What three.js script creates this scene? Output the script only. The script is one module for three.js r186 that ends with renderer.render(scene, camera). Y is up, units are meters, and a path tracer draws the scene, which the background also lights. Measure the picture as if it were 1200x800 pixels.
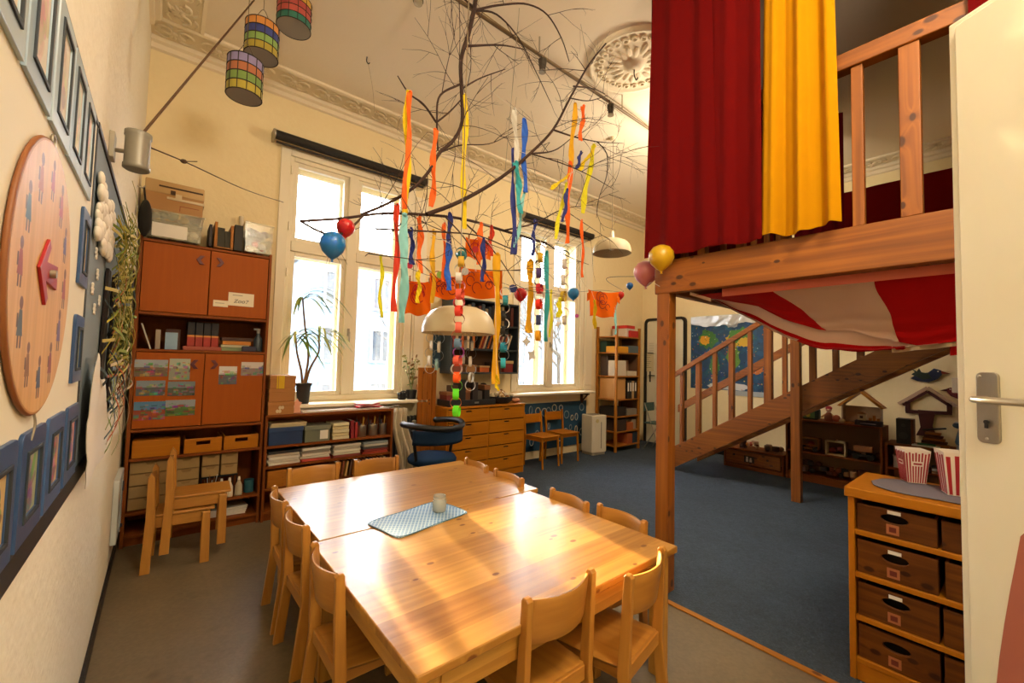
import * as THREE from 'three';
import { mergeGeometries, toCreasedNormals } from 'three/addons/utils/BufferGeometryUtils.js';
import { RoundedBoxGeometry } from 'three/addons/geometries/RoundedBoxGeometry.js';
import { RectAreaLightUniformsLib } from 'three/addons/lights/RectAreaLightUniformsLib.js';

RectAreaLightUniformsLib.init();
const scene = new THREE.Scene();
const renderer = new THREE.WebGLRenderer({ antialias: true });
renderer.toneMapping = THREE.LinearToneMapping;
renderer.toneMappingExposure = 0.515;
renderer.shadowMap.enabled = true;

// ---------- camera: a wide phone lens at 1.4 m, close to the left wall, looking right of the window wall ----------
const EYE = new THREE.Vector3(0, 1.4, 0);
const RIGHT = new THREE.Vector3(0.768565, 0.024865, 0.639288), UP = new THREE.Vector3(-0.049167, 0.998585, 0.02027), BACK = new THREE.Vector3(-0.637879, -0.047011, 0.7687);
const FOCAL = 493;
const camera = new THREE.PerspectiveCamera(78.109, 1.5, 0.02, 200);
camera.position.copy(EYE);
camera.quaternion.setFromRotationMatrix(new THREE.Matrix4().makeBasis(RIGHT, UP, BACK));
scene.add(camera);

// ---------- daylight: a bright hazy winter sky and a low sun behind the window wall ----------
scene.background = new THREE.Color(0.93, 0.97, 1.0);
scene.backgroundIntensity = 36;
const sun = new THREE.DirectionalLight(new THREE.Color(1.0, 0.77, 0.44), 66);
sun.position.set(1 + 0.11 * 30, 1 + 0.185 * 30, -2 - 30);
sun.target.position.set(1, 1, -2);
sun.castShadow = true; sun.shadow.radius = 1.6;
sun.shadow.mapSize.set(2048, 2048);
Object.assign(sun.shadow.camera, { left: -9, right: 9, top: 9, bottom: -9, near: 1, far: 60 });
scene.add(sun, sun.target);

// ---------- a photo pixel gives a direction; a known height, depth or side plane gives the point ----------
const V3 = (x, y, z) => new THREE.Vector3(x, y, z);
function ray(u, v) { return RIGHT.clone().multiplyScalar(u - 600).addScaledVector(UP, 400 - v).addScaledVector(BACK, -FOCAL); }
const atY = (u, v, y) => { const r = ray(u, v); return EYE.clone().addScaledVector(r, (y - EYE.y) / r.y); };
const atD = (u, v, d) => { const r = ray(u, v); return EYE.clone().addScaledVector(r, (-d - EYE.z) / r.z); };
const atX = (u, v, x) => { const r = ray(u, v); return EYE.clone().addScaledVector(r, (x - EYE.x) / r.x); };

// ---------- seeded randomness and noise ----------
function mulberry(a) { return () => { a |= 0; a = a + 0x6D2B79F5 | 0; let t = Math.imul(a ^ a >>> 15, 1 | a); t = t + Math.imul(t ^ t >>> 7, 61 | t) ^ t; return ((t ^ t >>> 14) >>> 0) / 4294967296; }; }
const rng = mulberry(20240211);
const rr = (a, b) => a + (b - a) * rng();
const pick = (a) => a[Math.floor(rng() * a.length) % a.length];
const hash = (x, y, s) => { let h = Math.imul(x, 374761393) + Math.imul(y, 668265263) + Math.imul(s, 974634777) | 0; h = Math.imul(h ^ h >>> 13, 1274126177); return ((h ^ h >>> 16) >>> 0) / 4294967296; };
function vnoise(u, v, fx, fy, s) {          // tiles with period 1
  const x = u * fx, y = v * fy, x0 = Math.floor(x), y0 = Math.floor(y), m = (n, f) => ((n % f) + f) % f;
  let a = x - x0, b = y - y0; a = a * a * (3 - 2 * a); b = b * b * (3 - 2 * b);
  const h = (i, j) => hash(m(x0 + i, fx), m(y0 + j, fy), s);
  return (h(0, 0) * (1 - a) + h(1, 0) * a) * (1 - b) + (h(0, 1) * (1 - a) + h(1, 1) * a) * b;
}
function fbm(u, v, fx, fy, oct, s) { let r = 0, w = 0.5, t = 0; for (let i = 0; i < oct; i++) { r += w * vnoise(u, v, fx, fy, s + i * 17); t += w; w *= 0.5; fx *= 2; fy *= 2; } return r / t; }

// ---------- textures ----------
function dataTex(w, h, fn, sizeX, sizeY, srgb = true) {
  const d = new Uint8Array(w * h * 4);
  for (let j = 0; j < h; j++) for (let i = 0; i < w; i++) {
    const c = fn(i / w, j / h), k = (j * w + i) * 4;
    if (typeof c === 'number') d[k] = d[k + 1] = d[k + 2] = Math.max(0, Math.min(255, c * 255));
    else { d[k] = Math.max(0, Math.min(255, c[0])); d[k + 1] = Math.max(0, Math.min(255, c[1])); d[k + 2] = Math.max(0, Math.min(255, c[2])); }
    d[k + 3] = 255;
  }
  const t = new THREE.DataTexture(d, w, h, THREE.RGBAFormat);
  t.wrapS = t.wrapT = THREE.RepeatWrapping; t.magFilter = THREE.LinearFilter; t.minFilter = THREE.LinearMipmapLinearFilter; t.generateMipmaps = true;
  if (srgb) t.colorSpace = THREE.SRGBColorSpace;
  t.repeat.set(1 / sizeX, 1 / sizeY); t.needsUpdate = true;
  return t;
}
const mix3 = (a, b, t) => [a[0] + (b[0] - a[0]) * t, a[1] + (b[1] - a[1]) * t, a[2] + (b[2] - a[2]) * t];
// grain runs along u; optional staves across v and knots
function woodTex(w, h, sx, sy, light, dark, { fine = 60, seed = 1, staves = 0, knots = 0, knotSize = 1, knotCol = [90, 45, 18], contrast = 1 } = {}) {
  const ks = []; const r = mulberry(seed * 7919);
  for (let i = 0; i < knots; i++) ks.push([r(), r(), (0.004 + r() * 0.007) * knotSize]);
  return dataTex(w, h, (u, v) => {
    let warp = (fbm(u, v, 3, 6, 3, seed) - 0.5) * 0.12, kd = 0, near = 0;
    for (const [ku, kv, kr] of ks) {
      let du = u - ku; du -= Math.round(du); let dv = v - kv; dv -= Math.round(dv);
      du *= sx; dv *= sy; const R = kr;
      const q = Math.sqrt(du * du * 0.35 + dv * dv) / R;
      if (q < 5) near += Math.exp(-q * q * 0.25) * 0.05 * Math.sign(dv || 1);
      if (q < 1.25) kd = Math.max(kd, Math.min(1, (1.25 - q) * 2.2));
    }
    const s = staves ? Math.floor(v * staves) : 0;
    const off = staves ? hash(s, 3, seed) : 0;
    let g = fbm(u + off, v + warp * 0.3 + near, 2, fine, 4, seed + 5);
    const ringv = Math.sin((v * sy * 130 + warp * 60 + near * 120 + off * 40)) * 0.5 + 0.5;
    let t = 0.62 * g + 0.26 * ringv * fbm(u, v, 4, 8, 2, seed + 9) + (staves ? (hash(s, 9, seed) - 0.5) * 0.45 : 0) + (fbm(u, v, 3, 3, 3, seed + 31) - 0.5) * 0.35;
    t = 0.5 + (t - 0.42) * contrast;
    let c = mix3(light, dark, Math.max(0, Math.min(1, t)));
    if (kd) c = mix3(c, knotCol, kd * 0.85);
    return c;
  }, sx, sy);
}
const noiseBump = (n, fx, oct, size, seed) => dataTex(n, n, (u, v) => fbm(u, v, fx, fx, oct, seed), size, size, false);

// ---------- materials ----------
const S = (o) => new THREE.MeshStandardMaterial(o);
const PH = (o) => new THREE.MeshPhysicalMaterial(o);
const plain = {};
function paint(hex, rough = 0.6, extra) { const k = hex + '_' + rough; if (!extra && plain[k]) return plain[k]; const m = S({ color: hex, roughness: rough, side: THREE.DoubleSide, ...extra }); if (!extra) plain[k] = m; return m; }

const plasterBump = noiseBump(256, 24, 5, 0.6, 41);
const wallTex = dataTex(512, 512, (u, v) => { const a = fbm(u, v, 4, 4, 5, 3), b = fbm(u, v, 60, 60, 2, 8); return mix3([240, 220, 172], [246, 230, 188], 0.6 * a + 0.4 * b); }, 2.2, 2.2);
const ceilTex = dataTex(256, 256, (u, v) => mix3([234, 220, 196], [241, 229, 208], fbm(u, v, 3, 3, 5, 12)), 3, 3);
const M = {};
M.wall = S({ map: wallTex, roughness: 0.9, bumpMap: plasterBump, bumpScale: 0.0016 });
M.wallWhite = S({ map: dataTex(256, 256, (u, v) => mix3([238, 230, 208], [245, 238, 220], 0.5 * fbm(u, v, 5, 5, 5, 5) + 0.5 * fbm(u, v, 50, 50, 2, 6)), 1.5, 1.5), roughness: 0.85, bumpMap: plasterBump, bumpScale: 0.0025 });
M.ceiling = S({ map: ceilTex, roughness: 0.95, bumpMap: plasterBump, bumpScale: 0.001 });
M.stucco = S({ color: '#ecdfc4', roughness: 0.9, side: THREE.DoubleSide });
M.lino = PH({ map: dataTex(512, 512, (u, v) => { const a = fbm(u, v, 5, 5, 6, 21), b = fbm(u, v, 120, 120, 2, 25), s = fbm(u, v, 14, 14, 3, 27); let c = mix3([98, 86, 68], [130, 116, 92], 0.55 * a + 0.45 * b); if (s > 0.7) c = mix3(c, [80, 68, 52], (s - 0.7) * 2.4); return c; }, 1.6, 1.6), roughness: 0.42, bumpMap: noiseBump(256, 60, 3, 0.4, 23), bumpScale: 0.0004 });
M.carpet = S({ map: dataTex(512, 512, (u, v) => { const a = fbm(u, v, 200, 200, 2, 61), b = fbm(u, v, 6, 6, 5, 64), c = fbm(u, v, 40, 40, 3, 66); return mix3([32, 42, 54], [72, 89, 107], 0.5 * a + 0.22 * b + 0.28 * c); }, 1.3, 1.3), roughness: 1, bumpMap: noiseBump(256, 100, 2, 0.5, 67), bumpScale: 0.004 });
M.pineTable = PH({ map: woodTex(768, 768, 1.3, 1.0, [204, 152, 70], [152, 98, 30], { fine: 70, seed: 11, staves: 11, knots: 24, knotSize: 1.0, contrast: 1.2, knotCol: [112, 58, 12] }), roughness: 0.36, clearcoat: 0.55, clearcoatRoughness: 0.2 });
M.pineTable2 = M.pineTable.clone(); M.pineTable2.map = woodTex(768, 768, 1.3, 1.0, [204, 152, 70], [152, 98, 30], { fine: 70, seed: 19, staves: 11, knots: 22, knotSize: 1.0, contrast: 1.2, knotCol: [112, 58, 12] });
M.beech = PH({ map: woodTex(384, 384, 0.5, 0.5, [204, 150, 66], [158, 98, 32], { fine: 40, seed: 5, contrast: 0.8 }), roughness: 0.42, clearcoat: 0.25, clearcoatRoughness: 0.35, side: THREE.DoubleSide });
M.loft = PH({ map: woodTex(768, 256, 1.6, 0.5, [172, 102, 24], [98, 48, 5], { fine: 34, seed: 8, knots: 20, knotSize: 1.25, contrast: 1.25, knotCol: [58, 22, 1] }), roughness: 0.5, clearcoat: 0.2, clearcoatRoughness: 0.4, side: THREE.DoubleSide });
M.knotty = PH({ specularIntensity: 0.5, map: woodTex(512, 256, 1.0, 0.35, [172, 104, 28], [110, 56, 8], { fine: 26, seed: 14, knots: 7, contrast: 1.1, knotCol: [70, 28, 10] }), roughness: 0.5, side: THREE.DoubleSide });
M.laminate = PH({ specularIntensity: 0.5, map: woodTex(384, 256, 0.9, 0.6, [172, 88, 6], [146, 68, 2], { fine: 50, seed: 16, contrast: 0.6 }), roughness: 0.6, side: THREE.DoubleSide });
M.carcass = PH({ specularIntensity: 0.5, map: woodTex(512, 256, 0.9, 0.4, [144, 76, 14], [104, 50, 7], { fine: 40, seed: 18, contrast: 0.7 }), roughness: 0.62, side: THREE.DoubleSide });
M.drawer = PH({ specularIntensity: 0.5, map: woodTex(384, 256, 0.8, 0.5, [192, 124, 22], [158, 92, 10], { fine: 60, seed: 22, contrast: 0.6 }), roughness: 0.42, side: THREE.DoubleSide });
M.crate = PH({ specularIntensity: 0.5, map: woodTex(512, 256, 0.7, 0.4, [120, 68, 18], [66, 32, 5], { fine: 30, seed: 26, knots: 6, contrast: 1.15, knotCol: [48, 20, 8] }), roughness: 0.55, side: THREE.DoubleSide });
M.shelfPine = PH({ specularIntensity: 0.5, map: woodTex(512, 256, 0.8, 0.4, [184, 122, 42], [144, 82, 20], { fine: 36, seed: 29, knots: 3 }), roughness: 0.5, side: THREE.DoubleSide });
M.cream = S({ color: '#f0e6cb', roughness: 0.42, side: THREE.DoubleSide });
M.doorPaint = PH({ map: dataTex(256, 256, (u, v) => mix3([232, 226, 200], [238, 233, 210], fbm(u, v, 6, 6, 4, 51)), 1, 1), roughness: 0.35, clearcoat: 0.3, clearcoatRoughness: 0.3, side: THREE.DoubleSide });
M.glass = PH({ color: '#ffffff', roughness: 0.02, transmission: 1, thickness: 0, ior: 1.5 });
M.black = paint('#161313', 0.55); M.darkBlueGrey = paint('#28323c', 0.6);
M.metal = S({ color: '#b9b6ac', roughness: 0.32, metalness: 0.9 });
M.steel = S({ color: '#a49d8e', roughness: 0.38, metalness: 0.85 });
M.paperWhite = paint('#efeade', 0.85); M.card = S({ map: woodTex(256, 256, 0.5, 0.5, [186, 132, 78], [164, 110, 60], { fine: 90, seed: 33, contrast: 0.4 }), roughness: 0.85, side: THREE.DoubleSide });
const weave = dataTex(128, 128, (u, v) => 0.5 + 0.25 * Math.sin(u * 6.2832 * 32) + 0.25 * Math.sin(v * 6.2832 * 32), 0.08, 0.08, false);
function cloth(hex, thru = 0) { return PH({ color: hex, roughness: 0.95, specularIntensity: 0.25, bumpMap: weave, bumpScale: 0.0003, side: THREE.DoubleSide, transmission: thru, thickness: 0 }); }
M.clearPlastic = PH({ color: '#f3f3ee', roughness: 0.12, transmission: 0.93, thickness: 0, side: THREE.DoubleSide });

// ---------- geometry helpers ----------
const flat = (g) => { if (g.index) g = g.toNonIndexed(); for (const k of Object.keys(g.attributes)) if (!['position', 'normal', 'uv'].includes(k)) g.deleteAttribute(k); if (!g.attributes.uv) g.setAttribute('uv', new THREE.Float32BufferAttribute(new Float32Array(g.attributes.position.count * 2), 2)); if (!g.attributes.normal) g.computeVertexNormals(); return g; };
// uv in metres, u along the longest side of the piece
let grainSeed = 0;
function metric(g, along) {
  g = flat(g); g.computeBoundingBox(); const b = g.boundingBox, d = [b.max.x - b.min.x, b.max.y - b.min.y, b.max.z - b.min.z];
  const p = g.attributes.position, n = g.attributes.normal, uv = new Float32Array(p.count * 2), ou = hash(grainSeed, 1, 5) * 3, ov = hash(grainSeed++, 2, 5) * 3;
  for (let i = 0; i < p.count; i++) {
    const q = [p.getX(i), p.getY(i), p.getZ(i)], m = [Math.abs(n.getX(i)), Math.abs(n.getY(i)), Math.abs(n.getZ(i))];
    const a = m[0] > m[1] && m[0] > m[2] ? 0 : m[1] > m[2] ? 1 : 2; let [e, f] = [0, 1, 2].filter((k) => k !== a);
    if (along !== undefined ? f === along : d[f] > d[e]) [e, f] = [f, e];
    uv[2 * i] = q[e] + ou; uv[2 * i + 1] = q[f] + ov;
  }
  g.setAttribute('uv', new THREE.BufferAttribute(uv, 2)); return g;
}
function box(w, h, d, x = 0, y = 0, z = 0, r) {          // centred box; r rounds or chamfers the edges
  const g = r ? new RoundedBoxGeometry(w, h, d, 2, Math.min(r, w / 2.01, h / 2.01, d / 2.01)) : new THREE.BoxGeometry(w, h, d);
  g.translate(x, y, z); return g;
}
const bx = (x0, x1, y0, y1, z0, z1, r) => box(Math.abs(x1 - x0), Math.abs(y1 - y0), Math.abs(z1 - z0), (x0 + x1) / 2, (y0 + y1) / 2, (z0 + z1) / 2, r);
const cyl = (r0, r1, h, x = 0, y = 0, z = 0, seg = 20, open = false) => new THREE.CylinderGeometry(r1, r0, h, seg, 1, open).translate(x, y, z);   // r0 bottom
const sph = (r, x = 0, y = 0, z = 0, sx = 1, sy = 1, sz = 1, ws = 20, hs = 14) => new THREE.SphereGeometry(r, ws, hs).scale(sx, sy, sz).translate(x, y, z);
const lathe = (pts, seg = 28) => new THREE.LatheGeometry(pts.map(([a, b]) => new THREE.Vector2(a, b)), seg);
function tube(pts, r, seg, rad = 6, closed = false) { const c = new THREE.CatmullRomCurve3(pts.map((p) => p.isVector3 ? p : V3(...p)), closed); return new THREE.TubeGeometry(c, seg ?? Math.max(4, pts.length * 4), r, rad, closed); }
function rod(a, b, r, seg = 8, r2 = r) { const A = a.isVector3 ? a : V3(...a), B = b.isVector3 ? b : V3(...b), d = B.clone().sub(A), g = new THREE.CylinderGeometry(r2, r, d.length(), seg, 1); g.applyQuaternion(new THREE.Quaternion().setFromUnitVectors(V3(0, 1, 0), d.clone().normalize())); const m = A.add(B).multiplyScalar(0.5); return g.translate(m.x, m.y, m.z); }
function taperTube(pts, r0, r1, rad = 6, seg) {          // a limb that thins towards its end
  const c = new THREE.CatmullRomCurve3(pts), n = seg ?? pts.length * 3, g = new THREE.TubeGeometry(c, n, 1, rad), p = g.attributes.position, q = V3();
  for (let i = 0; i <= n; i++) { const o = c.getPointAt(i / n), r = r0 + (r1 - r0) * i / n; for (let j = 0; j <= rad; j++) { const k = i * (rad + 1) + j; q.fromBufferAttribute(p, k).sub(o).multiplyScalar(r).add(o); p.setXYZ(k, q.x, q.y, q.z); } }
  return g;
}
function extr(pts, depth, bevel = 0, holes) {            // outline in x,y; thickness along +z from 0
  const s = pts instanceof THREE.Shape ? pts : new THREE.Shape(pts.map(([a, b]) => new THREE.Vector2(a, b)));
  if (holes) for (const h of holes) s.holes.push(new THREE.Path(h.map(([a, b]) => new THREE.Vector2(a, b))));
  return new THREE.ExtrudeGeometry(s, { depth: depth - 2 * bevel, bevelEnabled: bevel > 0, bevelSize: bevel, bevelThickness: bevel, bevelOffset: -bevel, bevelSegments: 2, curveSegments: 10 }).translate(0, 0, bevel);
}
const rot = (g, x = 0, y = 0, z = 0) => { if (x) g.rotateX(x); if (y) g.rotateY(y); if (z) g.rotateZ(z); return g; };
const mv = (g, x, y, z) => g.translate(x, y, z);
// a thin curved sheet from a function of (s,t) in 0..1, given real thickness
function sheet(fn, ns, nt, th = 0.002) {
  const pos = [], uv = [], idx = [], P = [], N = [];
  for (let j = 0; j <= nt; j++) for (let i = 0; i <= ns; i++) P.push(fn(i / ns, j / nt));
  const at = (i, j) => P[Math.max(0, Math.min(nt, j)) * (ns + 1) + Math.max(0, Math.min(ns, i))];
  for (let j = 0; j <= nt; j++) for (let i = 0; i <= ns; i++) N.push(at(i + 1, j).clone().sub(at(i - 1, j)).cross(at(i, j + 1).clone().sub(at(i, j - 1))).normalize());
  for (const side of [1, -1]) for (let k = 0; k < P.length; k++) { const q = P[k].clone().addScaledVector(N[k], side * th / 2); pos.push(q.x, q.y, q.z); uv.push((k % (ns + 1)) / ns, Math.floor(k / (ns + 1)) / nt); }
  const o = P.length, I = (i, j) => j * (ns + 1) + i;
  for (let j = 0; j < nt; j++) for (let i = 0; i < ns; i++) { const a = I(i, j), b = I(i + 1, j), c = I(i + 1, j + 1), d = I(i, j + 1); idx.push(a, b, c, a, c, d, o + a, o + c, o + b, o + a, o + d, o + c); }
  const edge = (a, b) => idx.push(a, o + a, o + b, a, o + b, b);
  for (let i = 0; i < ns; i++) { edge(I(i, 0), I(i + 1, 0)); edge(I(i + 1, nt), I(i, nt)); }
  for (let j = 0; j < nt; j++) { edge(I(0, j + 1), I(0, j)); edge(I(ns, j), I(ns, j + 1)); }
  const g = new THREE.BufferGeometry(); g.setAttribute('position', new THREE.Float32BufferAttribute(pos, 3)); g.setAttribute('uv', new THREE.Float32BufferAttribute(uv, 2)); g.setIndex(idx); g.computeVertexNormals(); return g;
}

// ---------- things, parts, setting ----------
const taken = new Map();
function numbered(n) { const k = taken.get(n) ?? 0; taken.set(n, k + 1); return k ? n + '_' + String(k).padStart(3, '0') : n; }
function mesh(name, geos, mat, parent, { wood, along, label } = {}) {
  let list = (Array.isArray(geos) ? geos : [geos]);
  list = list.map((g) => wood ? metric(g, along) : flat(g));
  const g = list.length > 1 ? mergeGeometries(list, false) : list[0];
  const m = new THREE.Mesh(g, mat); m.name = name; m.castShadow = m.receiveShadow = true; if (label) m.userData.label = label; parent.add(m); return m;
}
function thing(name, label, category, [x, y, z] = [0, 0, 0], turn = 0, group) {
  const o = new THREE.Group(); o.name = numbered(name); scene.add(o); o.position.set(x, y, z); o.rotation.y = turn; o.userData = { label, category }; if (group) o.userData.group = group; return o;
}
function part(parent, name, geos, mat, opt) { return mesh(name, geos, mat, parent, opt); }
const woody = (parent, name, geos, mat, along, label) => mesh(name, geos, mat, parent, { wood: true, along, label });
function solo(name, label, category, geos, mat, pos = [0, 0, 0], turn = 0, group, opt) {      // a thing that is one mesh
  const m = mesh(numbered(name), geos, mat, scene, opt); m.position.set(...pos); m.rotation.y = turn; m.userData = { label, category }; if (group) m.userData.group = group; return m;
}
function struct(name, geos, mat, opt) { const m = mesh(name, geos, mat, scene, { wood: true, ...opt }); m.userData.kind = 'structure'; return m; }
function structGroup(name, pos = [0, 0, 0]) { const o = new THREE.Group(); o.name = name; o.position.set(...pos); o.userData.kind = 'structure'; scene.add(o); return o; }
function copy(o, [x, y, z], turn, label, group) { const c = o.clone(); c.name = numbered(o.name.replace(/_\d{3}$/, '')); c.position.set(x, y, z); c.rotation.y = turn; c.userData = { ...o.userData }; if (label) c.userData.label = label; if (group) c.userData.group = group; scene.add(c); return c; }
function canvasTex(w, h, draw) { const c = document.createElement('canvas'); c.width = w; c.height = h; draw(c.getContext('2d'), w, h); const t = new THREE.CanvasTexture(c); t.colorSpace = THREE.SRGBColorSpace; return t; }
// a flat print: a thin slab whose front face (towards +z) carries the picture
function print(name, w, h, tex, parent, th = 0.003, edge = '#efe9dc') {
  const g = new THREE.BoxGeometry(w, h, th); const m = new THREE.Mesh(g, [0, 1, 2, 3, 4, 5].map((k) => k === 4 ? S({ map: tex, roughness: 0.6 }) : paint(edge, 0.8)));
  m.name = name; m.castShadow = m.receiveShadow = true; parent.add(m); return m;
}
const WL = -0.194, WR = 6.9, WZ = -4.5, WN = 0.78, CH = 4.0;     // left, right, window and near wall, ceiling height
// =====================================================  THE ROOM  =====================================================
struct('floor', [bx(-0.6, 7.3, -0.2, 0, -4.9, 3.2)], M.lino);
{
  const c = structGroup('floor_carpet');
  mesh('carpet', [bx(2.39, WR, 0, 0.006, WZ, WN), bx(2.19, 2.39, 0, 0.006, WZ, -3.1)], M.carpet, c, { wood: true });
}
struct('trim_1', [bx(2.352, 2.39, 0, 0.009, -3.1, WN, 0.004)], M.shelfPine);
struct('wall_left', [bx(WL - 0.3, WL, 0, CH, -4.9, WN + 2.4)], M.wallWhite);
struct('wall_right', [bx(WR, WR + 0.3, 0, CH, -4.9, WN + 0.2)], M.wall);
struct('baseboard_left', [bx(WL, WL + 0.012, 0, 0.065, -4.1, WN, 0.003)], M.black);
struct('baseboard_right', [bx(WR - 0.012, WR, 0.006, 0.09, -3.5, WN, 0.003)], M.black);
struct('ceiling', [bx(-0.5, 7.2, CH, CH + 0.25, -4.9, WN + 2.4)], M.ceiling);
const WIN = [{ x0: 0.86, x1: 2.12, y0: 0.96, y1: 3.36 }, { x0: 3.8, x1: 5.14, y0: 0.98, y1: 3.36 }];
{
  const [a, b] = WIN, z0 = WZ - 0.4, z1 = WZ;
  struct('wall_window', [bx(-0.5, a.x0, 0, CH, z0, z1), bx(a.x1, b.x0, 0, CH, z0, z1), bx(b.x1, 7.2, 0, CH, z0, z1),
    bx(a.x0, a.x1, 0, a.y0, z0, z1), bx(b.x0, b.x1, 0, b.y0, z0, z1), bx(a.x0, a.x1, a.y1, CH, z0, z1), bx(b.x0, b.x1, b.y1, CH, z0, z1)], M.wall);
}
// near wall behind the photographer, with the doorway that the white door belongs to, and the hall beyond it
struct('wall_near', [bx(1.3, 7.2, 0, CH, WN, WN + 0.2), bx(WL, 1.3, 2.42, CH, WN, WN + 0.2)], M.wall);
struct('wall_hall_right', [bx(1.9, 2.1, 0, CH, WN + 0.2, 3.2)], M.wallWhite);
struct('wall_hall_end', [bx(-0.6, 2.1, 0, CH, 3.0, 3.2)], M.wallWhite);

// windows: old double casements, each with four sashes in two layers
function makeWindow(n, w) {
  const g = structGroup('window_' + n), { x0, x1, y0, y1 } = w, cx = (x0 + x1) / 2, ty = 2.47;
  for (const [za, zb, f, mw, s] of [[WZ - 0.075, WZ - 0.005, 0.05, 0.05, 0.042], [WZ - 0.34, WZ - 0.29, 0.025, 0.032, 0.026]]) {
    mesh('window_frame', [bx(x0, x0 + f, y0, y1, za, zb, 0.006), bx(x1 - f, x1, y0, y1, za, zb, 0.006), bx(x0 + f, x1 - f, y1 - f, y1, za, zb, 0.006), bx(x0 + f, x1 - f, y0, y0 + f, za, zb, 0.006)], M.cream, g);
    mesh('mullion', bx(cx - mw, cx + mw, y0 + f, y1 - f, za - 0.005, zb + 0.012, 0.01), M.cream, g);
    mesh('transom', [bx(x0 + f, cx - mw, ty - mw, ty + mw, za, zb + 0.008, 0.01), bx(cx + mw, x1 - f, ty - mw, ty + mw, za, zb + 0.008, 0.01)], M.cream, g);
    for (const [sa, sb] of [[x0 + f, cx - mw], [cx + mw, x1 - f]]) for (const [ya, yb] of [[y0 + f, ty - mw], [ty + mw, y1 - f]]) {
      const zc = (za + zb) / 2;
      const sash = mesh('sash', [bx(sa, sa + s, ya, yb, zc - 0.02, zc + 0.022, 0.005), bx(sb - s, sb, ya, yb, zc - 0.02, zc + 0.022, 0.005), bx(sa + s, sb - s, ya, ya + s, zc - 0.02, zc + 0.022, 0.005), bx(sa + s, sb - s, yb - s, yb, zc - 0.02, zc + 0.022, 0.005)], M.cream, g);
      mesh('pane', bx(sa + s, sb - s, ya + s, yb - s, zc - 0.0015, zc + 0.0015), M.glass, sash);
    }
  }
  // casing around the opening, handle and hinges
  const t = 0.075;
  mesh('casing', [bx(x0 - t, x0 + 0.012, y0, y1 + t, WZ, WZ + 0.022, 0.006), bx(x1 - 0.012, x1 + t, y0, y1 + t, WZ, WZ + 0.022, 0.006), bx(x0 + 0.012, x1 - 0.012, y1 - 0.012, y1 + t, WZ, WZ + 0.022, 0.006)], M.cream, g);
  mesh('window_handle', [bx(cx - 0.012, cx + 0.012, 1.62, 1.7, WZ + 0.005, WZ + 0.02, 0.004), rod([cx, 1.66, WZ + 0.01], [cx, 1.66, WZ + 0.05], 0.007), rod([cx, 1.66, WZ + 0.048], [cx, 1.56, WZ + 0.048], 0.008)], M.steel, g);
  for (const hx of [x0 + 0.02, x1 - 0.02]) for (const hy of [1.15, 2.2, 2.65, 3.2]) mesh('hinge', [cyl(0.008, 0.008, 0.07, hx, hy, WZ + 0.025, 8), sph(0.008, hx, hy + 0.04, WZ + 0.025, 1, 1, 1, 8, 6)], M.cream, g);
}
makeWindow(1, WIN[0]); makeWindow(2, WIN[1]);
mesh('window_sill', bx(0.72, 2.33, 0.915, 0.95, WZ, WZ + 0.24, 0.012), M.cream, structGroup('trim_2'));
mesh('window_sill', bx(3.6, 5.3, 0.93, 0.965, WZ, WZ + 0.22, 0.012), M.cream, structGroup('trim_3'));
mesh('panel_board', [bx(2.2, 2.36, 0.95, 3.3, WZ, WZ + 0.03, 0.006), bx(2.225, 2.335, 1.05, 3.2, WZ + 0.03, WZ + 0.042, 0.005)], M.cream, structGroup('trim_4'));
mesh('panel_board', [bx(5.22, 5.42, 0.965, 3.3, WZ, WZ + 0.03, 0.006), bx(5.25, 5.39, 1.05, 3.2, WZ + 0.03, WZ + 0.042, 0.005)], M.cream, structGroup('trim_5'));

// stucco cornice: a moulded band on the ceiling edge with repeated leaf ornaments
function leafOrnament() {
  const gs = [];
  for (const s of [-1, 1]) {
    const sp = []; for (let i = 0; i <= 14; i++) { const a = i / 14 * Math.PI * 2.6, r = 0.055 * (1 - i / 17); sp.push(V3(s * (0.062 + r * Math.cos(a)), 0, r * Math.sin(a) * 0.9 + 0.01)); }
    gs.push(taperTube(sp, 0.013, 0.006, 6, 20));
    gs.push(taperTube([V3(s * 0.02, 0, -0.07), V3(s * 0.07, 0, -0.09), V3(s * 0.125, 0, -0.06)], 0.014, 0.004, 6, 8));
    gs.push(taperTube([V3(s * 0.02, 0, 0.07), V3(s * 0.06, 0, 0.1), V3(s * 0.12, 0, 0.085)], 0.012, 0.004, 6, 8));
  }
  for (let k = 0; k < 5; k++) { const a = (k - 2) * 0.5; gs.push(rot(sph(0.024, 0, 0, -0.05, 0.55, 0.5, 1.5, 8, 6), 0, a, 0)); }
  gs.push(sph(0.022, 0, 0, 0, 1, 0.7, 1, 10, 8));
  return mergeGeometries(gs.map(flat), false);
}
const leafGeo = leafOrnament();
function cornice(name, len, place) {      // built along +x, wall at z=0, room towards +z; ceiling at y=0
  const g = structGroup(name); place(g);
  mesh('moulding', [mv(rot(extr([[0, 0], [0.33, 0], [0.33, -0.022], [0.305, -0.03], [0.3, -0.018], [0.07, -0.018], [0.06, -0.05], [0.03, -0.062], [0.025, -0.1], [0, -0.11]], len, 0), 0, -Math.PI / 2, 0), len, 0, 0)], M.stucco, g);
  const n = Math.max(1, Math.round(len / 0.3));
  for (let i = 0; i < n; i++) { const m = new THREE.Mesh(leafGeo, M.stucco); m.name = 'leaf_ornament'; m.position.set((i + 0.5) * len / n, -0.02, 0.185); m.castShadow = m.receiveShadow = true; g.add(m); }
  return g;
}
cornice('trim_6', WR - WL, (g) => g.position.set(WL, CH, WZ));
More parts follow.
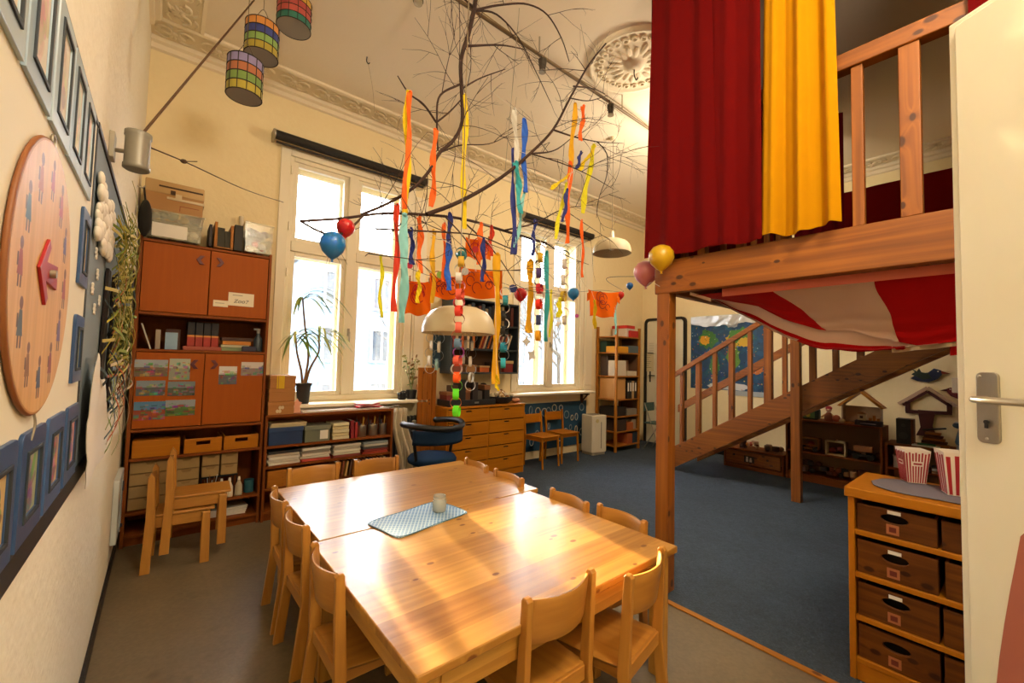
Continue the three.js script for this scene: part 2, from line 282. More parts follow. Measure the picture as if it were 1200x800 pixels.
cornice('trim_7', -WZ - 0.33 + 0.5, (g) => { g.position.set(WL, CH, 0.5); g.rotation.y = Math.PI / 2; });
cornice('trim_8', -WZ - 0.33 + 0.5, (g) => { g.position.set(WR, CH, WZ + 0.33); g.rotation.y = -Math.PI / 2; });
{ // ceiling rosette
  const g = structGroup('trim_9', [3.0, CH, -2.06]);
  mesh('rosette_base', [mv(lathe([[0.001, -0.075], [0.05, -0.075], [0.07, -0.05], [0.1, -0.035], [0.2, -0.028], [0.24, -0.02], [0.34, -0.014], [0.36, -0.028], [0.385, -0.028], [0.4, 0]], 40), 0, 0, 0)], M.stucco, g);
  for (let k = 0; k < 18; k++) { const a = k / 18 * Math.PI * 2; mesh('rosette_leaf', rot(mv(sph(0.03, 0, 0, 0, 2.0, 0.5, 0.75, 10, 8), k % 2 ? 0.15 : 0.18, -0.03, 0), 0, a, 0), M.stucco, g); }
  for (let k = 0; k < 26; k++) { const a = (k + 0.5) / 26 * Math.PI * 2; mesh('rosette_scroll', rot(mv(rot(new THREE.TorusGeometry(0.022, 0.009, 6, 12), Math.PI / 2), 0.29, -0.022, 0), 0, a, 0), M.stucco, g); }
  mesh('hook', tube([[0, -0.06, 0], [0, -0.12, 0], [0.03, -0.15, 0], [0.05, -0.12, 0]], 0.006, 12), M.black, g);
}

// hall lamp beyond the doorway: a flat ceiling panel that lights the photographer's side
{
  const t = thing('hall_ceiling_light', 'flat white ceiling panel light in the hall behind the doorway', 'ceiling light', [0.75, CH, 1.95]);
  part(t, 'housing', bx(-0.65, 0.65, -0.05, 0, -0.65, 0.65, 0.01), paint('#eeeae0', 0.5));
  part(t, 'diffuser', bx(-0.6, 0.6, -0.056, -0.05, -0.6, 0.6), S({ color: '#ffffff', emissive: new THREE.Color(1, 0.9, 0.74), emissiveIntensity: 1.2 }));
  const l = new THREE.RectAreaLight(new THREE.Color(1, 0.86, 0.66), 26, 1.2, 1.2); l.name = 'hall_light'; l.position.set(0, -0.07, 0); l.rotation.x = -Math.PI / 2; t.add(l);
}

// opal globe lamp hanging over the photographer's end of the room
function globe(label, x, y, z, power, color) {
  const t = thing('globe_lamp', label, 'lamp', [x, y, z]);
  part(t, 'globe', sph(0.2, 0, 0, 0, 1, 1, 1, 32, 20), S({ color: '#ffffff', emissive: color, emissiveIntensity: 6 }));
  part(t, 'cord', [rod([0, 0.2, 0], [0, CH - y, 0], 0.006, 8), cyl(0.06, 0.03, 0.05, 0, CH - y - 0.025, 0, 20)], paint('#e8e0cc', 0.5));
  const l = new THREE.PointLight(color, power, 0, 2); l.castShadow = true; l.shadow.radius = 10; l.name = 'globe_light'; t.add(l);
}
globe('opal glass globe lamp hanging from the ceiling at the door end', 0.95, 3.45, 0.45, 20, new THREE.Color(1, 0.87, 0.69));
globe('opal glass globe lamp hanging behind the red loft curtain above the blue carpet', 4.2, 3.35, -1.97, 17, new THREE.Color(1, 0.84, 0.6));
// =====================================================  OUTSIDE THE WINDOWS  =====================================================
solo('street_ground', 'pale street ground outside the windows', 'ground', bx(-60, 80, -4.2, -4, -90, -5.2), paint('#4f5258', 0.9)).userData.kind = 'structure';
function facade(name, label, x0, x1, y1, z, cols, rows, wallCol) {
  const t = thing(name, label, 'building', [x0, -4, z]); const w = x1 - x0, h = y1 + 4;
  part(t, 'wall', bx(0, w, 0, h, -6, 0), paint(wallCol, 0.9));
  part(t, 'roof', [bx(-0.3, w + 0.3, h, h + 0.4, -6.3, 0.4)], paint('#50504f', 0.8));
  const fm = paint('#9aa0a4', 0.6), gm = S({ color: '#202a33', roughness: 0.15 });
  for (let i = 0; i < cols; i++) for (let j = 0; j < rows; j++) {
    const cx = (i + 0.5) * w / cols, cy = 1.9 + j * 3.3; if (cy + 1.2 > h) continue;
    const f = part(t, 'window', [bx(cx - 0.75, cx + 0.75, cy - 0.1, cy, 0, 0.16), bx(cx - 0.75, cx - 0.62, cy, cy + 1.9, 0, 0.1), bx(cx + 0.62, cx + 0.75, cy, cy + 1.9, 0, 0.1), bx(cx - 0.75, cx + 0.75, cy + 1.9, cy + 2.05, 0, 0.14), bx(cx - 0.05, cx + 0.05, cy, cy + 1.9, 0, 0.07)], fm);
    part(f, 'pane', bx(cx - 0.62, cx + 0.62, cy, cy + 1.9, 0.01, 0.03), gm);
  }
}
facade('apartment_house', 'bluish grey apartment house seen through the window panes', 6.4, 44, 7.5, -26, 13, 3, '#5c7082');
facade('rear_house', 'low grey house far down the street beyond the tall window', -14, 5.2, 0.4, -46, 6, 1, '#8a949c');
function bareTree(x, z, h, seed, label) {
  const t = thing('bare_tree', label, 'tree', [x, -4, z]); const r = mulberry(seed), limbs = [], twigs = [];
  const grow = (p, d, len, rad, lev) => {
    const q = p.clone().addScaledVector(d, len), m = p.clone().lerp(q, 0.5).add(V3((r() - 0.5) * len * 0.2, 0, (r() - 0.5) * len * 0.2));
    (lev < 2 ? limbs : twigs).push(taperTube([p, m, q], rad, rad * 0.65, lev < 2 ? 7 : 4, lev < 2 ? 6 : 3));
    if (lev > 5) return;
    const n = lev < 1 ? 4 : 3; for (let i = 0; i < n; i++) { const e = d.clone().add(V3((r() - 0.5) * 1.7, (r() - 0.25) * 0.9, (r() - 0.5) * 1.7)).normalize(); grow(q, e, len * (0.62 + r() * 0.2), rad * 0.6, lev + 1); }
  };
  grow(V3(0, 0, 0), V3(0.03, 1, 0), h * 0.3, h * 0.022, 0);
  part(t, 'trunk', limbs, paint('#3c3630', 0.9)); part(t, 'branches', twigs, paint('#4a433c', 0.9));
}
bareTree(7.4, -13.5, 9, 5, 'bare winter tree standing right outside the panes of the window behind the potted palm');
bareTree(16.5, -15, 10, 9, 'bare winter tree outside the window with the paper stars');

{ // clipped evergreen between the house and the sun
  const t = thing('clipped_evergreen', 'tall clipped evergreen tree in the street outside the windows', 'tree', [2.95, -4, -19.6]); const r = mulberry(606), gs = [];
  for (let i = 0; i < 220; i++) { const y = 8.55 + r() * 5.2, a = r() * 6.283, q = Math.sqrt(r()) * 0.75; gs.push(new THREE.IcosahedronGeometry(0.26 + r() * 0.14, 0).rotateX(r() * 3).rotateY(r() * 3).translate(Math.cos(a) * q, y, Math.sin(a) * q)); }
  part(t, 'crown', gs, paint('#2c3a26', 0.95)).userData.kind = 'stuff'; part(t, 'trunk', taperTube([V3(0, 0, 0), V3(0.03, 4.4, 0), V3(0, 9, 0)], 0.14, 0.09, 8), paint('#3c3630', 0.9));
}

// =====================================================  TABLES AND CHAIRS  =====================================================
function makeTable(x0, x1, d0, d1, mat, label) {
  const w = x1 - x0, d = d1 - d0, h = 0.57, t = thing('dining_table', label, 'table', [(x0 + x1) / 2, 0, -(d0 + d1) / 2]);
  woody(t, 'tabletop', bx(-w / 2, w / 2, h - 0.03, h, -d / 2, d / 2, 0.005), mat, 0);
  for (const s of [-1, 1]) {
    woody(t, 'apron', bx(-w / 2 + 0.09, w / 2 - 0.09, h - 0.12, h - 0.03, s * (d / 2 - 0.035) - 0.012, s * (d / 2 - 0.035) + 0.012, 0.003), M.pineTable);
    woody(t, 'apron', bx(s * (w / 2 - 0.04) - 0.012, s * (w / 2 - 0.04) + 0.012, h - 0.12, h - 0.03, -d / 2 + 0.09, d / 2 - 0.09, 0.003), M.pineTable);
    for (const q of [-1, 1]) woody(t, 'leg', box(0.065, h - 0.03, 0.065, s * (w / 2 - 0.06), (h - 0.03) / 2, q * (d / 2 - 0.06), 0.008), M.pineTable);
  }
  return t;
}
makeTable(0.552, 1.868, 1.02, 2.028, M.pineTable, 'low pine table with patches of sunlight, beside the carpet edge and the loft post');
makeTable(0.585, 1.945, 2.036, 2.975, M.pineTable2, 'low pine table standing nearer the windows, pushed against its twin');

// child's chair: bent plywood back between two flat posts, plywood seat in a frame
function makeChair(label, group) {
  const t = thing('childs_chair', label, 'chair', [0, 0, 0], 0, group), w = 0.155;
  const post = () => extr([[-0.205, 0], [-0.16, 0], [-0.128, 0.3], [-0.15, 0.645], [-0.158, 0.655], [-0.172, 0.655], [-0.182, 0.645], [-0.172, 0.3]], 0.026, 0.004);
  for (const s of [-1, 1]) woody(t, 'back_post', mv(rot(post(), 0, -Math.PI / 2, 0), s * w + 0.013, 0, 0), M.beech, 1);
  // front legs: splayed flat boards
  for (const s of [-1, 1]) woody(t, 'front_leg', mv(rot(extr([[0.155, 0], [0.195, 0], [0.185, 0.3], [0.135, 0.3]], 0.026, 0.004), 0, -Math.PI / 2, 0), s * (w - 0.004) + 0.013, 0, 0), M.beech, 1);
  for (const s of [-1, 1]) woody(t, 'side_rail', bx(s * (w - 0.026) - 0.009, s * (w - 0.026) + 0.009, 0.26, 0.305, -0.15, 0.17, 0.004), M.beech);
  woody(t, 'rear_rail', bx(-w + 0.02, w - 0.02, 0.272, 0.325, -0.163, -0.148, 0.004), M.beech);
  woody(t, 'front_rail', bx(-w + 0.02, w - 0.02, 0.265, 0.305, 0.15, 0.165, 0.004), M.beech);
  woody(t, 'seat', sheet((a, b) => V3((a - 0.5) * (0.3 + 0.04 * b), 0.318 - 0.012 * Math.sin(Math.PI * b) * 0.8 - 0.01 * Math.pow(b, 6), -0.148 + 0.335 * b), 8, 12, 0.012), M.beech, 2);
  woody(t, 'backrest', sheet((a, b) => { const x = (a - 0.5) * 2; return V3(x * (w - 0.014), 0.495 + 0.145 * b - 0.012 * (1 - x * x) * 0, -0.196 + 0.044 * x * x - 0.02 * (b - 0.5)); }, 14, 4, 0.011), M.beech, 0);
  return t;
}
const chair0 = makeChair('child\'s chair on the picture-board side, closest to the table corner by the open door', 'chairs along the picture board side');
chair0.position.set(0.675, 0, -1.67); chair0.rotation.y = Math.PI / 2 - 0.0;
copy(chair0, [0.69, 0, -2.19], Math.PI / 2 + 0.02, 'middle one of three child\'s chairs on the picture-board side of the tables'); copy(chair0, [0.695, 0, -2.58], Math.PI / 2 - 0.03, 'child\'s chair on the picture-board side, closest to the low bookshelf');
const cN1 = copy(chair0, [1.082, 0, -1.175], Math.PI, 'plywood child\'s chair tucked straight under the middle of the sunlit table end', 'chairs at the sunlit table end');
const cN2 = copy(chair0, [1.44, 0, -1.09], Math.PI + 0.17, 'slightly turned plywood child\'s chair at the sunlit table corner beside the loft post', 'chairs at the sunlit table end');
for (const [x, d, a, l] of [[1.745, 1.37, -0.08, 'child\'s chair on the carpet side of the tables, first from the loft post'], [1.73, 1.73, -0.1, 'child\'s chair on the carpet side of the tables, second from the loft post'], [1.735, 2.29, -0.04, 'child\'s chair on the carpet side of the tables, third from the loft post'], [1.745, 2.7, -0.08, 'child\'s chair on the carpet side of the tables, beside the drawer cabinet']]) { const c = copy(chair0, [x, 0, -d], -Math.PI / 2 + a, l, 'chairs along the carpet side'); c.scale.setScalar(0.955); }
for (const [x, d, a, l] of [[0.85, 2.95, 0.05, 'child\'s chair at the bookshelf end of the tables, before the blue crate'], [1.27, 2.93, -0.05, 'child\'s chair at the bookshelf end of the tables, before the pencil tins']]) copy(chair0, [x, 0, -d], a, l, 'chairs at the book shelf end');

// placemat and candle jar
{
  const a = atY(436, 604, 0.573), b = atY(549, 594, 0.573);
  const w = 0.46, h = 0.27, r = 0.03, s = new THREE.Shape();
  s.moveTo(-w / 2 + r, -h / 2); s.lineTo(w / 2 - r, -h / 2); s.quadraticCurveTo(w / 2, -h / 2, w / 2, -h / 2 + r); s.lineTo(w / 2, h / 2 - r); s.quadraticCurveTo(w / 2, h / 2, w / 2 - r, h / 2); s.lineTo(-w / 2 + r, h / 2); s.quadraticCurveTo(-w / 2, h / 2, -w / 2, h / 2 - r); s.lineTo(-w / 2, -h / 2 + r); s.quadraticCurveTo(-w / 2, -h / 2, -w / 2 + r, -h / 2);
  const t = thing('placemat', 'blue diamond-patterned placemat lying over the joint of the two tables', 'placemat', [1.075, 0.571, -2.015], 0.2);
  const tex = dataTex(256, 256, (u, v) => { const p = Math.abs(((u * 20 + v * 20) % 2) - 1), q = Math.abs(((u * 20 - v * 20 + 40) % 2) - 1); const m = Math.max(p, q); return mix3([62, 124, 186], [190, 212, 226], m > 0.72 ? 1 : m * 0.35); }, 0.25, 0.25);
  part(t, 'mat', rot(extr(s, 0.005, 0.0015), -Math.PI / 2), PH({ map: tex, roughness: 0.5 }), { wood: true });
  part(t, 'rim', mv(tube([[-w / 2 + 0.004, 0, 0], [-w / 2 + 0.004, 0, -h / 2 + r], [-w / 2 + r, 0, -h / 2 + 0.004], [0, 0, -h / 2 + 0.004], [w / 2 - r, 0, -h / 2 + 0.004], [w / 2 - 0.004, 0, -h / 2 + r], [w / 2 - 0.004, 0, h / 2 - r], [w / 2 - r, 0, h / 2 - 0.004], [0, 0, h / 2 - 0.004], [-w / 2 + r, 0, h / 2 - 0.004], [-w / 2 + 0.004, 0, h / 2 - r]], 0.003, 90, 6, true), 0, 0.004, 0), paint('#4d7896', 0.5));
  const j = thing('candle_jar', 'small frosted glass candle jar with wire bail on the blue placemat', 'jar', [1.2, 0.578, -2.03]);
  part(j, 'glass_body', lathe([[0.001, 0], [0.033, 0], [0.037, 0.006], [0.038, 0.05], [0.034, 0.064], [0.031, 0.07], [0.034, 0.076], [0.034, 0.085], [0.031, 0.085], [0.029, 0.07], [0.032, 0.062], [0.035, 0.05], [0.034, 0.007], [0.001, 0.005]], 32), PH({ color: '#eef2f0', roughness: 0.25, transmission: 0.75, thickness: 0, side: THREE.DoubleSide }));
  part(j, 'wax', cyl(0.032, 0.033, 0.042, 0, 0.028, 0, 24), paint('#f2eee2', 0.6));
  part(j, 'wire_bail', [new THREE.TorusGeometry(0.033, 0.0016, 6, 30).rotateX(Math.PI / 2).translate(0, 0.072, 0), tube([[0.034, 0.072, 0], [0.043, 0.06, 0.004], [0.042, 0.04, 0.004]], 0.0014, 8)], M.steel);
}
// =====================================================  LEFT WALL: PICTURE BOARD  =====================================================
// things on the left wall are built facing +z and turned to face the room (+x)
const onLeft = (o, y, d, out = 0.006) => { o.position.set(WL + out, y, -d); o.rotation.y = Math.PI / 2; return o; };
{
  const t = thing('picture_board', 'long white picture board with dark border fixed to the left wall', 'board'); onLeft(t, 0, 0, 0.002);
  // local x = depth D, y up
  part(t, 'white_panel', bx(0.35, 1.8, 1.04, 2.085, 0, 0.006), paint('#ece4cd', 0.7));
  part(t, 'blue_felt_panel', extr([[1.78, 1.04], [3.18, 1.04], [3.18, 2.02], [3.1, 2.075], [2.7, 2.09], [1.78, 2.085]], 0.006), cloth('#8f9ca6'));
  part(t, 'bottom_border', bx(0.35, 3.2, 0.995, 1.045, 0, 0.012, 0.003), M.black);
  part(t, 'top_border', [bx(1.78, 3.2, 2.08, 2.1, 0, 0.012, 0.003), bx(0.35, 1.78, 2.083, 2.098, 0, 0.009)], M.black);
  part(t, 'end_border', bx(3.17, 3.2, 1.045, 2.08, 0, 0.012, 0.003), M.black);
  part(t, 'divider', bx(1.775, 1.79, 1.24, 2.08, 0.006, 0.009), paint('#3a3f46', 0.7));
}
const portraitTex = [3, 4, 5, 6].map((s) => canvasTex(64, 96, (c, w, h) => { const r = mulberry(s * 77); c.fillStyle = `rgb(${150 + r() * 60},${140 + r() * 50},${120 + r() * 50})`; c.fillRect(0, 0, w, h); for (let i = 0; i < 26; i++) { c.fillStyle = `rgba(${r() * 160 + 40},${r() * 130 + 40},${r() * 130 + 50},0.5)`; c.beginPath(); c.ellipse(w * (0.3 + r() * 0.4), h * (0.2 + r() * 0.7), 4 + r() * 12, 5 + r() * 16, r() * 3, 0, 7); c.fill(); } }));
const paleTex = [11, 12, 13].map((s) => canvasTex(64, 96, (c, w, h) => { const r = mulberry(s * 77); c.fillStyle = '#d9d0c0'; c.fillRect(0, 0, w, h); for (let i = 0; i < 18; i++) { c.fillStyle = `rgba(${150 + r() * 80},${130 + r() * 70},${120 + r() * 60},0.4)`; c.beginPath(); c.ellipse(w * (0.3 + r() * 0.4), h * (0.2 + r() * 0.6), 5 + r() * 12, 6 + r() * 16, r() * 3, 0, 7); c.fill(); } }));
const frameBlues = ['#31507c', '#2c4a78', '#37598a'].map((c) => paint(c, 0.35));
let frameN = 0;
function photoFrame(name, label, group, y, d, w, h, bw, mat, tex) {
  const t = thing(name, label, 'photo frame', [0, 0, 0], 0, group); onLeft(t, y, d, 0.008);
  const r = Math.min(0.02, w * 0.12), s = new THREE.Shape(); s.moveTo(-w / 2, -h / 2); s.lineTo(w / 2, -h / 2); s.lineTo(w / 2, h / 2 - r); s.quadraticCurveTo(w / 2, h / 2, w / 2 - r, h / 2); s.lineTo(-w / 2 + r, h / 2); s.quadraticCurveTo(-w / 2, h / 2, -w / 2, h / 2 - r); s.lineTo(-w / 2, -h / 2);
  part(t, 'frame', extr(s, 0.007, 0.0015, [[[-w / 2 + bw, -h / 2 + bw], [-w / 2 + bw, h / 2 - bw], [w / 2 - bw, h / 2 - bw], [w / 2 - bw, -h / 2 + bw]]]), mat);
  part(t, 'inner_lip', extr([[-w / 2 + bw - 0.008, -h / 2 + bw - 0.008], [w / 2 - bw + 0.008, -h / 2 + bw - 0.008], [w / 2 - bw + 0.008, h / 2 - bw + 0.008], [-w / 2 + bw - 0.008, h / 2 - bw + 0.008]], 0.004, 0.001, [[[-w / 2 + bw, -h / 2 + bw], [-w / 2 + bw, h / 2 - bw], [w / 2 - bw, h / 2 - bw], [w / 2 - bw, -h / 2 + bw]]]).translate(0, 0, 0.006), M.darkBlueGrey);
  const p = print('photo', w - 2 * bw, h - 2 * bw, tex, t, 0.003); p.position.z = 0.002;
}
const lightBlue = paint('#b4cadb', 0.25), midBlue = paint('#a4bdd2', 0.25);
[0.66, 0.85, 1.04, 1.235, 1.42, 1.6].forEach((d, i) => photoFrame('framed_photo', 'shiny pale blue photo frame in the top row of the picture board', 'pale blue photo frames in the top row', 1.955, d, 0.18, 0.255, 0.04, i % 2 ? lightBlue : midBlue, paleTex[i % 3]));
[0.99, 1.215, 1.44, 1.675].forEach((d, i) => photoFrame('framed_photo', 'dark blue photo frame with a child\'s photo in the bottom row of the picture board', 'dark blue photo frames in the bottom row', 1.147, d, 0.195, 0.205, 0.045, frameBlues[i % 3], portraitTex[(i + 1) % 4]));
photoFrame('framed_photo', 'dark blue photo frame right of the day clock, above another one', undefined, 1.685, 1.67, 0.15, 0.21, 0.04, frameBlues[0], portraitTex[1]);
photoFrame('framed_photo', 'dark blue photo frame between the day clock and the white paper snow', undefined, 1.405, 1.675, 0.15, 0.185, 0.04, frameBlues[1], portraitTex[2]);

// round wooden day clock with painted figures and a red arrow
{
  const R = 0.254, t = thing('day_clock', 'round wooden day clock with small painted figures and a red arrow', 'clock'); onLeft(t, 1.535, 1.18, 0.009);
  const tex = canvasTex(512, 512, (c, w) => {
    c.fillStyle = '#dba868'; c.fillRect(0, 0, w, w); const r = mulberry(5);
    for (let i = 0; i < 130; i++) { c.fillStyle = `rgba(${r() < 0.5 ? '178,120,66' : '236,196,140'},0.10)`; c.fillRect(r() * w, 0, 2 + r() * 14, w); }
    const cols = ['#a8403c', '#6a4a7c', '#8a3a44', '#44506e', '#8c5a34', '#4c5a66', '#9c4036', '#3c5a5e', '#a85a30', '#a23a34', '#aa4440', '#5a4a72'];
    for (let k = 0; k < 12; k++) { // little figures: head, body, legs
      const a = k / 12 * 6.2832, x = w / 2 + Math.cos(a) * w * 0.375, y = w / 2 + Math.sin(a) * w * 0.375; c.save(); c.translate(x, y); const q = 1.0 + r() * 0.25; c.scale(q, q);
      c.fillStyle = '#7a4a34'; c.beginPath(); c.arc(0, -30, 10, 0, 7); c.fill();
      c.fillStyle = cols[k]; c.beginPath(); c.moveTo(-8, -20); c.lineTo(8, -20); c.lineTo(17, 18); c.lineTo(-17, 18); c.fill();
      c.fillStyle = '#5a3c30'; c.fillRect(-11, 18, 8, 18); c.fillRect(4, 18, 8, 18); c.fillRect(-20, -14, 8, 20); c.restore();
    }
  });
  const disc = new THREE.CylinderGeometry(R, R, 0.008, 72, 1); disc.rotateX(Math.PI / 2); disc.translate(0, 0, 0.004);
  const m = new THREE.Mesh(disc, paint('#b9803f', 0.5)); mesh('painted_face', new THREE.CircleGeometry(R - 0.003, 72).translate(0, 0, 0.0084), S({ map: tex, roughness: 0.45 }), t); m.name = 'disc'; m.castShadow = m.receiveShadow = true; t.add(m);
  part(t, 'rim', new THREE.TorusGeometry(R, 0.004, 8, 80).translate(0, 0, 0.004), paint('#8a5228', 0.5));
  part(t, 'arrow', extr([[-0.085, 0], [-0.02, 0.062], [-0.005, 0.048], [-0.032, 0.018], [0.07, 0.024], [0.07, -0.024], [-0.032, -0.018], [-0.005, -0.048], [-0.02, -0.062]], 0.005, 0.001).translate(0.0, 0.01, 0.0085), paint('#a8242c', 0.4));
  part(t, 'pivot', cyl(0.008, 0.008, 0.02, 0, 0, 0, 12).rotateX(Math.PI / 2).translate(0, 0.01, 0.012), M.steel);
  part(t, 'hanger', [new THREE.TorusGeometry(0.012, 0.0025, 6, 16).translate(0, R + 0.012, 0.004), tube([[0, -R, 0.006], [0.005, -R - 0.02, 0.008], [-0.004, -R - 0.05, 0.006]], 0.002, 10)], M.steel);
}
// felt landscape pieces on the blue panel
{
  const cl = thing('cotton_cloud', 'fluffy white cotton cloud pinned to the blue felt of the picture board', 'decoration'); onLeft(cl, 1.85, 2.05, 0.014);
  const r = mulberry(91), gs = []; for (let i = 0; i < 120; i++) gs.push(sph(0.014 + r() * 0.02, (r() - 0.5) * 0.42, (r() - 0.5) * 0.2, 0.002 + r() * 0.006, 1.2, 0.9, 0.35, 8, 6));
  part(cl, 'cotton', gs, paint('#efe8da', 1));
  const sn = thing('paper_snow', 'crumpled white paper snow along the bottom corner of the picture board', 'decoration'); onLeft(sn, 1.0, 1.82, 0.012);
  part(sn, 'paper', sheet((a, b) => { const top = 0.32 - 0.2 * a + 0.06 * Math.sin(a * 9) + 0.04 * Math.sin(a * 23) + 0.05 * (fbm(a, 0.2, 13, 3, 3, 5) - 0.5), y = -0.02 + (top + 0.02) * b; return V3(a * 1.2, y, 0.012 + 0.016 * (fbm(a, b, 9, 5, 3, 71))); }, 40, 12, 0.003), paint('#ece6da', 0.95));
  for (const [y, d] of [[1.72, 1.93], [1.66, 2.0], [1.6, 1.9], [1.58, 2.1], [1.54, 1.98]]) { const s = solo('paper_snowflake', 'small white cut paper snowflake on the blue felt', 'decoration', [0, 1, 2].map((k) => rot(bx(-0.02, 0.02, -0.004, 0.004, 0, 0.004), 0, 0, k * Math.PI / 3)), M.paperWhite, [0, 0, 0], 0, 'paper snowflakes on the blue felt'); onLeft(s, y, d, 0.01); }
  const tr = thing('collage_tree', 'collage tree of dried grasses, twigs and coloured ribbon ends on the picture board', 'collage'); onLeft(tr, 1.1, 2.6, 0.012);
  part(tr, 'trunk', [extr([[-0.2, 0], [-0.1, 0.02], [-0.06, 0.42], [-0.12, 0.62], [-0.04, 0.58], [0.03, 0.66], [0.06, 0.56], [0.14, 0.58], [0.04, 0.4], [0.06, 0.02], [0.12, -0.02]], 0.012, 0.002), extr([[-0.42, 0.08], [-0.3, 0.1], [-0.28, 0.62], [-0.36, 0.62]], 0.01, 0.002)], paint('#241a16', 0.9));
  const leaf = (n, cols, spread, y0, y1, name) => cols.forEach((c, ci) => { const gl = []; for (let i = 0; i < n; i++) { const x = (r() - 0.5) * spread, y = y0 + r() * (y1 - y0), a = r() * 6.28, l = 0.1 + r() * 0.2, z = 0.01 + r() * 0.035; gl.push(sheet((p, q) => V3(x + Math.cos(a) * l * p + Math.sin(p * 5 + ci) * 0.012 + (q - 0.5) * 0.012 * Math.sin(a), y + Math.sin(a) * l * p + (q - 0.5) * 0.012 * Math.cos(a), z + Math.sin(p * 3.1) * 0.025), 6, 1, 0.0015)); } if (name === 'dried_grass') part(tr, name, gl, paint(c, 0.8)).userData.kind = 'stuff'; else for (const g of gl) part(tr, 'ribbon_end', g, paint(c, 0.8)); });
  leaf(46, ['#8d8a34', '#a89a3c', '#6c7a2e', '#b8a860'], 0.75, 0.25, 0.85, 'dried_grass');
  leaf(16, ['#a85a32', '#c8b89a', '#8a9a58', '#4a5a62'], 0.8, 0.02, 0.5, 'ribbon_ends');
}
// slim wall box low on the left wall
{ const t = thing('wall_heater', 'slim white wall panel low on the left wall beside the tall cupboard', 'heater'); onLeft(t, 0.19, 3.83, 0.0); part(t, 'panel', bx(-0.2, 0.2, 0, 0.4, 0, 0.03, 0.006), paint('#cfd6d6', 0.5)); part(t, 'switch_strip', bx(-0.03, 0.03, 0.03, 0.37, 0.03, 0.036, 0.002), paint('#9aa6ac', 0.5)); part(t, 'knob', [bx(-0.02, 0.02, 0.29, 0.35, 0.036, 0.042, 0.002), cyl(0.012, 0.012, 0.012, 0, 0, 0, 12).rotateX(Math.PI / 2).translate(0, 0.06, 0.04)], M.darkBlueGrey); }
// round spot lamp on the wall
{
  const c = atD(161, 178, 2.2);
  const t = thing('wall_spotlight', 'grey cylindrical wall spotlight on a bracket above the picture board', 'wall lamp', [c.x, c.y, c.z]);
  part(t, 'body', [lathe([[0.001, -0.075], [0.034, -0.075], [0.042, -0.07], [0.042, -0.055], [0.039, -0.053], [0.039, 0.055], [0.042, 0.057], [0.042, 0.075], [0.036, 0.075], [0.036, 0.06], [0.001, 0.06]], 32)], S({ color: '#8d8a80', roughness: 0.45, metalness: 0.3, side: THREE.DoubleSide }));
  part(t, 'arm', [rod([-0.036, -0.01, 0], [WL - c.x + 0.01, -0.01, -0.012], 0.008, 10)], M.steel);
  part(t, 'wall_plate', bx(WL - c.x, WL - c.x + 0.016, -0.05, 0.05, -0.045, 0.025, 0.003), paint('#a29d8d', 0.5));
  const a = c.clone().add(V3(0.01, 0.075, 0)), far = atY(298, 0, 3.99);
  solo('taut_cord', 'taut brown cord running from the wall spotlight up to the ceiling', 'cord', rod(a, far.clone().lerp(a, 0), 0.005, 6), paint('#5a4028', 0.8));
  const b = c.clone().add(V3(0.04, 0.03, 0)), e = atD(332, 237, 4.47), k = b.clone().lerp(e, 0.12);
  const t2 = thing('thin_cord', 'thin knotted cord from the wall spotlight to the window casing', 'cord'); part(t2, 'string', [tube([b, k, b.clone().lerp(e, 0.5).add(V3(0, -0.02, 0)), e], 0.003, 24)], paint('#4a3420', 0.8)); part(t2, 'knot', [sph(0.01, k.x, k.y, k.z, 1.4, 1, 1, 10, 8), rod(k, k.clone().add(V3(0.05, 0.012, 0.01)), 0.002)], paint('#4a3420', 0.8));
}
// three striped paper lanterns
const stripes = [['#8d84b4', '#b06a44', '#7a9a4a', '#b8a83c'], ['#d08a3c', '#34408a', '#86ac5c', '#b4a036'], ['#d8a83c', '#b44a44', '#c4574c', '#2f7a68']];
[[287, 93, 'violet and yellow-green'], [307, 49, 'orange, blue and green'], [345, 18, 'red, yellow and teal']].forEach(([u, v, what], i) => {
  const p = atD(u, v, [2.7, 3.0, 3.35][i]), R = [0.084, 0.092, 0.112][i], h = 0.2, t = thing('paper_lantern', `round paper lantern with painted ${what} stripes hanging from the ceiling`, 'lantern', [p.x, p.y, p.z]);
  stripes[i].forEach((c, k) => part(t, 'stripe', [new THREE.CylinderGeometry(R, R, h / 4, 40, 1, true).translate(0, h * 3 / 8 - k * h / 4, 0)], PH({ color: c, roughness: 0.8, transmission: 0.25, thickness: 0, side: THREE.DoubleSide })));
  part(t, 'bottom', [cyl(R - 0.001, R - 0.001, 0.006, 0, -h / 2 + 0.003, 0, 40)], paint('#8d857c', 0.8));
  const ribs = []; for (let k = 0; k < 12; k++) { const a = k / 12 * 6.2832; ribs.push(rod([Math.cos(a) * (R + 0.0012), -h / 2, Math.sin(a) * (R + 0.0012)], [Math.cos(a) * (R + 0.0012), h / 2, Math.sin(a) * (R + 0.0012)], 0.0022, 5)); }
  for (let k = 0; k <= 4; k++) ribs.push(new THREE.TorusGeometry(R + 0.001, 0.003, 5, 40).rotateX(Math.PI / 2).translate(0, h / 2 - k * h / 4, 0));
  part(t, 'black_lines', ribs, paint('#2a2420', 0.8));
  part(t, 'wire', [tube([[-R, h / 2 - 0.01, 0], [-R * 0.4, h / 2 + 0.05, 0], [0, h / 2 + 0.11, 0], [R * 0.4, h / 2 + 0.05, 0], [R, h / 2 - 0.01, 0]], 0.0018, 20), rod([0, h / 2 + 0.11, 0], [0, CH - p.y, 0], 0.0016, 5)], paint('#5a4a38', 0.6));
});

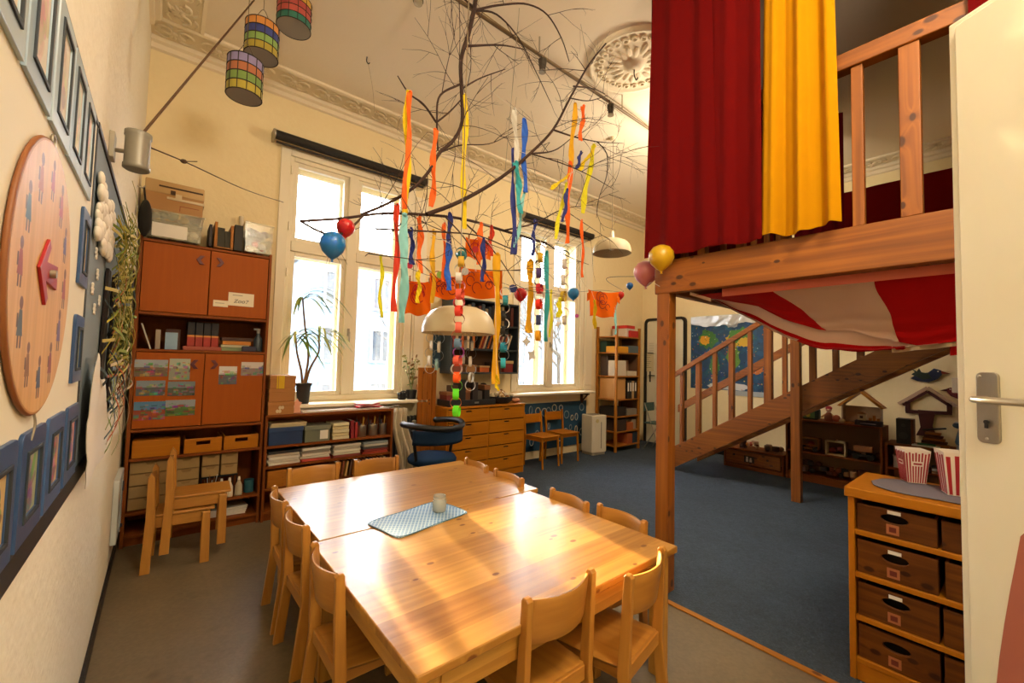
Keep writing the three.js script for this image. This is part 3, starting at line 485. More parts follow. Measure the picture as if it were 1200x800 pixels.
// =====================================================  TALL CUPBOARD  =====================================================
{
  const x0 = -0.168, x1 = 0.69, z0 = WZ + 0.01, z1 = -4.1, t = thing('tall_cupboard', 'tall orange-brown cupboard with four doors and open shelves in the corner', 'cupboard', [x0, 0, z1]), w = x1 - x0, d = z1 - z0, p = 0.02;
  const B = (a, b, c, e, f, g, r = 0.002) => bx(a, b, c, e, f, g, r);
  woody(t, 'side_panel', B(0, p, 0, 2.265, -d, 0), M.carcass, 1); woody(t, 'side_panel', B(w - p, w, 0, 2.265, -d, 0), M.carcass, 1);
  for (const y of [0.08, 0.24, 0.625, 0.835, 1.425, 1.7, 2.245]) woody(t, 'shelf_board', B(p, w - p, y - 0.02, y, -d + 0.01, -0.002), M.carcass, 0);
  woody(t, 'plinth', B(p, w - p, 0, 0.06, -0.05, -0.03), M.carcass, 0);
  woody(t, 'back_panel', bx(p, w - p, 0.06, 2.245, -d, -d + 0.008), M.carcass, 1);
  woody(t, 'divider', B(w / 2 - 0.009, w / 2 + 0.009, 0.835, 1.405, -d + 0.01, -0.025), M.carcass, 1);
  const hand = (s) => extr(s > 0 ? [[-0.02, 0.035], [0.008, 0.035], [0.032, 0], [0.008, -0.035], [-0.02, -0.035], [0.006, 0]] : [[0.02, 0.035], [-0.006, 0], [0.02, -0.035], [-0.008, -0.035], [-0.032, 0], [-0.008, 0.035]], 0.012, 0.002);
  for (const [y0, y1] of [[1.705, 2.22], [0.842, 1.4]]) for (const s of [0, 1]) {
    const a = s ? w / 2 + 0.003 : p + 0.004, b = s ? w - p - 0.004 : w / 2 - 0.003;
    const dr = woody(t, 'door', B(a, b, y0, y1, -0.022, -0.002, 0.003), M.laminate, 1);
    part(dr, 'handle', mv(hand(s ? 1 : -1), s ? a + 0.055 : b - 0.055, y1 - 0.085, -0.003), paint('#5a1a20', 0.45), { label: 'dark red arrow-shaped handle' });
  }
  // photos and notes taped to the doors
  const photo = (s, sky, land) => canvasTex(96, 64, (c, W, H) => { const r = mulberry(s * 31); c.fillStyle = sky; c.fillRect(0, 0, W, H * 0.5); c.fillStyle = land; c.fillRect(0, H * 0.45, W, H); for (let i = 0; i < 40; i++) { c.fillStyle = `rgba(${r() * 220},${r() * 200},${r() * 190},0.45)`; c.fillRect(r() * W, H * (0.15 + r() * 0.8), 4 + r() * 20, 2 + r() * 9); } });
  const zf = z1 + 0.001;
  const card = (u0, v0, u1, v1, tex, label, name = 'photo_print') => { const a = atD(u0, v0, -zf), b = atD(u1, v1, -zf); const tt = thing(name, label, name === 'photo_print' ? 'photo' : 'note', [(a.x + b.x) / 2, (a.y + b.y) / 2, zf + 0.001]); print(name === 'photo_print' ? 'picture' : 'paper', Math.abs(b.x - a.x), Math.abs(a.y - b.y), tex, tt, 0.0012); };
  card(158, 421, 196, 441, photo(1, '#9aa6b0', '#6a5a4a'), 'torn group photos at the top corner of the lower cupboard door');
  card(199, 420, 222, 445, photo(2, '#a8b0a0', '#8a9080'), 'greenish-white portrait photo beside the door handle of the cupboard');
  card(160, 446, 193, 463, photo(3, '#7a8894', '#4c545c'), 'grey landscape photo with a white caption on the cupboard door');
  card(197, 447, 228, 463, photo(4, '#6f7e88', '#4a5048'), 'dark grey landscape photo on the cupboard door next to the captioned one');
  card(157, 471, 193, 491, photo(5, '#4a7aa0', '#8a3a24'), 'blue and red landscape photo lowest on the cupboard door by the wall');
  card(194, 469, 228, 486, photo(6, '#8a94a0', '#4a6a34'), 'green meadow photo lowest on the cupboard door');
  card(257, 429, 277, 450, photo(7, '#d8d8d4', '#5a5a60'), 'black and white portrait photo on the right lower cupboard door');
  card(283, 424, 308, 440, photo(8, '#d0c8c4', '#8a7a78'), 'small pale torn group photo near the edge of the cupboard');
  const note = canvasTex(128, 80, (c, W, H) => { c.fillStyle = '#eadfc6'; c.fillRect(0, 0, W, H); c.fillStyle = '#6a6258'; c.font = '10px sans-serif'; c.fillRect(20, 14, 50, 3); c.font = 'italic bold 30px serif'; c.fillText('Zoo?', 26, 62); });
  card(268, 342, 297, 360, note, 'handwritten white note taped to the upper cupboard door', 'paper_note');
  card(250, 351, 267, 360, canvasTex(32, 16, (c, W, H) => { c.fillStyle = '#e8dcc0'; c.fillRect(0, 0, W, H); c.fillStyle = '#b8ac94'; c.fillRect(4, 6, 20, 2); }), 'small blank label beside the handwritten note on the cupboard', 'paper_note');
}
// stored in the cupboard's open shelves
const onCup = (u, v) => atD(u, v, 4.2);
const simpleBox = (name, label, cat, x0, x1, y0, y1, z0, z1, mat, lidMat, group) => { const t = thing(name, label, cat, [(x0 + x1) / 2, y0, (z0 + z1) / 2], 0, group), w = x1 - x0, h = y1 - y0, d = Math.abs(z1 - z0); if (lidMat) { part(t, 'box_body', bx(-w / 2, w / 2, 0, h * 0.8, -d / 2, d / 2, 0.004), mat); part(t, 'lid', bx(-w / 2 - 0.006, w / 2 + 0.006, h * 0.74, h, -d / 2 - 0.006, d / 2 + 0.006, 0.005), lidMat); } else part(t, 'box_body', bx(-w / 2, w / 2, 0, h, -d / 2, d / 2, 0.004), mat); return t; };
function book(name, label, cat, x, y, z, w, h, d, col, tilt = 0, group, flatOn = false) {      // spine faces +z; w thickness, h height, d depth
  const t = thing(name, label, cat, [x, y, z], 0, group); const c = paint(col, 0.6);
  part(t, 'cover', [bx(-w / 2, -w / 2 + 0.002, 0, h, -d, 0), bx(w / 2 - 0.002, w / 2, 0, h, -d, 0), bx(-w / 2, w / 2, 0, h, -0.003, 0.001, 0.001)], c); part(t, 'pages', bx(-w / 2 + 0.002, w / 2 - 0.002, 0.004, h - 0.004, -d + 0.004, -0.003), M.paperWhite);
  if (flatOn) { t.rotation.z = Math.PI / 2; } else t.rotation.z = tilt; return t;
}
{
  const y = 1.426;
  for (let i = 0; i < 4; i++) { const t = thing('binder', 'tall book with black top and red spine in the open cupboard shelf', 'book', [0.17 + i * 0.052, y + 0.03, -4.2], 0, 'red and black books in the cupboard'); part(t, 'cover', [bx(-0.024, 0.024, 0, 0.085, -0.17, 0, 0.003)], paint('#9c2a1c', 0.6)); part(t, 'spine_top', bx(-0.024, 0.024, 0.086, 0.195, -0.17, 0, 0.003), paint('#1c1a20', 0.6)); part(t, 'spine_band', bx(-0.0245, 0.0245, 0.075, 0.09, -0.1, 0.001, 0.001), paint('#d08a3c', 0.6)); }
  simpleBox('game_box', 'flat reddish game box under the red and black books', 'box', 0.12, 0.37, y, y + 0.03, -4.4, -4.16, paint('#a5503c', 0.6));
  book('picture_book', 'blue and white picture book standing face-out in the cupboard shelf', 'book', 0.05, y, -4.17, 0.075, 0.13, 0.02, '#8fb0cc');
  book('picture_book', 'dark brown book behind the blue picture book in the cupboard shelf', 'book', 0.06, y, -4.25, 0.09, 0.16, 0.03, '#4a2a20');
  book('slim_folder', 'slim white folder leaning at the side of the cupboard shelf', 'folder', -0.07, y, -4.2, 0.008, 0.2, 0.2, '#d8d2c4', 0.3);
  book('picture_book', 'thin pale book upright near the leaning folder', 'book', -0.03, y, -4.22, 0.03, 0.15, 0.16, '#b0a08c');
  const stack = [['#3a2018', 0.035], ['#d0862e', 0.032], ['#c8b878', 0.02]]; let yy = y + 0.002;
  [['#8a9a70', 0.028, 0.19, 0, 'lowest green-grey book of the stack lying in the cupboard shelf'], ['#c8c4a4', 0.02, 0.2, 0, 'pale book lying in the cupboard shelf stack'], ['#d0862e', 0.03, 0.2, 0.1, 'orange-yellow book lying askew on the stack in the cupboard shelf'], ['#3a1c16', 0.028, 0.22, 0.12, 'dark red-brown book topping the stack in the cupboard shelf']].forEach(([c, th, w, tl, l]) => { const t = solo('lying_book', l, 'book', [bx(-w / 2, w / 2, 0, th, -0.14, 0, 0.002)], paint(c, 0.6), [0.47 + tl * 0.1, yy, -4.2]); yy += th + 0.002; });
  solo('toy_truck_box', 'small dark blue box at the front of the cupboard shelf', 'box', bx(-0.05, 0.05, 0, 0.045, -0.08, 0, 0.006), paint('#222648', 0.5), [0.565, y, -4.16]);
  { const t = thing('spray_bottle', 'dark grey bottle with pale cap at the right end of the cupboard shelf', 'bottle', [0.635, y, -4.22]); part(t, 'bottle_body', lathe([[0.001, 0], [0.032, 0], [0.034, 0.01], [0.032, 0.11], [0.016, 0.14], [0.014, 0.16]], 20), paint('#3b4650', 0.3)); part(t, 'cap', [cyl(0.014, 0.014, 0.03, 0, 0.175, 0, 14), box(0.05, 0.016, 0.02, -0.012, 0.195, 0, 0.004)], paint('#9a948c', 0.5)); }
  // lower part: wooden boxes with grips, paper drawers, paint jars
  const yb = 0.626;
  const gripBox = (x0, x1, h, label, grip) => { const t = thing('wooden_box', label, 'box', [(x0 + x1) / 2, yb, -4.13]); const w = x1 - x0; if (grip) { woody(t, 'front_panel', extr([[-w / 2, 0], [w / 2, 0], [w / 2, h], [-w / 2, h]], 0.012, 0.002, [[[-0.045, h - 0.05], [-0.045, h - 0.022], [0.045, h - 0.022], [0.045, h - 0.05]]]), M.drawer, 0); woody(t, 'side_panel', bx(-w / 2, -w / 2 + 0.01, 0, h, -0.26, 0), M.drawer); woody(t, 'side_panel', bx(w / 2 - 0.01, w / 2, 0, h, -0.26, 0), M.drawer); woody(t, 'bottom_panel', bx(-w / 2 + 0.01, w / 2 - 0.01, 0, 0.008, -0.26, 0), M.drawer); } else woody(t, 'box_body', bx(-w / 2, w / 2, 0, h, -0.26, 0.012, 0.004), M.drawer, 0); };
  gripBox(-0.135, 0.14, 0.125, 'plain orange wooden box at the left of the cupboard\'s box shelf', false); gripBox(0.165, 0.405, 0.11, 'wooden box with slotted grip in the middle of the cupboard\'s box shelf', true); gripBox(0.42, 0.66, 0.11, 'wooden box with slotted grip at the right end of the cupboard\'s box shelf', true);
  const pd = paint('#8f7348', 0.8);
  const dr = (x0, x1, y0, y1, l, g) => { const t = thing('cardboard_drawer_box', l, 'drawer box', [(x0 + x1) / 2, y0, -4.14], 0, g), w = x1 - x0, h = y1 - y0; part(t, 'box_body', bx(-w / 2, w / 2, 0, h, -0.28, -0.004, 0.003), pd); part(t, 'front_panel', extr([[-w / 2 + 0.004, 0.004], [w / 2 - 0.004, 0.004], [w / 2 - 0.004, h - 0.006], [0.035, h - 0.006], [0.022, h - 0.024], [-0.022, h - 0.024], [-0.035, h - 0.006], [-w / 2 + 0.004, h - 0.006]], 0.006, 0.001).translate(0, 0, -0.004), paint('#a08456', 0.8)); };
  for (let k = 0; k < 4; k++) dr(-0.14, 0.1, 0.245 + k * 0.088, 0.33 + k * 0.088, 'wide beige cardboard drawer stacked in the lower cupboard', 'wide cardboard drawers in the lower cupboard');
  for (let k = 0; k < 4; k++) dr(0.11, 0.27, 0.245 + k * 0.088, 0.33 + k * 0.088, 'narrow beige cardboard drawer in the lower cupboard', 'narrow cardboard drawers in the lower cupboard');
  for (let c = 0; c < 2; c++) for (let k = 2; k < 4; k++) dr(0.285 + c * 0.125, 0.4 + c * 0.125, 0.245 + k * 0.088, 0.33 + k * 0.088, 'small beige cardboard drawer above the paint bottles', 'small cardboard drawers above the paint bottles');
  { const t = thing('drawer_stand', 'dark wire stand carrying the small cardboard drawers', 'stand', [0.405, 0.241, -4.2]); for (const a of [-0.12, 0.12]) for (const b of [0.05, -0.17]) part(t, 'leg', rod([a, 0, b], [a, 0.178, b], 0.004), M.black); part(t, 'tray', bx(-0.125, 0.125, 0.168, 0.178, -0.2, 0.06), M.black); }
  const bot = (x, c, l) => { const t = thing('paint_bottle', l, 'bottle', [x, 0.241, -4.14]); part(t, 'bottle_body', lathe([[0.001, 0], [0.026, 0], [0.028, 0.012], [0.026, 0.08], [0.012, 0.115], [0.009, 0.13]], 18), paint(c, 0.4)); part(t, 'cap', cyl(0.011, 0.008, 0.025, 0, 0.14, 0, 12), paint('#e8e0d0', 0.5)); };
  bot(0.42, '#d8c8a8', 'cream paint bottle beside the brushes in the lower cupboard'); bot(0.475, '#e4d4b8', 'white paint bottle between two others in the lower cupboard'); bot(0.54, '#b0a48c', 'greyish paint bottle next to the blue tin in the lower cupboard');
  { const t = thing('brush_jar', 'dark jar full of paint brushes in the lower cupboard', 'jar', [0.345, 0.241, -4.118]); part(t, 'jar', lathe([[0.001, 0], [0.035, 0], [0.038, 0.09], [0.035, 0.09], [0.032, 0.005], [0.001, 0.004]], 20), paint('#4a3428', 0.4)); for (let k = 0; k < 7; k++) part(t, 'brush', rod([(k - 3) * 0.006, 0.01, 0], [(k - 3) * 0.016 + 0.01, 0.16 + (k % 3) * 0.02, (k % 2) * 0.02 - 0.01], 0.003, 6), paint(k % 2 ? '#c8c4bc' : '#8a5a34', 0.5)); }
  solo('tin_can', 'teal blue tin in the lower cupboard shelf', 'tin', [lathe([[0.001, 0], [0.036, 0], [0.037, 0.004], [0.036, 0.01], [0.036, 0.1], [0.038, 0.104], [0.001, 0.106]], 24)], paint('#2f6474', 0.4), [0.62, 0.241, -4.2]);
  { const t = thing('paper_stack', 'loose stack of white paper on the lowest cupboard shelf', 'paper'); t.position.set(0.46, 0.081, -4.28); for (let k = 0; k < 5; k++) part(t, 'sheet', rot(bx(-0.15, 0.15, k * 0.012, k * 0.012 + 0.009, -0.11, 0.11, 0.002), 0, (k - 2) * 0.05, 0), M.paperWhite); }
}
// things on top of the cupboard
{
  const y = 2.266;
  const clear = (x0, x1, y0, y1, z0, z1, l, fill) => { const t = thing('storage_box', l, 'storage box', [(x0 + x1) / 2, y0, (z0 + z1) / 2]), w = (x1 - x0) / 2, d = Math.abs(z1 - z0) / 2, h = y1 - y0; part(t, 'tub', [bx(-w, w, 0, 0.004, -d, d), bx(-w, -w + 0.003, 0, h, -d, d), bx(w - 0.003, w, 0, h, -d, d), bx(-w, w, 0, h, d - 0.003, d), bx(-w, w, 0, h, -d, -d + 0.003)], M.clearPlastic); part(t, 'rim', [bx(-w - 0.008, w + 0.008, h - 0.012, h, d - 0.002, d + 0.008, 0.003), bx(-w - 0.008, w + 0.008, h - 0.012, h, -d - 0.008, -d + 0.002, 0.003), bx(-w - 0.008, -w, h - 0.012, h, -d, d, 0.003), bx(w, w + 0.008, h - 0.012, h, -d, d, 0.003)], M.clearPlastic); const r = mulberry(Math.round(x0 * 1000) + 7); const gs = {}; for (let i = 0; i < 26; i++) { const c = fill[i % fill.length]; (gs[c] ??= []).push(sph(0.02 + r() * 0.018, (r() - 0.5) * (w * 2 - 0.07), 0.025 + r() * h * 0.55, (r() - 0.5) * (d * 2 - 0.07), 1, 0.8, 1, 8, 6)); } for (const c in gs) part(t, 'contents', gs[c], paint(c, 0.8)); return t; };
  clear(-0.13, 0.19, y, y + 0.13, -4.44, -4.12, 'clear plastic box with white papers on top of the cupboard', ['#e8e2d0', '#d8d0bc', '#a8a890']);
  solo('white_folder', 'white paper sheet standing at the front of the clear box on the cupboard', 'paper', bx(-0.105, 0.105, 0, 0.1, 0, 0.002), M.paperWhite, [0.0, y + 0.01, -4.116]);
  clear(-0.15, 0.2, y + 0.131, y + 0.21, -4.45, -4.12, 'flat clear plastic box with greenish contents stacked on another box', ['#5a6a54', '#a8883c', '#7a7a6a', '#46563c']);
  const sc = thing('cardboard_suitcase', 'large brown cardboard carton with taped lid on top of the cupboard stack', 'carton', [0.02, y + 0.211, -4.29]);
  woody(sc, 'carton_body', bx(-0.175, 0.175, 0, 0.15, -0.14, 0.14, 0.006), S({ color: '#b4895a', roughness: 0.85 })); woody(sc, 'lid', bx(-0.18, 0.18, 0.135, 0.235, -0.145, 0.145, 0.008), S({ color: '#c9a878', roughness: 0.85 })); part(sc, 'tape', [bx(-0.05, 0.182, 0.1, 0.118, -0.02, 0.1455), bx(0.0, 0.04, 0.118, 0.15, 0.1, 0.1462)], paint('#d8c8a8', 0.6)); part(sc, 'strap', [bx(-0.1, 0.17, 0.185, 0.197, 0.1, 0.148), bx(-0.03, 0.0, 0.14, 0.17, 0.1, 0.149)], paint('#4a3426', 0.7)); part(sc, 'printed_mark', [bx(0.03, 0.15, 0.06, 0.064, 0.14, 0.1412), bx(0.03, 0.034, 0.02, 0.064, 0.14, 0.1412)], paint('#8a3a2a', 0.7));
  const bk = thing('file_box', 'brown wooden magazine box with dark files on the cupboard', 'box', [0.33, y, -4.28]); part(bk, 'box_body', [bx(-0.05, -0.03, 0, 0.21, -0.12, 0.13, 0.003), bx(0.06, 0.08, 0, 0.2, -0.12, 0.13, 0.003), bx(-0.05, 0.08, 0, 0.01, -0.12, 0.13)], M.shelfPine); part(bk, 'files', [bx(-0.03, 0.02, 0.01, 0.17, -0.11, 0.12, 0.003), bx(0.022, 0.06, 0.01, 0.15, -0.11, 0.11, 0.003)], paint('#3c3a2c', 0.7));
  solo('dark_file_box', 'black cardboard file box standing on the cupboard next to clear boxes', 'box', [bx(-0.03, 0.03, 0, 0.215, -0.13, 0.12, 0.004)], paint('#1e1c18', 0.6), [0.445, y, -4.27]);
  solo('dark_folder', 'thin dark folder on the cupboard beside the wooden magazine box', 'folder', [bx(-0.01, 0.01, 0, 0.18, -0.13, 0.12, 0.003)], paint('#2c1f1c', 0.6), [0.255, y, -4.27]);
  clear(0.49, 0.685, y, y + 0.115, -4.42, -4.12, 'lower clear plastic box with red and cream toys at the cupboard edge', ['#d0503c', '#e8d8a8', '#e8a060', '#efe6d0']);
  clear(0.485, 0.69, y + 0.116, y + 0.25, -4.43, -4.12, 'upper clear plastic box holding dark brown cones at the cupboard edge', ['#3a2a24', '#5a3428', '#4a2c30', '#6a4a38']);
  { const t = thing('paper_roll', 'translucent paper rolls leaning behind the clear boxes on the cupboard', 'paper roll', [0.5, y + 0.25, -4.47]); for (const k of [0, 1]) part(t, 'roll', rod([0.02 + k * 0.05, -0.25, 0.01], [-0.01 + k * 0.05, 0.13 - k * 0.03, -0.0], 0.018, 14), paint('#d9cdb4', 0.7)); }
  // beside the cupboard, against the left wall
  const bg = thing('black_bag', 'black bag hanging on a hook beside the tall cupboard', 'bag', [WL + 0.002, 2.28, -3.98]); part(bg, 'bag_body', sph(0.07, 0.05, 0.08, 0, 0.55, 1.9, 1.1, 16, 12), paint('#17140f', 0.9)); part(bg, 'strap', tube([[0.05, 0.18, 0.03], [0.035, 0.3, 0], [0.05, 0.18, -0.03]], 0.006, 12), paint('#17140f', 0.9)); part(bg, 'hook', [tube([[0, 0.3, 0], [0.03, 0.295, 0], [0.04, 0.31, 0]], 0.005, 8)], M.steel);
  for (let k = 0; k < 3; k++) solo('white_board', 'white board edge standing between the cupboard and the picture board', 'board', bx(0, 0.004, 0, 0.36, -0.15, 0.15, 0.001), M.paperWhite, [WL + 0.002 + k * 0.006, 1.95, -3.88 - k * 0.02], 0, 'white boards beside the cupboard');
  solo('dark_ledge', 'narrow dark shelf ledge on the left wall holding white boards', 'shelf', [bx(0, 0.024, 0, 0.02, -0.2, 0.18, 0.003), bx(0, 0.015, -0.55, 0, -0.18, -0.14, 0.003), bx(0, 0.015, -0.55, 0, 0.12, 0.16, 0.003)], M.black, [WL, 1.929, -3.88]);
}
// the two big wooden chairs in front of the cupboard: straight tapered posts, box seats
function stoutChair(label) {
  const t = thing('stout_chair', label, 'chair'), w = 0.15;
  for (const s of [-1, 1]) { woody(t, 'back_post', mv(rot(extr([[-0.185, 0], [-0.135, 0], [-0.122, 0.34], [-0.135, 0.6], [-0.155, 0.63], [-0.17, 0.6], [-0.17, 0.34]], 0.036, 0.005), 0, -Math.PI / 2, 0), s * w + 0.018, 0, 0), M.beech, 1); woody(t, 'front_leg', mv(rot(extr([[0.12, 0], [0.172, 0], [0.165, 0.335], [0.12, 0.335]], 0.034, 0.005), 0, -Math.PI / 2, 0), s * w + 0.018, 0, 0), M.beech, 1); woody(t, 'side_rail', bx(s * (w - 0.042) - 0.011, s * (w - 0.042) + 0.011, 0.265, 0.334, -0.14, 0.13, 0.004), M.beech); }
  woody(t, 'seat', bx(-w + 0.02, w - 0.02, 0.336, 0.354, -0.125, 0.19, 0.006), M.beech, 2);
  woody(t, 'backrest', sheet((a, b) => { const x = (a - 0.5) * 2; return V3(x * (w - 0.016), 0.44 + 0.14 * b, -0.152 - 0.012 * (1 - x * x)); }, 10, 3, 0.014), M.beech, 0);
  woody(t, 'front_rail', bx(-w + 0.018, w - 0.018, 0.27, 0.33, 0.125, 0.145, 0.004), M.beech);
  return t;
}
{ const a = stoutChair('lower stout wooden child\'s chair of the stacked pair before the cupboard'); a.position.set(0.15, 0, -3.7); a.rotation.y = Math.PI / 2 - 0.06; const b = copy(a, [0.24, 0.098, -3.705], Math.PI / 2 - 0.06, 'stout wooden child\'s chair stacked on top of another before the cupboard'); }
// =====================================================  ALONG THE WINDOW WALL  =====================================================
// roller blinds above the windows
for (const [u0, v0, u1, v1, l] of [[322, 158, 500, 212, 'black rolled-up blind above the window with the palm'], [614, 251, 695, 277, 'black rolled-up blind above the window with paper stars']]) {
  const a = atD(u0, v0, 4.4), b = atD(u1, v1, 4.4), len = b.x - a.x, t = thing('roller_blind', l, 'blind', [a.x, (a.y + b.y) / 2, -4.41]);
  part(t, 'roll', cyl(0.042, 0.042, len, 0, 0, 0, 24).rotateZ(Math.PI / 2).translate(len / 2, 0, 0), paint('#1d1814', 0.75)); part(t, 'end_cap', [cyl(0.046, 0.046, 0.014, 0, 0, 0, 24).rotateZ(Math.PI / 2), cyl(0.046, 0.046, 0.014, 0, 0, 0, 24).rotateZ(Math.PI / 2).translate(len, 0, 0)], M.steel); part(t, 'bracket', [bx(-0.01, 0.01, -0.05, 0.05, -0.09, 0, 0.003), bx(len - 0.01, len + 0.01, -0.05, 0.05, -0.09, 0, 0.003)], M.steel); part(t, 'bottom_bar', bx(0.02, len - 0.02, -0.07, -0.05, -0.03, -0.015, 0.003), paint('#2a2420', 0.7));
}
// low shelf unit under the first window
{
  const x0 = 0.7, x1 = 1.84, zf = -4.08, zb = -4.36, h = 0.89, t = thing('low_bookshelf', 'low brown bookshelf full of papers, tins and boxes under the window', 'shelf', [x0, 0, zf]), w = x1 - x0, d = zf - zb;
  woody(t, 'top_board', bx(0, w, h - 0.022, h, -d, 0.004, 0.003), M.carcass, 0); for (const a of [0, w - 0.02]) woody(t, 'side_panel', bx(a, a + 0.02, 0, h - 0.022, -d, 0, 0.002), M.carcass, 1); for (const y of [0.08, 0.27, 0.455, 0.625]) woody(t, 'shelf_board', bx(0.02, w - 0.02, y - 0.02, y, -d + 0.008, -0.003, 0.002), M.carcass, 0); woody(t, 'back_panel', bx(0.02, w - 0.02, 0.06, h - 0.022, -d, -d + 0.008), M.carcass, 0); woody(t, 'plinth', bx(0.02, w - 0.02, 0, 0.06, -0.04, -0.025), M.carcass, 0);
  const zz = zf - 0.02;
  // upper compartment
  const y1 = 0.626; simpleBox('plastic_crate', 'dark blue plastic crate in the low bookshelf', 'crate', 0.735, 1.0, y1, y1 + 0.15, zf - 0.25, zz, paint('#1d3a6c', 0.5), paint('#234478', 0.5));
  { const p = thing('paper_pile', 'beige papers lying on the dark blue crate', 'paper', [0.88, y1 + 0.151, zf - 0.13]); for (let k = 0; k < 3; k++) part(p, 'sheet', rot(bx(-0.14, 0.15, k * 0.012, k * 0.012 + 0.009, -0.1, 0.1, 0.002), 0, 0.04 * k, 0), paint('#d8c8a0', 0.85)); }
  { const s = simpleBox('grey_green_box', 'grey-green file box with a white label in the low bookshelf', 'box', 1.02, 1.235, y1, y1 + 0.145, zf - 0.25, zz, paint('#6c7260', 0.7), paint('#7c8070', 0.7)); part(s, 'label_card', bx(0.02, 0.09, 0.02, 0.1, 0.115, 0.1165), M.paperWhite); }
  for (let k = 0; k < 5; k++) solo('notebook', 'cream notebook in the flat pile of the low bookshelf', 'book', bx(-0.075, 0.075, 0, 0.028, -0.2, 0, 0.003), paint(k % 2 ? '#d8c898' : '#e4dab4', 0.8), [1.335, y1 + 0.001 + k * 0.031, zz - (k % 2) * 0.01], (k - 2) * 0.03, 'pile of cream notebooks');
  book('red_book', 'dark red book upright beside the tins', 'book', 1.445, y1, zz, 0.03, 0.17, 0.18, '#8a1e24', 0.05); book('red_book', 'bright red book upright beside the tins', 'book', 1.478, y1, zz, 0.022, 0.15, 0.18, '#a82c28');
  for (const [x, q, l] of [[1.55, 0.05, 'metal tin of pencils next to the red books'], [1.665, 0.048, 'metal tin of pencils in the middle of three'], [1.77, 0.038, 'narrow metal tin of pencils at the shelf end']]) { const c = thing('pencil_tin', l, 'tin', [x, y1, zf - 0.09]); part(c, 'tin', lathe([[0.001, 0], [q, 0], [q, 0.108], [q + 0.002, 0.11], [q - 0.002, 0.11], [q - 0.002, 0.004], [0.001, 0.004]], 24), M.metal); for (let k = 0; k < 8; k++) { const a = k * 0.8; part(c, 'pencil', rod([Math.cos(a) * q * 0.4, 0.01, Math.sin(a) * q * 0.4], [Math.cos(a) * q * 1.1, 0.15 + (k % 3) * 0.022, Math.sin(a) * q * 1.1], 0.004, 6), paint(['#2a2a30', '#7a3a24', '#c8a040', '#34506a', '#3a3434'][k % 5], 0.5)); } }
  // middle compartment: piles of paper and magazines
  const y2 = 0.456; let n = 0; for (const [px, cols] of [[0.86, ['#e8e0d0', '#d8d0c0', '#efe9dc', '#c8bca8', '#2a2a2c']], [1.12, ['#c04a3c', '#d8cfbe', '#e6dccb', '#8a8478', '#d8d4c8']], [1.4, ['#8a4038', '#d8d0bc', '#efe8d8', '#b8b0a0', '#d0c8b8']], [1.68, ['#b0402c', '#8a3430', '#5a5a58', '#c8c4b8', '#8f9a9c']]]) { const p = thing('magazine_pile', ['pile of white papers beside the cupboard end of the bookshelf', 'pile of magazines with a red one at the bottom', 'pile of cream magazines beside the red-bottomed pile', 'pile of dark and red folders at the bookshelf\'s jacket end'][n++], 'magazines', [px, y2, zf - 0.12]); cols.forEach((c, k) => part(p, 'magazine', rot(bx(-0.125, 0.125, k * 0.024, k * 0.024 + 0.021, -0.1, 0.1, 0.003), 0, Math.sin(k * 3 + n) * 0.08, 0), paint(c, 0.7))); }
  // lower compartment: a row of slim orange and wooden books
  for (let k = 0; k < 14; k++) book('slim_book', 'slim ochre and brown book leaning in the lower row of the bookshelf', 'book', 1.29 + k * 0.036, 0.273, zz - 0.01, 0.02, 0.14, 0.18, ['#b8702c', '#c88a3c', '#8a4a28', '#d8b070', '#6a4a38'][k % 5], -0.12, 'slim books in the lower row of the bookshelf');
  simpleBox('wooden_crate', 'pale wooden crate in the lower compartment of the bookshelf', 'crate', 0.74, 1.1, 0.271, 0.41, zf - 0.24, zz, M.shelfPine);
}
// cartons on the low shelf
[0, 1, 2].forEach((k) => { const t = thing('shoe_carton', ['lowest brown carton with pale paint marks', 'plain brown carton in the middle of the stack', 'topmost brown carton with a yellow tape stripe'][k], 'carton', [0.815, 0.891 + k * 0.112, -4.2], 0.02 * k); part(t, 'carton_body', bx(-0.1, 0.1, 0, 0.108, -0.13, 0.12, 0.003), M.card, { wood: true }); part(t, 'lid', bx(-0.103, 0.103, 0.08, 0.11, -0.133, 0.123, 0.003), M.card, { wood: true }); if (k === 2) part(t, 'tape_stripe', [bx(-0.035, 0.01, 0, 0.1105, 0.122, 0.1245), bx(-0.05, -0.04, 0, 0.11, 0.122, 0.1245)], paint('#d8b020', 0.5)); if (k === 0) part(t, 'paint_mark', [0, 1, 2, 3].map((q) => sph(0.012, -0.03 + q * 0.02 - (q > 1 ? 0.02 : 0), 0.03 + (q % 2) * 0.03, 0.1205, 1, 1.3, 0.12, 10, 8)), paint('#d8c4a0', 0.8)); });
solo('white_tray', 'sunlit white tray lying on the low bookshelf', 'tray', [bx(-0.4, 0.4, 0, 0.008, -0.11, 0.11, 0.003), bx(-0.4, 0.4, 0.008, 0.016, 0.1, 0.11), bx(-0.4, 0.4, 0.008, 0.016, -0.11, -0.1)], paint('#dcd2c8', 0.3), [1.4, 0.891, -4.2]);
{ const t = thing('folded_cloth', 'folded red and white cloth lying on the white tray', 'cloth', [1.62, 0.9085, -4.22]); ['#c42c3c', '#efe6e0', '#b8243a', '#efe4dc'].forEach((c, k) => part(t, 'cloth_layer', rot(sheet((a, b) => V3((a - 0.5) * (0.24 - k * 0.02), 0.006 + k * 0.009 + 0.004 * Math.sin(a * 7 + b * 5 + k), (b - 0.5) * 0.15), 10, 6, 0.007), 0, k * 0.15, 0), cloth(c))); }
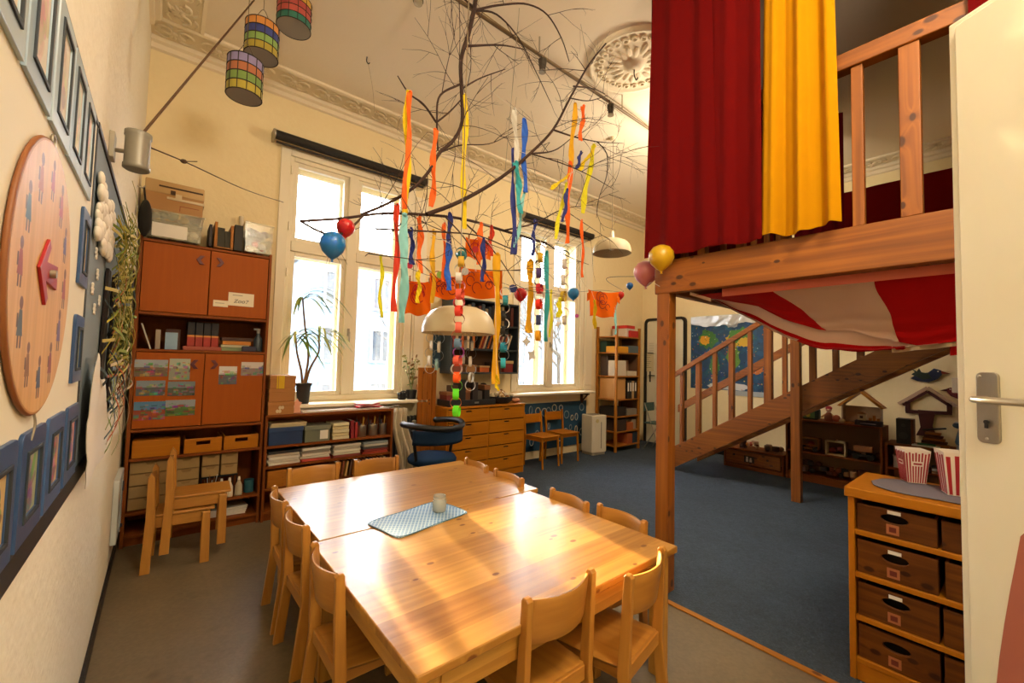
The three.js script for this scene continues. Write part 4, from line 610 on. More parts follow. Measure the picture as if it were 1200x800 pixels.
solo('paper_figure', 'small pinkish paper figure beside the cartons', 'figure', [mv(rot(extr([[-0.03, 0], [0.03, 0], [0.02, 0.06], [0.04, 0.09], [0.015, 0.1], [0.0, 0.13], [-0.02, 0.1], [-0.04, 0.08], [-0.02, 0.06]], 0.006, 0.001), -0.1), 0, 0, 0)], paint('#e0a890', 0.8), [0.955, 0.891, -4.14]);
// white jacket hanging on the shelf's end, and dark radio below the sill
{ const t = thing('white_jacket', 'cream cloth jacket hanging over the end of the low bookshelf', 'jacket', [1.99, 0.2, -4.1]); part(t, 'cloth', sheet((a, b) => V3(-0.06 + (a - 0.5) * (0.1 + 0.1 * (1 - b)) + 0.13 * (1 - b) * (1 - b) + 0.02 * Math.sin(b * 6), 0.69 * b, 0.03 * Math.sin(a * 14) + 0.05 * (a - 0.5)), 24, 14, 0.006), cloth('#ddd2b8')); part(t, 'fringe', [0, 1, 2, 3, 4, 5].map((k) => tube([[-0.04 + k * 0.028, 0.35, 0.0], [-0.03 + k * 0.03, 0.2, 0.01], [-0.03 + k * 0.028, 0.05, 0.0]], 0.006, 10)), cloth('#c9bfa8')); part(t, 'hook', tube([[-0.085, 0.68, 0], [-0.085, 0.72, 0], [-0.16, 0.7, -0.02]], 0.004, 8), M.steel); }
{ const t = thing('radiator', 'dark cast-iron radiator under the window sill beside the bookshelf', 'radiator', [2.1, 0.006, -4.42]); for (let k = 0; k < 8; k++) part(t, 'radiator_rib', bx(-0.2 + k * 0.05, -0.16 + k * 0.05, 0.1, 0.75, -0.05, 0.05, 0.018), paint('#3a3a38', 0.5)); part(t, 'pipe', [rod([-0.2, 0.14, 0], [0.19, 0.14, 0], 0.014), rod([-0.2, 0.7, 0], [0.19, 0.7, 0], 0.014), rod([-0.18, 0, 0], [-0.18, 0.12, 0], 0.012), rod([0.17, 0, 0], [0.17, 0.12, 0], 0.012)], paint('#3a3a38', 0.5)); part(t, 'valve', [cyl(0.03, 0.03, 0.05, 0, 0, 0, 16).rotateX(Math.PI / 2).translate(0.12, 0.68, 0.075)], paint('#c8c2b0', 0.5)); }
// potted palm on the sill
{
  const t = thing('potted_palm', 'tall dragon palm with long thin leaves in a dark pot at the window', 'plant', [1.05, 0.951, -4.355]);
  part(t, 'pot', lathe([[0.001, 0], [0.05, 0], [0.066, 0.17], [0.074, 0.172], [0.075, 0.195], [0.066, 0.196], [0.062, 0.17], [0.001, 0.168]], 26), paint('#1f2226', 0.5)); part(t, 'soil', cyl(0.061, 0.061, 0.01, 0, 0.168, 0, 20), paint('#2c2018', 1));
  const stems = [[V3(0, 0.16, 0), V3(0.03, 0.45, 0.0), V3(-0.02, 0.75, 0.02), V3(-0.05, 1.0, 0.02)], [V3(0.01, 0.16, 0.01), V3(0.05, 0.33, 0), V3(0.12, 0.5, 0.01), V3(0.11, 0.66, 0)], [V3(-0.01, 0.16, 0), V3(-0.03, 0.3, 0.02), V3(-0.08, 0.48, 0.04), V3(-0.1, 0.62, 0.05)]];
  const r = mulberry(321); stems.forEach((s) => part(t, 'stem', taperTube(s, 0.012, 0.008, 8), paint('#8a6a44', 0.8)));
  const greens = ['#86a038', '#b4bc48', '#6c8832', '#cccc58'].map((c) => PH({ color: c, roughness: 0.6, transmission: 0.35, thickness: 0, side: THREE.DoubleSide }));
  stems.forEach((s, si) => { const top = s[s.length - 1], n = [48, 36, 44][si]; for (let k = 0; k < n; k++) { const a = r() * 6.283, up = 0.1 + r() * 1.1, l = (0.36 + r() * 0.2) * (si === 1 ? 0.8 : 1); const dx = Math.cos(a), dz = Math.sin(a); if (top.z + dz * l * 0.7 < -0.1 || (top.x + dx * l * 0.9 < -0.28 && top.z + dz * l * 0.7 > -0.1)) continue; const g = sheet((p, q) => { const out = l * (p * 0.9), y = top.y - 0.04 + k * 0.002 + l * (up * p * 0.8 - (0.6 + up * 0.5) * p * p); const wd = 0.013 * Math.sin(Math.PI * Math.min(1, p * 0.93 + 0.07)); return V3(top.x + dx * out - dz * (q - 0.5) * 2 * wd, y, top.z + dz * out * 0.75 + dx * (q - 0.5) * 2 * wd); }, 9, 1, 0.0012); part(t, 'leaf', g, greens[k % 4]); } });
}
// small pots at the other end of the sill
{
  const pot = (x, z, rr0, h, l) => { const t = thing('flower_pot', l, 'plant', [x, 0.951, z]); part(t, 'pot', lathe([[0.001, 0], [rr0 * 0.75, 0], [rr0, h], [rr0 * 0.9, h], [rr0 * 0.88, h - 0.01], [0.001, h - 0.012]], 22), paint('#23252a', 0.5)); return t; };
  const a = pot(2.17, -4.36, 0.062, 0.1, 'dark pot with a leafy green and brown plant at the sill end'); const r = mulberry(55);
  for (let k = 0; k < 7; k++) { const dx = (r() - 0.5) * 0.2, dz = (r() - 0.2) * 0.1, h = 0.2 + r() * 0.2; part(a, 'stem', tube([[0, 0.08, 0], [dx * 0.5, 0.08 + h * 0.6, dz * 0.5], [dx, 0.08 + h, dz]], 0.003, 8), paint('#7a8a48', 0.7)); for (let m = 0; m < 6; m++) { const y = 0.12 + h * (m + 1) / 6.5; part(a, 'leaf', rot(sph(0.02, 0, 0, 0, 1.3, 0.16, 0.7, 8, 6), r() * 2, r() * 6, r()).translate(dx * (m + 1) / 6 + (r() - 0.5) * 0.05, y, dz * (m + 1) / 6 + (r() - 0.3) * 0.04), paint(pick(['#7d8a45', '#a8a060', '#8a6a40', '#5f7a3c']), 0.7)); } }
  const b = pot(2.045, -4.335, 0.05, 0.075, 'small round black pot next to the leafy plant'); part(b, 'wire_ring', [new THREE.TorusGeometry(0.045, 0.006, 6, 20).translate(0, 0.05, 0.035), new THREE.TorusGeometry(0.03, 0.005, 6, 20).translate(0.01, 0.06, 0.045)], M.black);
}
// knotty pine screen boards beside the drawers
{ const t = thing('pine_screen', 'knotty pine board screen standing between the window and the drawers', 'screen', [2.2, 0.006, -4.28]); for (let k = 0; k < 4; k++) woody(t, 'board', bx(k * 0.058, k * 0.058 + 0.055, 0, 1.3, 0, 0.02, 0.004), M.knotty, 1); woody(t, 'batten', bx(0, 0.23, 1.05, 1.11, -0.02, 0), M.knotty, 0); woody(t, 'batten', bx(0, 0.23, 0.2, 0.26, -0.02, 0), M.knotty, 0); }
// drawer cabinet
{
  const x0 = 2.445, x1 = 3.59, t = thing('drawer_cabinet', 'orange wooden cabinet with ten wide drawers between the windows', 'cabinet', [x0, 0.006, -4.04]), w = x1 - x0, h = 0.864, d = 0.44;
  woody(t, 'top_board', bx(-0.006, w + 0.006, h - 0.022, h, -d, 0.008, 0.004), M.drawer, 0); for (const a of [0, w - 0.02]) woody(t, 'side_panel', bx(a, a + 0.02, 0, h - 0.022, -d, 0, 0.002), M.drawer, 1); woody(t, 'divider', bx(w / 2 - 0.01, w / 2 + 0.01, 0.07, h - 0.022, -d, 0), M.drawer, 1); woody(t, 'plinth', bx(0.02, w - 0.02, 0, 0.075, -0.03, -0.01), M.drawer, 0); part(t, 'back_panel', bx(0.02, w - 0.02, 0.07, h - 0.022, -d, -d + 0.008), paint('#3a2210', 0.8));
  for (const c of [0, 1]) for (let k = 0; k < 5; k++) { const a = (c ? w / 2 + 0.012 : 0.023), b = (c ? w - 0.023 : w / 2 - 0.012), ya = 0.082 + k * 0.152, dr = woody(t, 'drawer', extr([[a, ya], [b, ya], [b, ya + 0.14], [a, ya + 0.14]], 0.02, 0.003, [[[(a + b) / 2 - 0.04, ya + 0.108], [(a + b) / 2 - 0.04, ya + 0.124], [(a + b) / 2 + 0.04, ya + 0.124], [(a + b) / 2 + 0.04, ya + 0.108]]]).translate(0, 0, -0.016), M.drawer, 0); part(dr, 'grip_slot', bx((a + b) / 2 - 0.042, (a + b) / 2 + 0.042, ya + 0.106, ya + 0.126, -0.04, -0.012), paint('#1d120a', 0.9)); }
  const y = 0.871;
  { const b = thing('dark_tray', 'long dark tray with craft things on the drawer cabinet', 'tray', [2.82, y, -4.22]); part(b, 'tray', [bx(-0.33, 0.33, 0, 0.01, -0.12, 0.14, 0.003), bx(-0.33, 0.33, 0, 0.07, 0.13, 0.14, 0.003), bx(-0.33, 0.33, 0, 0.07, -0.12, -0.11, 0.003), bx(-0.33, -0.32, 0, 0.07, -0.11, 0.13), bx(0.32, 0.33, 0, 0.07, -0.11, 0.13)], paint('#23272b', 0.5)); part(b, 'label_plate', bx(0.02, 0.08, 0.025, 0.045, 0.14, 0.142), M.metal); }
  const items = [['red toy basket', '#7a2c24'], ['brown jar', '#4a2e22'], ['black radio', '#1c1a1a'], ['brown wooden box', '#6a4228'], ['dark tin', '#30282a'], ['grey tool box', '#57524a'], ['black camera', '#222020']];
  items.forEach(([l, c], k) => simpleBox('craft_box', l + ' standing in the dark tray on the drawer cabinet', 'box', 2.51 + k * 0.088, 2.59 + k * 0.088, y + 0.012, y + 0.16 + (k * 37 % 5) * 0.035, -4.32, -4.16 - (k % 2) * 0.03, paint(c, 0.6), k % 3 === 0 ? paint('#8a5a34', 0.6) : undefined));
  const b = thing('cone_bowl', 'dark bowl heaped with cones and pale shells on the drawer cabinet', 'bowl', [3.325, y, -4.22]); part(b, 'bowl', lathe([[0.001, 0], [0.11, 0], [0.15, 0.03], [0.17, 0.085], [0.163, 0.085], [0.14, 0.035], [0.001, 0.012]], 30), paint('#232830', 0.5)); const r = mulberry(12); for (let k = 0; k < 22; k++) { const a = r() * 6.28, q = Math.sqrt(r()) * 0.12; part(b, 'cone', rot(sph(0.03, 0, 0, 0, 1, 0.8, 1.2, 8, 6), r() * 3, r() * 3, 0).translate(Math.cos(a) * q, 0.07 + (0.13 - q) * 0.6, Math.sin(a) * q), paint(pick(['#8a6238', '#d8c8a0', '#6a4426', '#b89058', '#e0d8c0']), 0.8)); }
  { const g = thing('stone', 'smooth pinkish stone at the end of the drawer cabinet', 'stone', [3.53, y, -4.15]); part(g, 'stone', sph(0.06, 0, 0.03, 0, 1.1, 0.5, 0.8, 16, 10), paint('#b07a58', 0.8)); }
  solo('cylinder_tin', 'tall dark tin standing behind the bowl on the drawer cabinet', 'tin', lathe([[0.001, 0], [0.05, 0], [0.05, 0.2], [0.052, 0.205], [0.03, 0.24], [0.001, 0.245]], 22), paint('#2e2a2c', 0.5), [3.2, y, -4.41]);
}
// wall shelf with leaning books
{
  const x0 = 2.6, x1 = 3.64, y0 = 1.235, y1 = 2.15, zf = -4.25, t = thing('wall_shelf', 'dark grey open wall shelf with leaning books between the windows', 'shelf', [x0, y0, zf]), w = x1 - x0, h = y1 - y0, d = 0.245, m = paint('#35424c', 0.5);
  part(t, 'side_panel', bx(0, 0.02, 0, h, -d, 0, 0.003), m); part(t, 'side_panel', bx(w - 0.02, w, 0, h, -d, 0, 0.003), m); for (const y of [0, 0.29, 0.6, h - 0.02]) part(t, 'shelf_board', bx(0.02, w - 0.02, y, y + 0.02, -d, 0, 0.003), m); part(t, 'back_panel', bx(0.02, w - 0.02, 0.02, h - 0.02, -d, -d + 0.006), paint('#5b4632', 0.8));
  const cs = ['#1a1a1c', '#c87a3c', '#8a2c24', '#d8c8a8', '#2a3a4a', '#b8602c', '#46342a', '#e0d0b0'];
  for (let k = 0; k < 16; k++) book('shelf_book', 'thin book leaning in the upper row of the dark wall shelf', 'book', x0 + 0.4 + k * 0.032, y0 + 0.315, zf - 0.03, 0.018, 0.2 + (k % 3) * 0.012, 0.17, cs[k % 8], -0.35, 'leaning books in the wall shelf');
  for (let k = 0; k < 5; k++) simpleBox('shelf_box', ['red-brown box at the left of the wall shelf', 'low wooden box in the wall shelf', 'orange box in the wall shelf', 'dark brown box in the wall shelf', 'striped red box at the right of the wall shelf'][k], 'box', x0 + 0.05 + k * 0.195, x0 + 0.2 + k * 0.195, y0 + 0.021, y0 + [0.19, 0.11, 0.1, 0.15, 0.17][k], zf - 0.2, zf - 0.03, paint(['#7a4030', '#a87a48', '#b8602c', '#4a3428', '#8a2e28'][k], 0.6), k % 2 ? undefined : paint('#c8a878', 0.7));
  for (let k = 0; k < 8; k++) book('shelf_book', 'upright book in the middle row of the dark wall shelf', 'book', x0 + 0.06 + k * 0.04, y0 + 0.311, zf - 0.03, 0.034, 0.19 + (k % 2) * 0.03, 0.17, cs[(k + 2) % 8], 0, 'upright books in the wall shelf');
  for (let k = 0; k < 18; k++) book('shelf_book', 'upright book in the top row of the dark wall shelf', 'book', x0 + 0.06 + k * 0.052, y0 + 0.621, zf - 0.03, 0.044, 0.2 + (k % 3) * 0.025, 0.17, ['#223040', '#1c1c22', '#5a2c24', '#33404a', '#8a7a5c'][k % 5], 0, 'upright books in the top row of the wall shelf');
}
{ const a = atD(509, 389, 4.47), b = atD(528, 431, 4.47), t = thing('blue_poster', 'plain dark blue poster on the wall beside the dark wall shelf', 'poster', [(a.x + b.x) / 2, (a.y + b.y) / 2, WZ + 0.006]); part(t, 'sheet', bx(-(b.x - a.x) / 2, (b.x - a.x) / 2, -(a.y - b.y) / 2, (a.y - b.y) / 2, -0.003, 0.004), paint('#3f627e', 0.6)); part(t, 'rail', [bx(-(b.x - a.x) / 2 - 0.01, (b.x - a.x) / 2 + 0.01, (a.y - b.y) / 2 - 0.012, (a.y - b.y) / 2 + 0.006, -0.004, 0.008, 0.002)], paint('#2a3c4c', 0.6)); }
// blue armchair on castors
{
  const t = thing('swivel_armchair', 'dark blue upholstered armchair with black horseshoe arm rail at the drawers', 'chair', [2.1, 0.0, -3.72], 0.25), blue = cloth('#1d3350'), bl = paint('#0d0c0d', 0.45);
  part(t, 'seat', [rot(lathe([[0.001, 0.38], [0.2, 0.38], [0.235, 0.4], [0.24, 0.43], [0.22, 0.46], [0.001, 0.475]], 32), 0)], blue);
  const arc = (R, y, a0, a1, n = 24) => { const p = []; for (let i = 0; i <= n; i++) { const a = a0 + (a1 - a0) * i / n; p.push(V3(Math.cos(a) * R, y + 0.03 * Math.pow(Math.cos(a), 2), Math.sin(a) * R * 0.92)); } return p; };
  part(t, 'arm_rail', [mergeGeometries([tube(arc(0.3, 0.745, -0.75, Math.PI + 0.75), 0.03, 48, 10).scale(1, 1, 1), sph(0.034, Math.cos(-0.75) * 0.3, 0.762, Math.sin(-0.75) * 0.276, 1, 0.9, 1, 12, 10), sph(0.034, -Math.cos(-0.75) * 0.3, 0.762, Math.sin(-0.75) * 0.276, 1, 0.9, 1, 12, 10)].map(flat), false)], bl);
  part(t, 'back_pad', sheet((a, b) => { const an = 0.15 + a * (Math.PI - 0.3); return V3(Math.cos(an) * 0.282, 0.6 + 0.13 * b, Math.sin(an) * 0.26); }, 26, 4, 0.045), blue);
  for (const a of [0.1, Math.PI - 0.1]) part(t, 'arm_strut', rod([Math.cos(a) * 0.22, 0.42, Math.sin(a) * 0.2], [Math.cos(a) * 0.285, 0.73, Math.sin(a) * 0.27], 0.016, 10), bl);
  part(t, 'column', [cyl(0.028, 0.028, 0.3, 0, 0.24, 0, 14)], bl); for (let k = 0; k < 5; k++) { const a = k * 1.2566; part(t, 'base_arm', [rod([0, 0.11, 0], [Math.cos(a) * 0.25, 0.065, Math.sin(a) * 0.25], 0.018, 8), sph(0.026, Math.cos(a) * 0.25, 0.027, Math.sin(a) * 0.25, 1, 1, 0.7, 12, 8)], bl); }
}
// under the second window: blue ring board, two chairs, air purifier
{
  const x0 = 3.66, x1 = 5.32, t = thing('ring_board', 'dark blue board with silver paper rings under the second window', 'board', [x0, 0.12, WZ + 0.002]); const w = x1 - x0;
  part(t, 'panel', bx(0, w, 0, 0.68, 0, 0.012, 0.003), paint('#24506e', 0.7)); const r = mulberry(44), gm = [paint('#c8ccca', 0.4), paint('#8fa0aa', 0.4), paint('#d8cfae', 0.5)];
  for (let k = 0; k < 26; k++) part(t, 'paper_ring', rot(new THREE.TorusGeometry(0.03 + r() * 0.02, 0.006, 6, 20), 0, (r() - 0.5) * 1.2, 0).scale(1, 1.2, 0.5).translate(0.06 + (k % 13) / 13 * (w - 0.1) + r() * 0.05, 0.14 + Math.floor(k / 13) * 0.28 + r() * 0.2, 0.026), gm[k % 3]);
  const sb = thing('sill_bracket', 'dark wooden bracket under the second window sill near the shelf', 'bracket', [5.2, 0.77, WZ]); part(sb, 'bracket', [bx(-0.02, 0.02, 0, 0.158, 0, 0.03, 0.003), bx(-0.02, 0.02, 0.13, 0.158, 0, 0.16, 0.003), rod([0, 0.02, 0.02], [0, 0.14, 0.14], 0.012)], paint('#4a2c1a', 0.6));
}
function slimChair(label, group) { const t = thing('slim_chair', label, 'chair', [0, 0, 0], 0, group), w = 0.165; for (const s of [-1, 1]) { woody(t, 'back_post', mv(rot(extr([[-0.19, 0], [-0.16, 0], [-0.14, 0.38], [-0.175, 0.7], [-0.2, 0.7], [-0.17, 0.38]], 0.024, 0.004), 0, -Math.PI / 2, 0), s * w + 0.012, 0, 0), M.drawer, 1); woody(t, 'front_leg', rod([s * (w - 0.005), 0, 0.17], [s * (w - 0.012), 0.395, 0.15], 0.013, 10, 0.016), M.drawer, 1); woody(t, 'side_rail', bx(s * (w - 0.012) - 0.009, s * (w - 0.012) + 0.009, 0.345, 0.392, -0.15, 0.15, 0.003), M.drawer); } woody(t, 'seat', bx(-w - 0.006, w + 0.006, 0.395, 0.412, -0.145, 0.18, 0.006), M.drawer, 0); woody(t, 'front_rail', bx(-w + 0.01, w - 0.01, 0.35, 0.39, 0.14, 0.155, 0.003), M.drawer); woody(t, 'backrest', sheet((a, b) => { const x = (a - 0.5) * 2; return V3(x * (w - 0.012), 0.55 + 0.12 * b, -0.178 - 0.014 * (1 - x * x) - 0.012 * b); }, 10, 3, 0.012), M.drawer, 0); return t; }
{ const a = slimChair('orange-brown child\'s chair beside the drawer cabinet, under the second window'); a.position.set(4.02, 0.006, -4.16); a.rotation.y = 0.06; copy(a, [4.48, 0.006, -4.22], -0.05, 'orange-brown child\'s chair beside the white air purifier'); }
{ const t = thing('air_purifier', 'white tower air purifier standing beside the corner shelf', 'air purifier', [5.21, 0.006, -4.24], -0.12); part(t, 'housing', [mv(rot(extr([[-0.15, -0.12], [-0.12, -0.14], [0.12, -0.14], [0.15, -0.12], [0.15, 0.1], [0.12, 0.14], [-0.12, 0.14], [-0.15, 0.1]], 0.56, 0.012), -Math.PI / 2), 0, 0.04, 0)], paint('#e6dfcb', 0.35)); part(t, 'base', bx(-0.13, 0.13, 0, 0.045, -0.12, 0.12, 0.01), paint('#c8c0ac', 0.4)); part(t, 'top_grille', [0, 1, 2, 3, 4].map((k) => bx(-0.11, 0.11, 0.6, 0.606, -0.09 + k * 0.04, -0.075 + k * 0.04)), paint('#8a8474', 0.5)); part(t, 'air_slot', bx(0.02, 0.03, 0.1, 0.5, 0.139, 0.1415), paint('#3a362e', 0.6)); part(t, 'button', cyl(0.03, 0.03, 0.008, 0, 0, 0, 20).rotateX(Math.PI / 2).translate(-0.06, 0.52, 0.14), paint('#d8c890', 0.4)); }
// corner shelf: open on its front and on the side that faces the window
{
  const x0 = 5.54, x1 = 6.2, zf = -4.07, zb = -4.48, h = 2.0, t = thing('corner_shelf', 'tall pine shelf crammed with boxes and folders in the far corner', 'shelf', [x0, 0.006, zf]), w = x1 - x0, d = zf - zb, pw = 0.036;
  for (const a of [0, w - pw]) for (const b of [-pw, -d]) woody(t, 'post', bx(a, a + pw, 0, h, b, b + pw, 0.003), M.shelfPine, 1);
  const ys = [0.1, 0.32, 0.56, 0.83, 1.2, 1.58, 1.84]; for (const y of ys) woody(t, 'shelf_board', bx(0.002, w - 0.002, y - 0.02, y, -d + 0.004, -0.004, 0.003), M.shelfPine, 0);
  part(t, 'back_cloth', bx(w - 0.006, w, 0.1, h - 0.05, -d + pw, -pw), paint('#6a4a30', 0.8));
  const B = (xa, xb, k, hh, da, db, l, col, lid) => simpleBox('shelf_carton', l, 'box', x0 + xa, x0 + xb, 0.006 + ys[k] + 0.001, 0.006 + ys[k] + hh, zf - da, zf - db, typeof col === 'string' ? paint(col, 0.7) : col, lid && paint(lid, 0.7));
  B(0.04, 0.34, 5, 0.1, 0.24, 0.02, 'yellow tray on the second highest level of the corner shelf', '#d89a20'); B(0.36, 0.62, 5, 0.12, 0.38, 0.02, 'grey-blue box at the right of the corner shelf\'s yellow trays', '#5a6a70'); B(0.06, 0.33, 5, 0.19, 0.38, 0.25, 'dark green box behind the yellow tray', '#2a4a40'); B(0.36, 0.58, 6, 0.2, 0.36, 0.07, 'white bag-like bundle with a red front on top of the corner shelf', '#d8cfc0', '#c83028'); B(0.38, 0.6, 6, 0.11, 0.05, 0.008, 'red cloth box at the front of the corner shelf top', '#c02a24');
  B(0.05, 0.3, 4, 0.25, 0.2, 0.03, 'white carton with small print on the corner shelf', '#d8d0bc'); B(0.34, 0.6, 4, 0.08, 0.19, 0.03, 'flat white box on the corner shelf', '#d6ccb6'); B(0.42, 0.61, 4, 0.26, 0.36, 0.2, 'pinkish-brown carton on the corner shelf', '#a8805c'); B(0.05, 0.35, 4, 0.33, 0.36, 0.21, 'dark box at the back of the corner shelf', '#4a3a30');
  B(0.04, 0.3, 3, 0.34, 0.36, 0.04, 'large plain cardboard box filling the corner shelf\'s window side', '#d09a58');
  for (let k = 0; k < 4; k++) { const f = thing('ring_binder', 'black ring binder with white label in the corner shelf', 'binder', [x0 + 0.35 + k * 0.068, 0.006 + ys[3], zf - 0.02], 0, 'ring binders in the corner shelf'); part(f, 'cover', bx(-0.03, 0.03, 0, 0.29, -0.25, 0, 0.003), paint(k === 2 ? '#b89868' : '#1d1a1c', 0.5)); part(f, 'label_card', bx(-0.018, 0.018, 0.12, 0.26, 0, 0.0015), M.paperWhite); }
  B(0.04, 0.3, 2, 0.14, 0.36, 0.02, 'black box low on the corner shelf', '#231f20'); B(0.33, 0.6, 2, 0.1, 0.3, 0.02, 'stack of grey paper low on the corner shelf', '#8a8478'); B(0.34, 0.5, 1, 0.12, 0.3, 0.02, 'orange tub low on the corner shelf', '#b8622c'); B(0.5, 0.62, 1, 0.16, 0.3, 0.05, 'pale box low on the corner shelf', '#a89a80'); B(0.05, 0.31, 1, 0.18, 0.36, 0.02, 'dark brown box low on the corner shelf', '#3a2a24'); B(0.34, 0.48, 0, 0.16, 0.3, 0.02, 'orange wooden box on the bottom of the corner shelf', '#a8562c'); B(0.49, 0.62, 0, 0.17, 0.3, 0.02, 'dark blue box on the bottom of the corner shelf', '#22384a');
}
// =====================================================  RIGHT WALL  =====================================================
const onRight = (o, y, d, out = 0.004) => { o.position.set(WR - out, y, -d); o.rotation.y = -Math.PI / 2; return o; };   // local +x runs towards +z (nearer), +z into the room
{ // white door with black rounded frame
  const t = structGroup('door_1'); onRight(t, 0.006, 4.02, 0); const w = 0.4, h = 2.24;
  const arch = (hw, hh, r) => { const s = new THREE.Shape(); s.moveTo(-hw, 0); s.lineTo(hw, 0); s.lineTo(hw, hh - r); s.quadraticCurveTo(hw, hh, hw - r, hh); s.lineTo(-hw + r, hh); s.quadraticCurveTo(-hw, hh, -hw, hh - r); s.lineTo(-hw, 0); return s; };
  const fr = new THREE.Shape([...arch(w, h, 0.1).getPoints(8).slice(1, -1), new THREE.Vector2(-w, 0), new THREE.Vector2(-w + 0.045, 0), ...arch(w - 0.045, h - 0.045, 0.07).getPoints(8).slice(1, -1).reverse()]);
  mesh('door_frame', extr(fr, 0.05, 0), M.black, t); mesh('door_leaf', extr(arch(w - 0.045, h - 0.045, 0.07), 0.03, 0.003), M.doorPaint, t);
  mesh('door_handle', [bx(-0.3, -0.27, 1.08, 1.28, 0.03, 0.036, 0.003), rod([-0.285, 1.2, 0.03], [-0.285, 1.2, 0.07], 0.008), rod([-0.285, 1.2, 0.068], [-0.17, 1.2, 0.068], 0.009)], M.black, t);
  const pp = (y, d, wd, ht, l, dr) => { const q = thing('pinned_paper', l, 'paper'); onRight(q, y, d, 0.036); print('sheet', wd, ht, canvasTex(64, 64, dr), q, 0.002); };
  pp(1.78, 3.98, 0.16, 0.2, 'small printed house drawing taped to the white corner door', (c) => { c.fillStyle = '#e8e0c8'; c.fillRect(0, 0, 64, 64); c.fillStyle = '#4a4a44'; c.fillRect(14, 26, 36, 26); c.beginPath(); c.moveTo(10, 28); c.lineTo(32, 8); c.lineTo(54, 28); c.fill(); c.fillStyle = '#d8d0b8'; c.fillRect(24, 34, 14, 18); });
  pp(1.45, 4.33, 0.2, 0.34, 'yellowed notice hanging at the edge of the white corner door', (c) => { c.fillStyle = '#ddd0a8'; c.fillRect(0, 0, 64, 64); c.fillStyle = '#a89a78'; for (let k = 0; k < 7; k++) c.fillRect(8, 8 + k * 7, 40 - (k % 3) * 8, 2); });
  pp(1.72, 4.27, 0.17, 0.24, 'white notice above the yellowed one on the corner door', (c) => { c.fillStyle = '#ebe4cf'; c.fillRect(0, 0, 64, 64); c.fillStyle = '#b8b09a'; for (let k = 0; k < 5; k++) c.fillRect(10, 12 + k * 9, 36, 2); });
}
{ // world map poster
  const d0 = 2.33, d1 = 3.55, y0 = 1.03, y1 = 2.2, t = thing('world_map', 'blue children\'s world map poster with green and yellow continents', 'poster'); onRight(t, (y0 + y1) / 2, (d0 + d1) / 2, 0.005);
  const tex = canvasTex(768, 640, (c, w, h) => {
    const r = mulberry(4242); c.fillStyle = '#1f4a72'; c.fillRect(0, 0, w, h); for (let i = 0; i < 260; i++) { c.fillStyle = `rgba(${20 + r() * 40},${70 + r() * 50},${110 + r() * 60},0.35)`; c.beginPath(); c.ellipse(r() * w, r() * h, 10 + r() * 40, 6 + r() * 18, r() * 3, 0, 7); c.fill(); }
    const blob = (cx, cy, rx, ry, col) => { c.fillStyle = col; c.beginPath(); for (let k = 0; k <= 26; k++) { const a = k / 26 * 6.2832, q = 0.72 + 0.4 * r(); c.lineTo(cx + Math.cos(a) * rx * q, cy + Math.sin(a) * ry * q); } c.fill(); };
    blob(0.24 * w, 0.3 * h, 100, 90, '#3f7a3c'); blob(0.2 * w, 0.32 * h, 55, 48, '#d8a020'); blob(0.33 * w, 0.66 * h, 55, 100, '#3a8048'); blob(0.58 * w, 0.32 * h, 90, 70, '#c8a028'); blob(0.66 * w, 0.28 * h, 120, 80, '#4a8a3c'); blob(0.7 * w, 0.36 * h, 70, 44, '#d6b034'); blob(0.56 * w, 0.56 * h, 70, 100, '#5a8a30'); blob(0.84 * w, 0.72 * h, 60, 42, '#c07030'); blob(0.5 * w, 0.95 * h, 200, 36, '#d8dde0'); blob(0.55 * w, 0.12 * h, 60, 26, '#cfd8dc');
    for (let i = 0; i < 230; i++) { c.fillStyle = pick2(['#e8e4d0', '#c8502c', '#e0c040', '#20301c', '#8fb0c0', '#a86a30'], r()); c.beginPath(); c.ellipse(r() * w, r() * h, 1.5 + r() * 6, 1.5 + r() * 5, r() * 3, 0, 7); c.fill(); }
  });
  print('sheet', d1 - d0, y1 - y0, tex, t, 0.003);
  part(t, 'foil_fringe', sheet((a, b) => V3((a - 0.5) * 1.2, 0.5 + 0.11 * b - 0.1 * fbm(a, 0.3, 11, 3, 3, 6) * (1 - b), 0.012 + 0.03 * fbm(a, b, 16, 4, 3, 9)), 40, 6, 0.002), S({ color: '#c8ccd0', roughness: 0.3, metalness: 0.6, side: THREE.DoubleSide }));
  part(t, 'lower_strip', [bx(0.0, 0.6, -0.66, -0.585, 0, 0.003)], paint('#a4adb0', 0.5));
}
function pick2(a, v) { return a[Math.min(a.length - 1, Math.floor(v * a.length))]; }
{ // folding stool by the door
  const t = thing('folding_stool', 'small teal folding stool with thin metal legs by the corner door', 'stool', [6.36, 0.006, -3.86]); part(t, 'seat', bx(-0.15, 0.15, 0.42, 0.445, -0.14, 0.14, 0.01), paint('#3a5a58', 0.6)); part(t, 'backrest', bx(-0.15, 0.15, 0.62, 0.76, -0.15, -0.13, 0.008), paint('#3a5a58', 0.6)); for (const s of [-1, 1]) { part(t, 'leg', rod([s * 0.14, 0, 0.16], [s * 0.14, 0.76, -0.14], 0.009), M.metal); part(t, 'leg', rod([s * 0.125, 0, -0.16], [s * 0.125, 0.43, 0.12], 0.009), M.metal); }
}

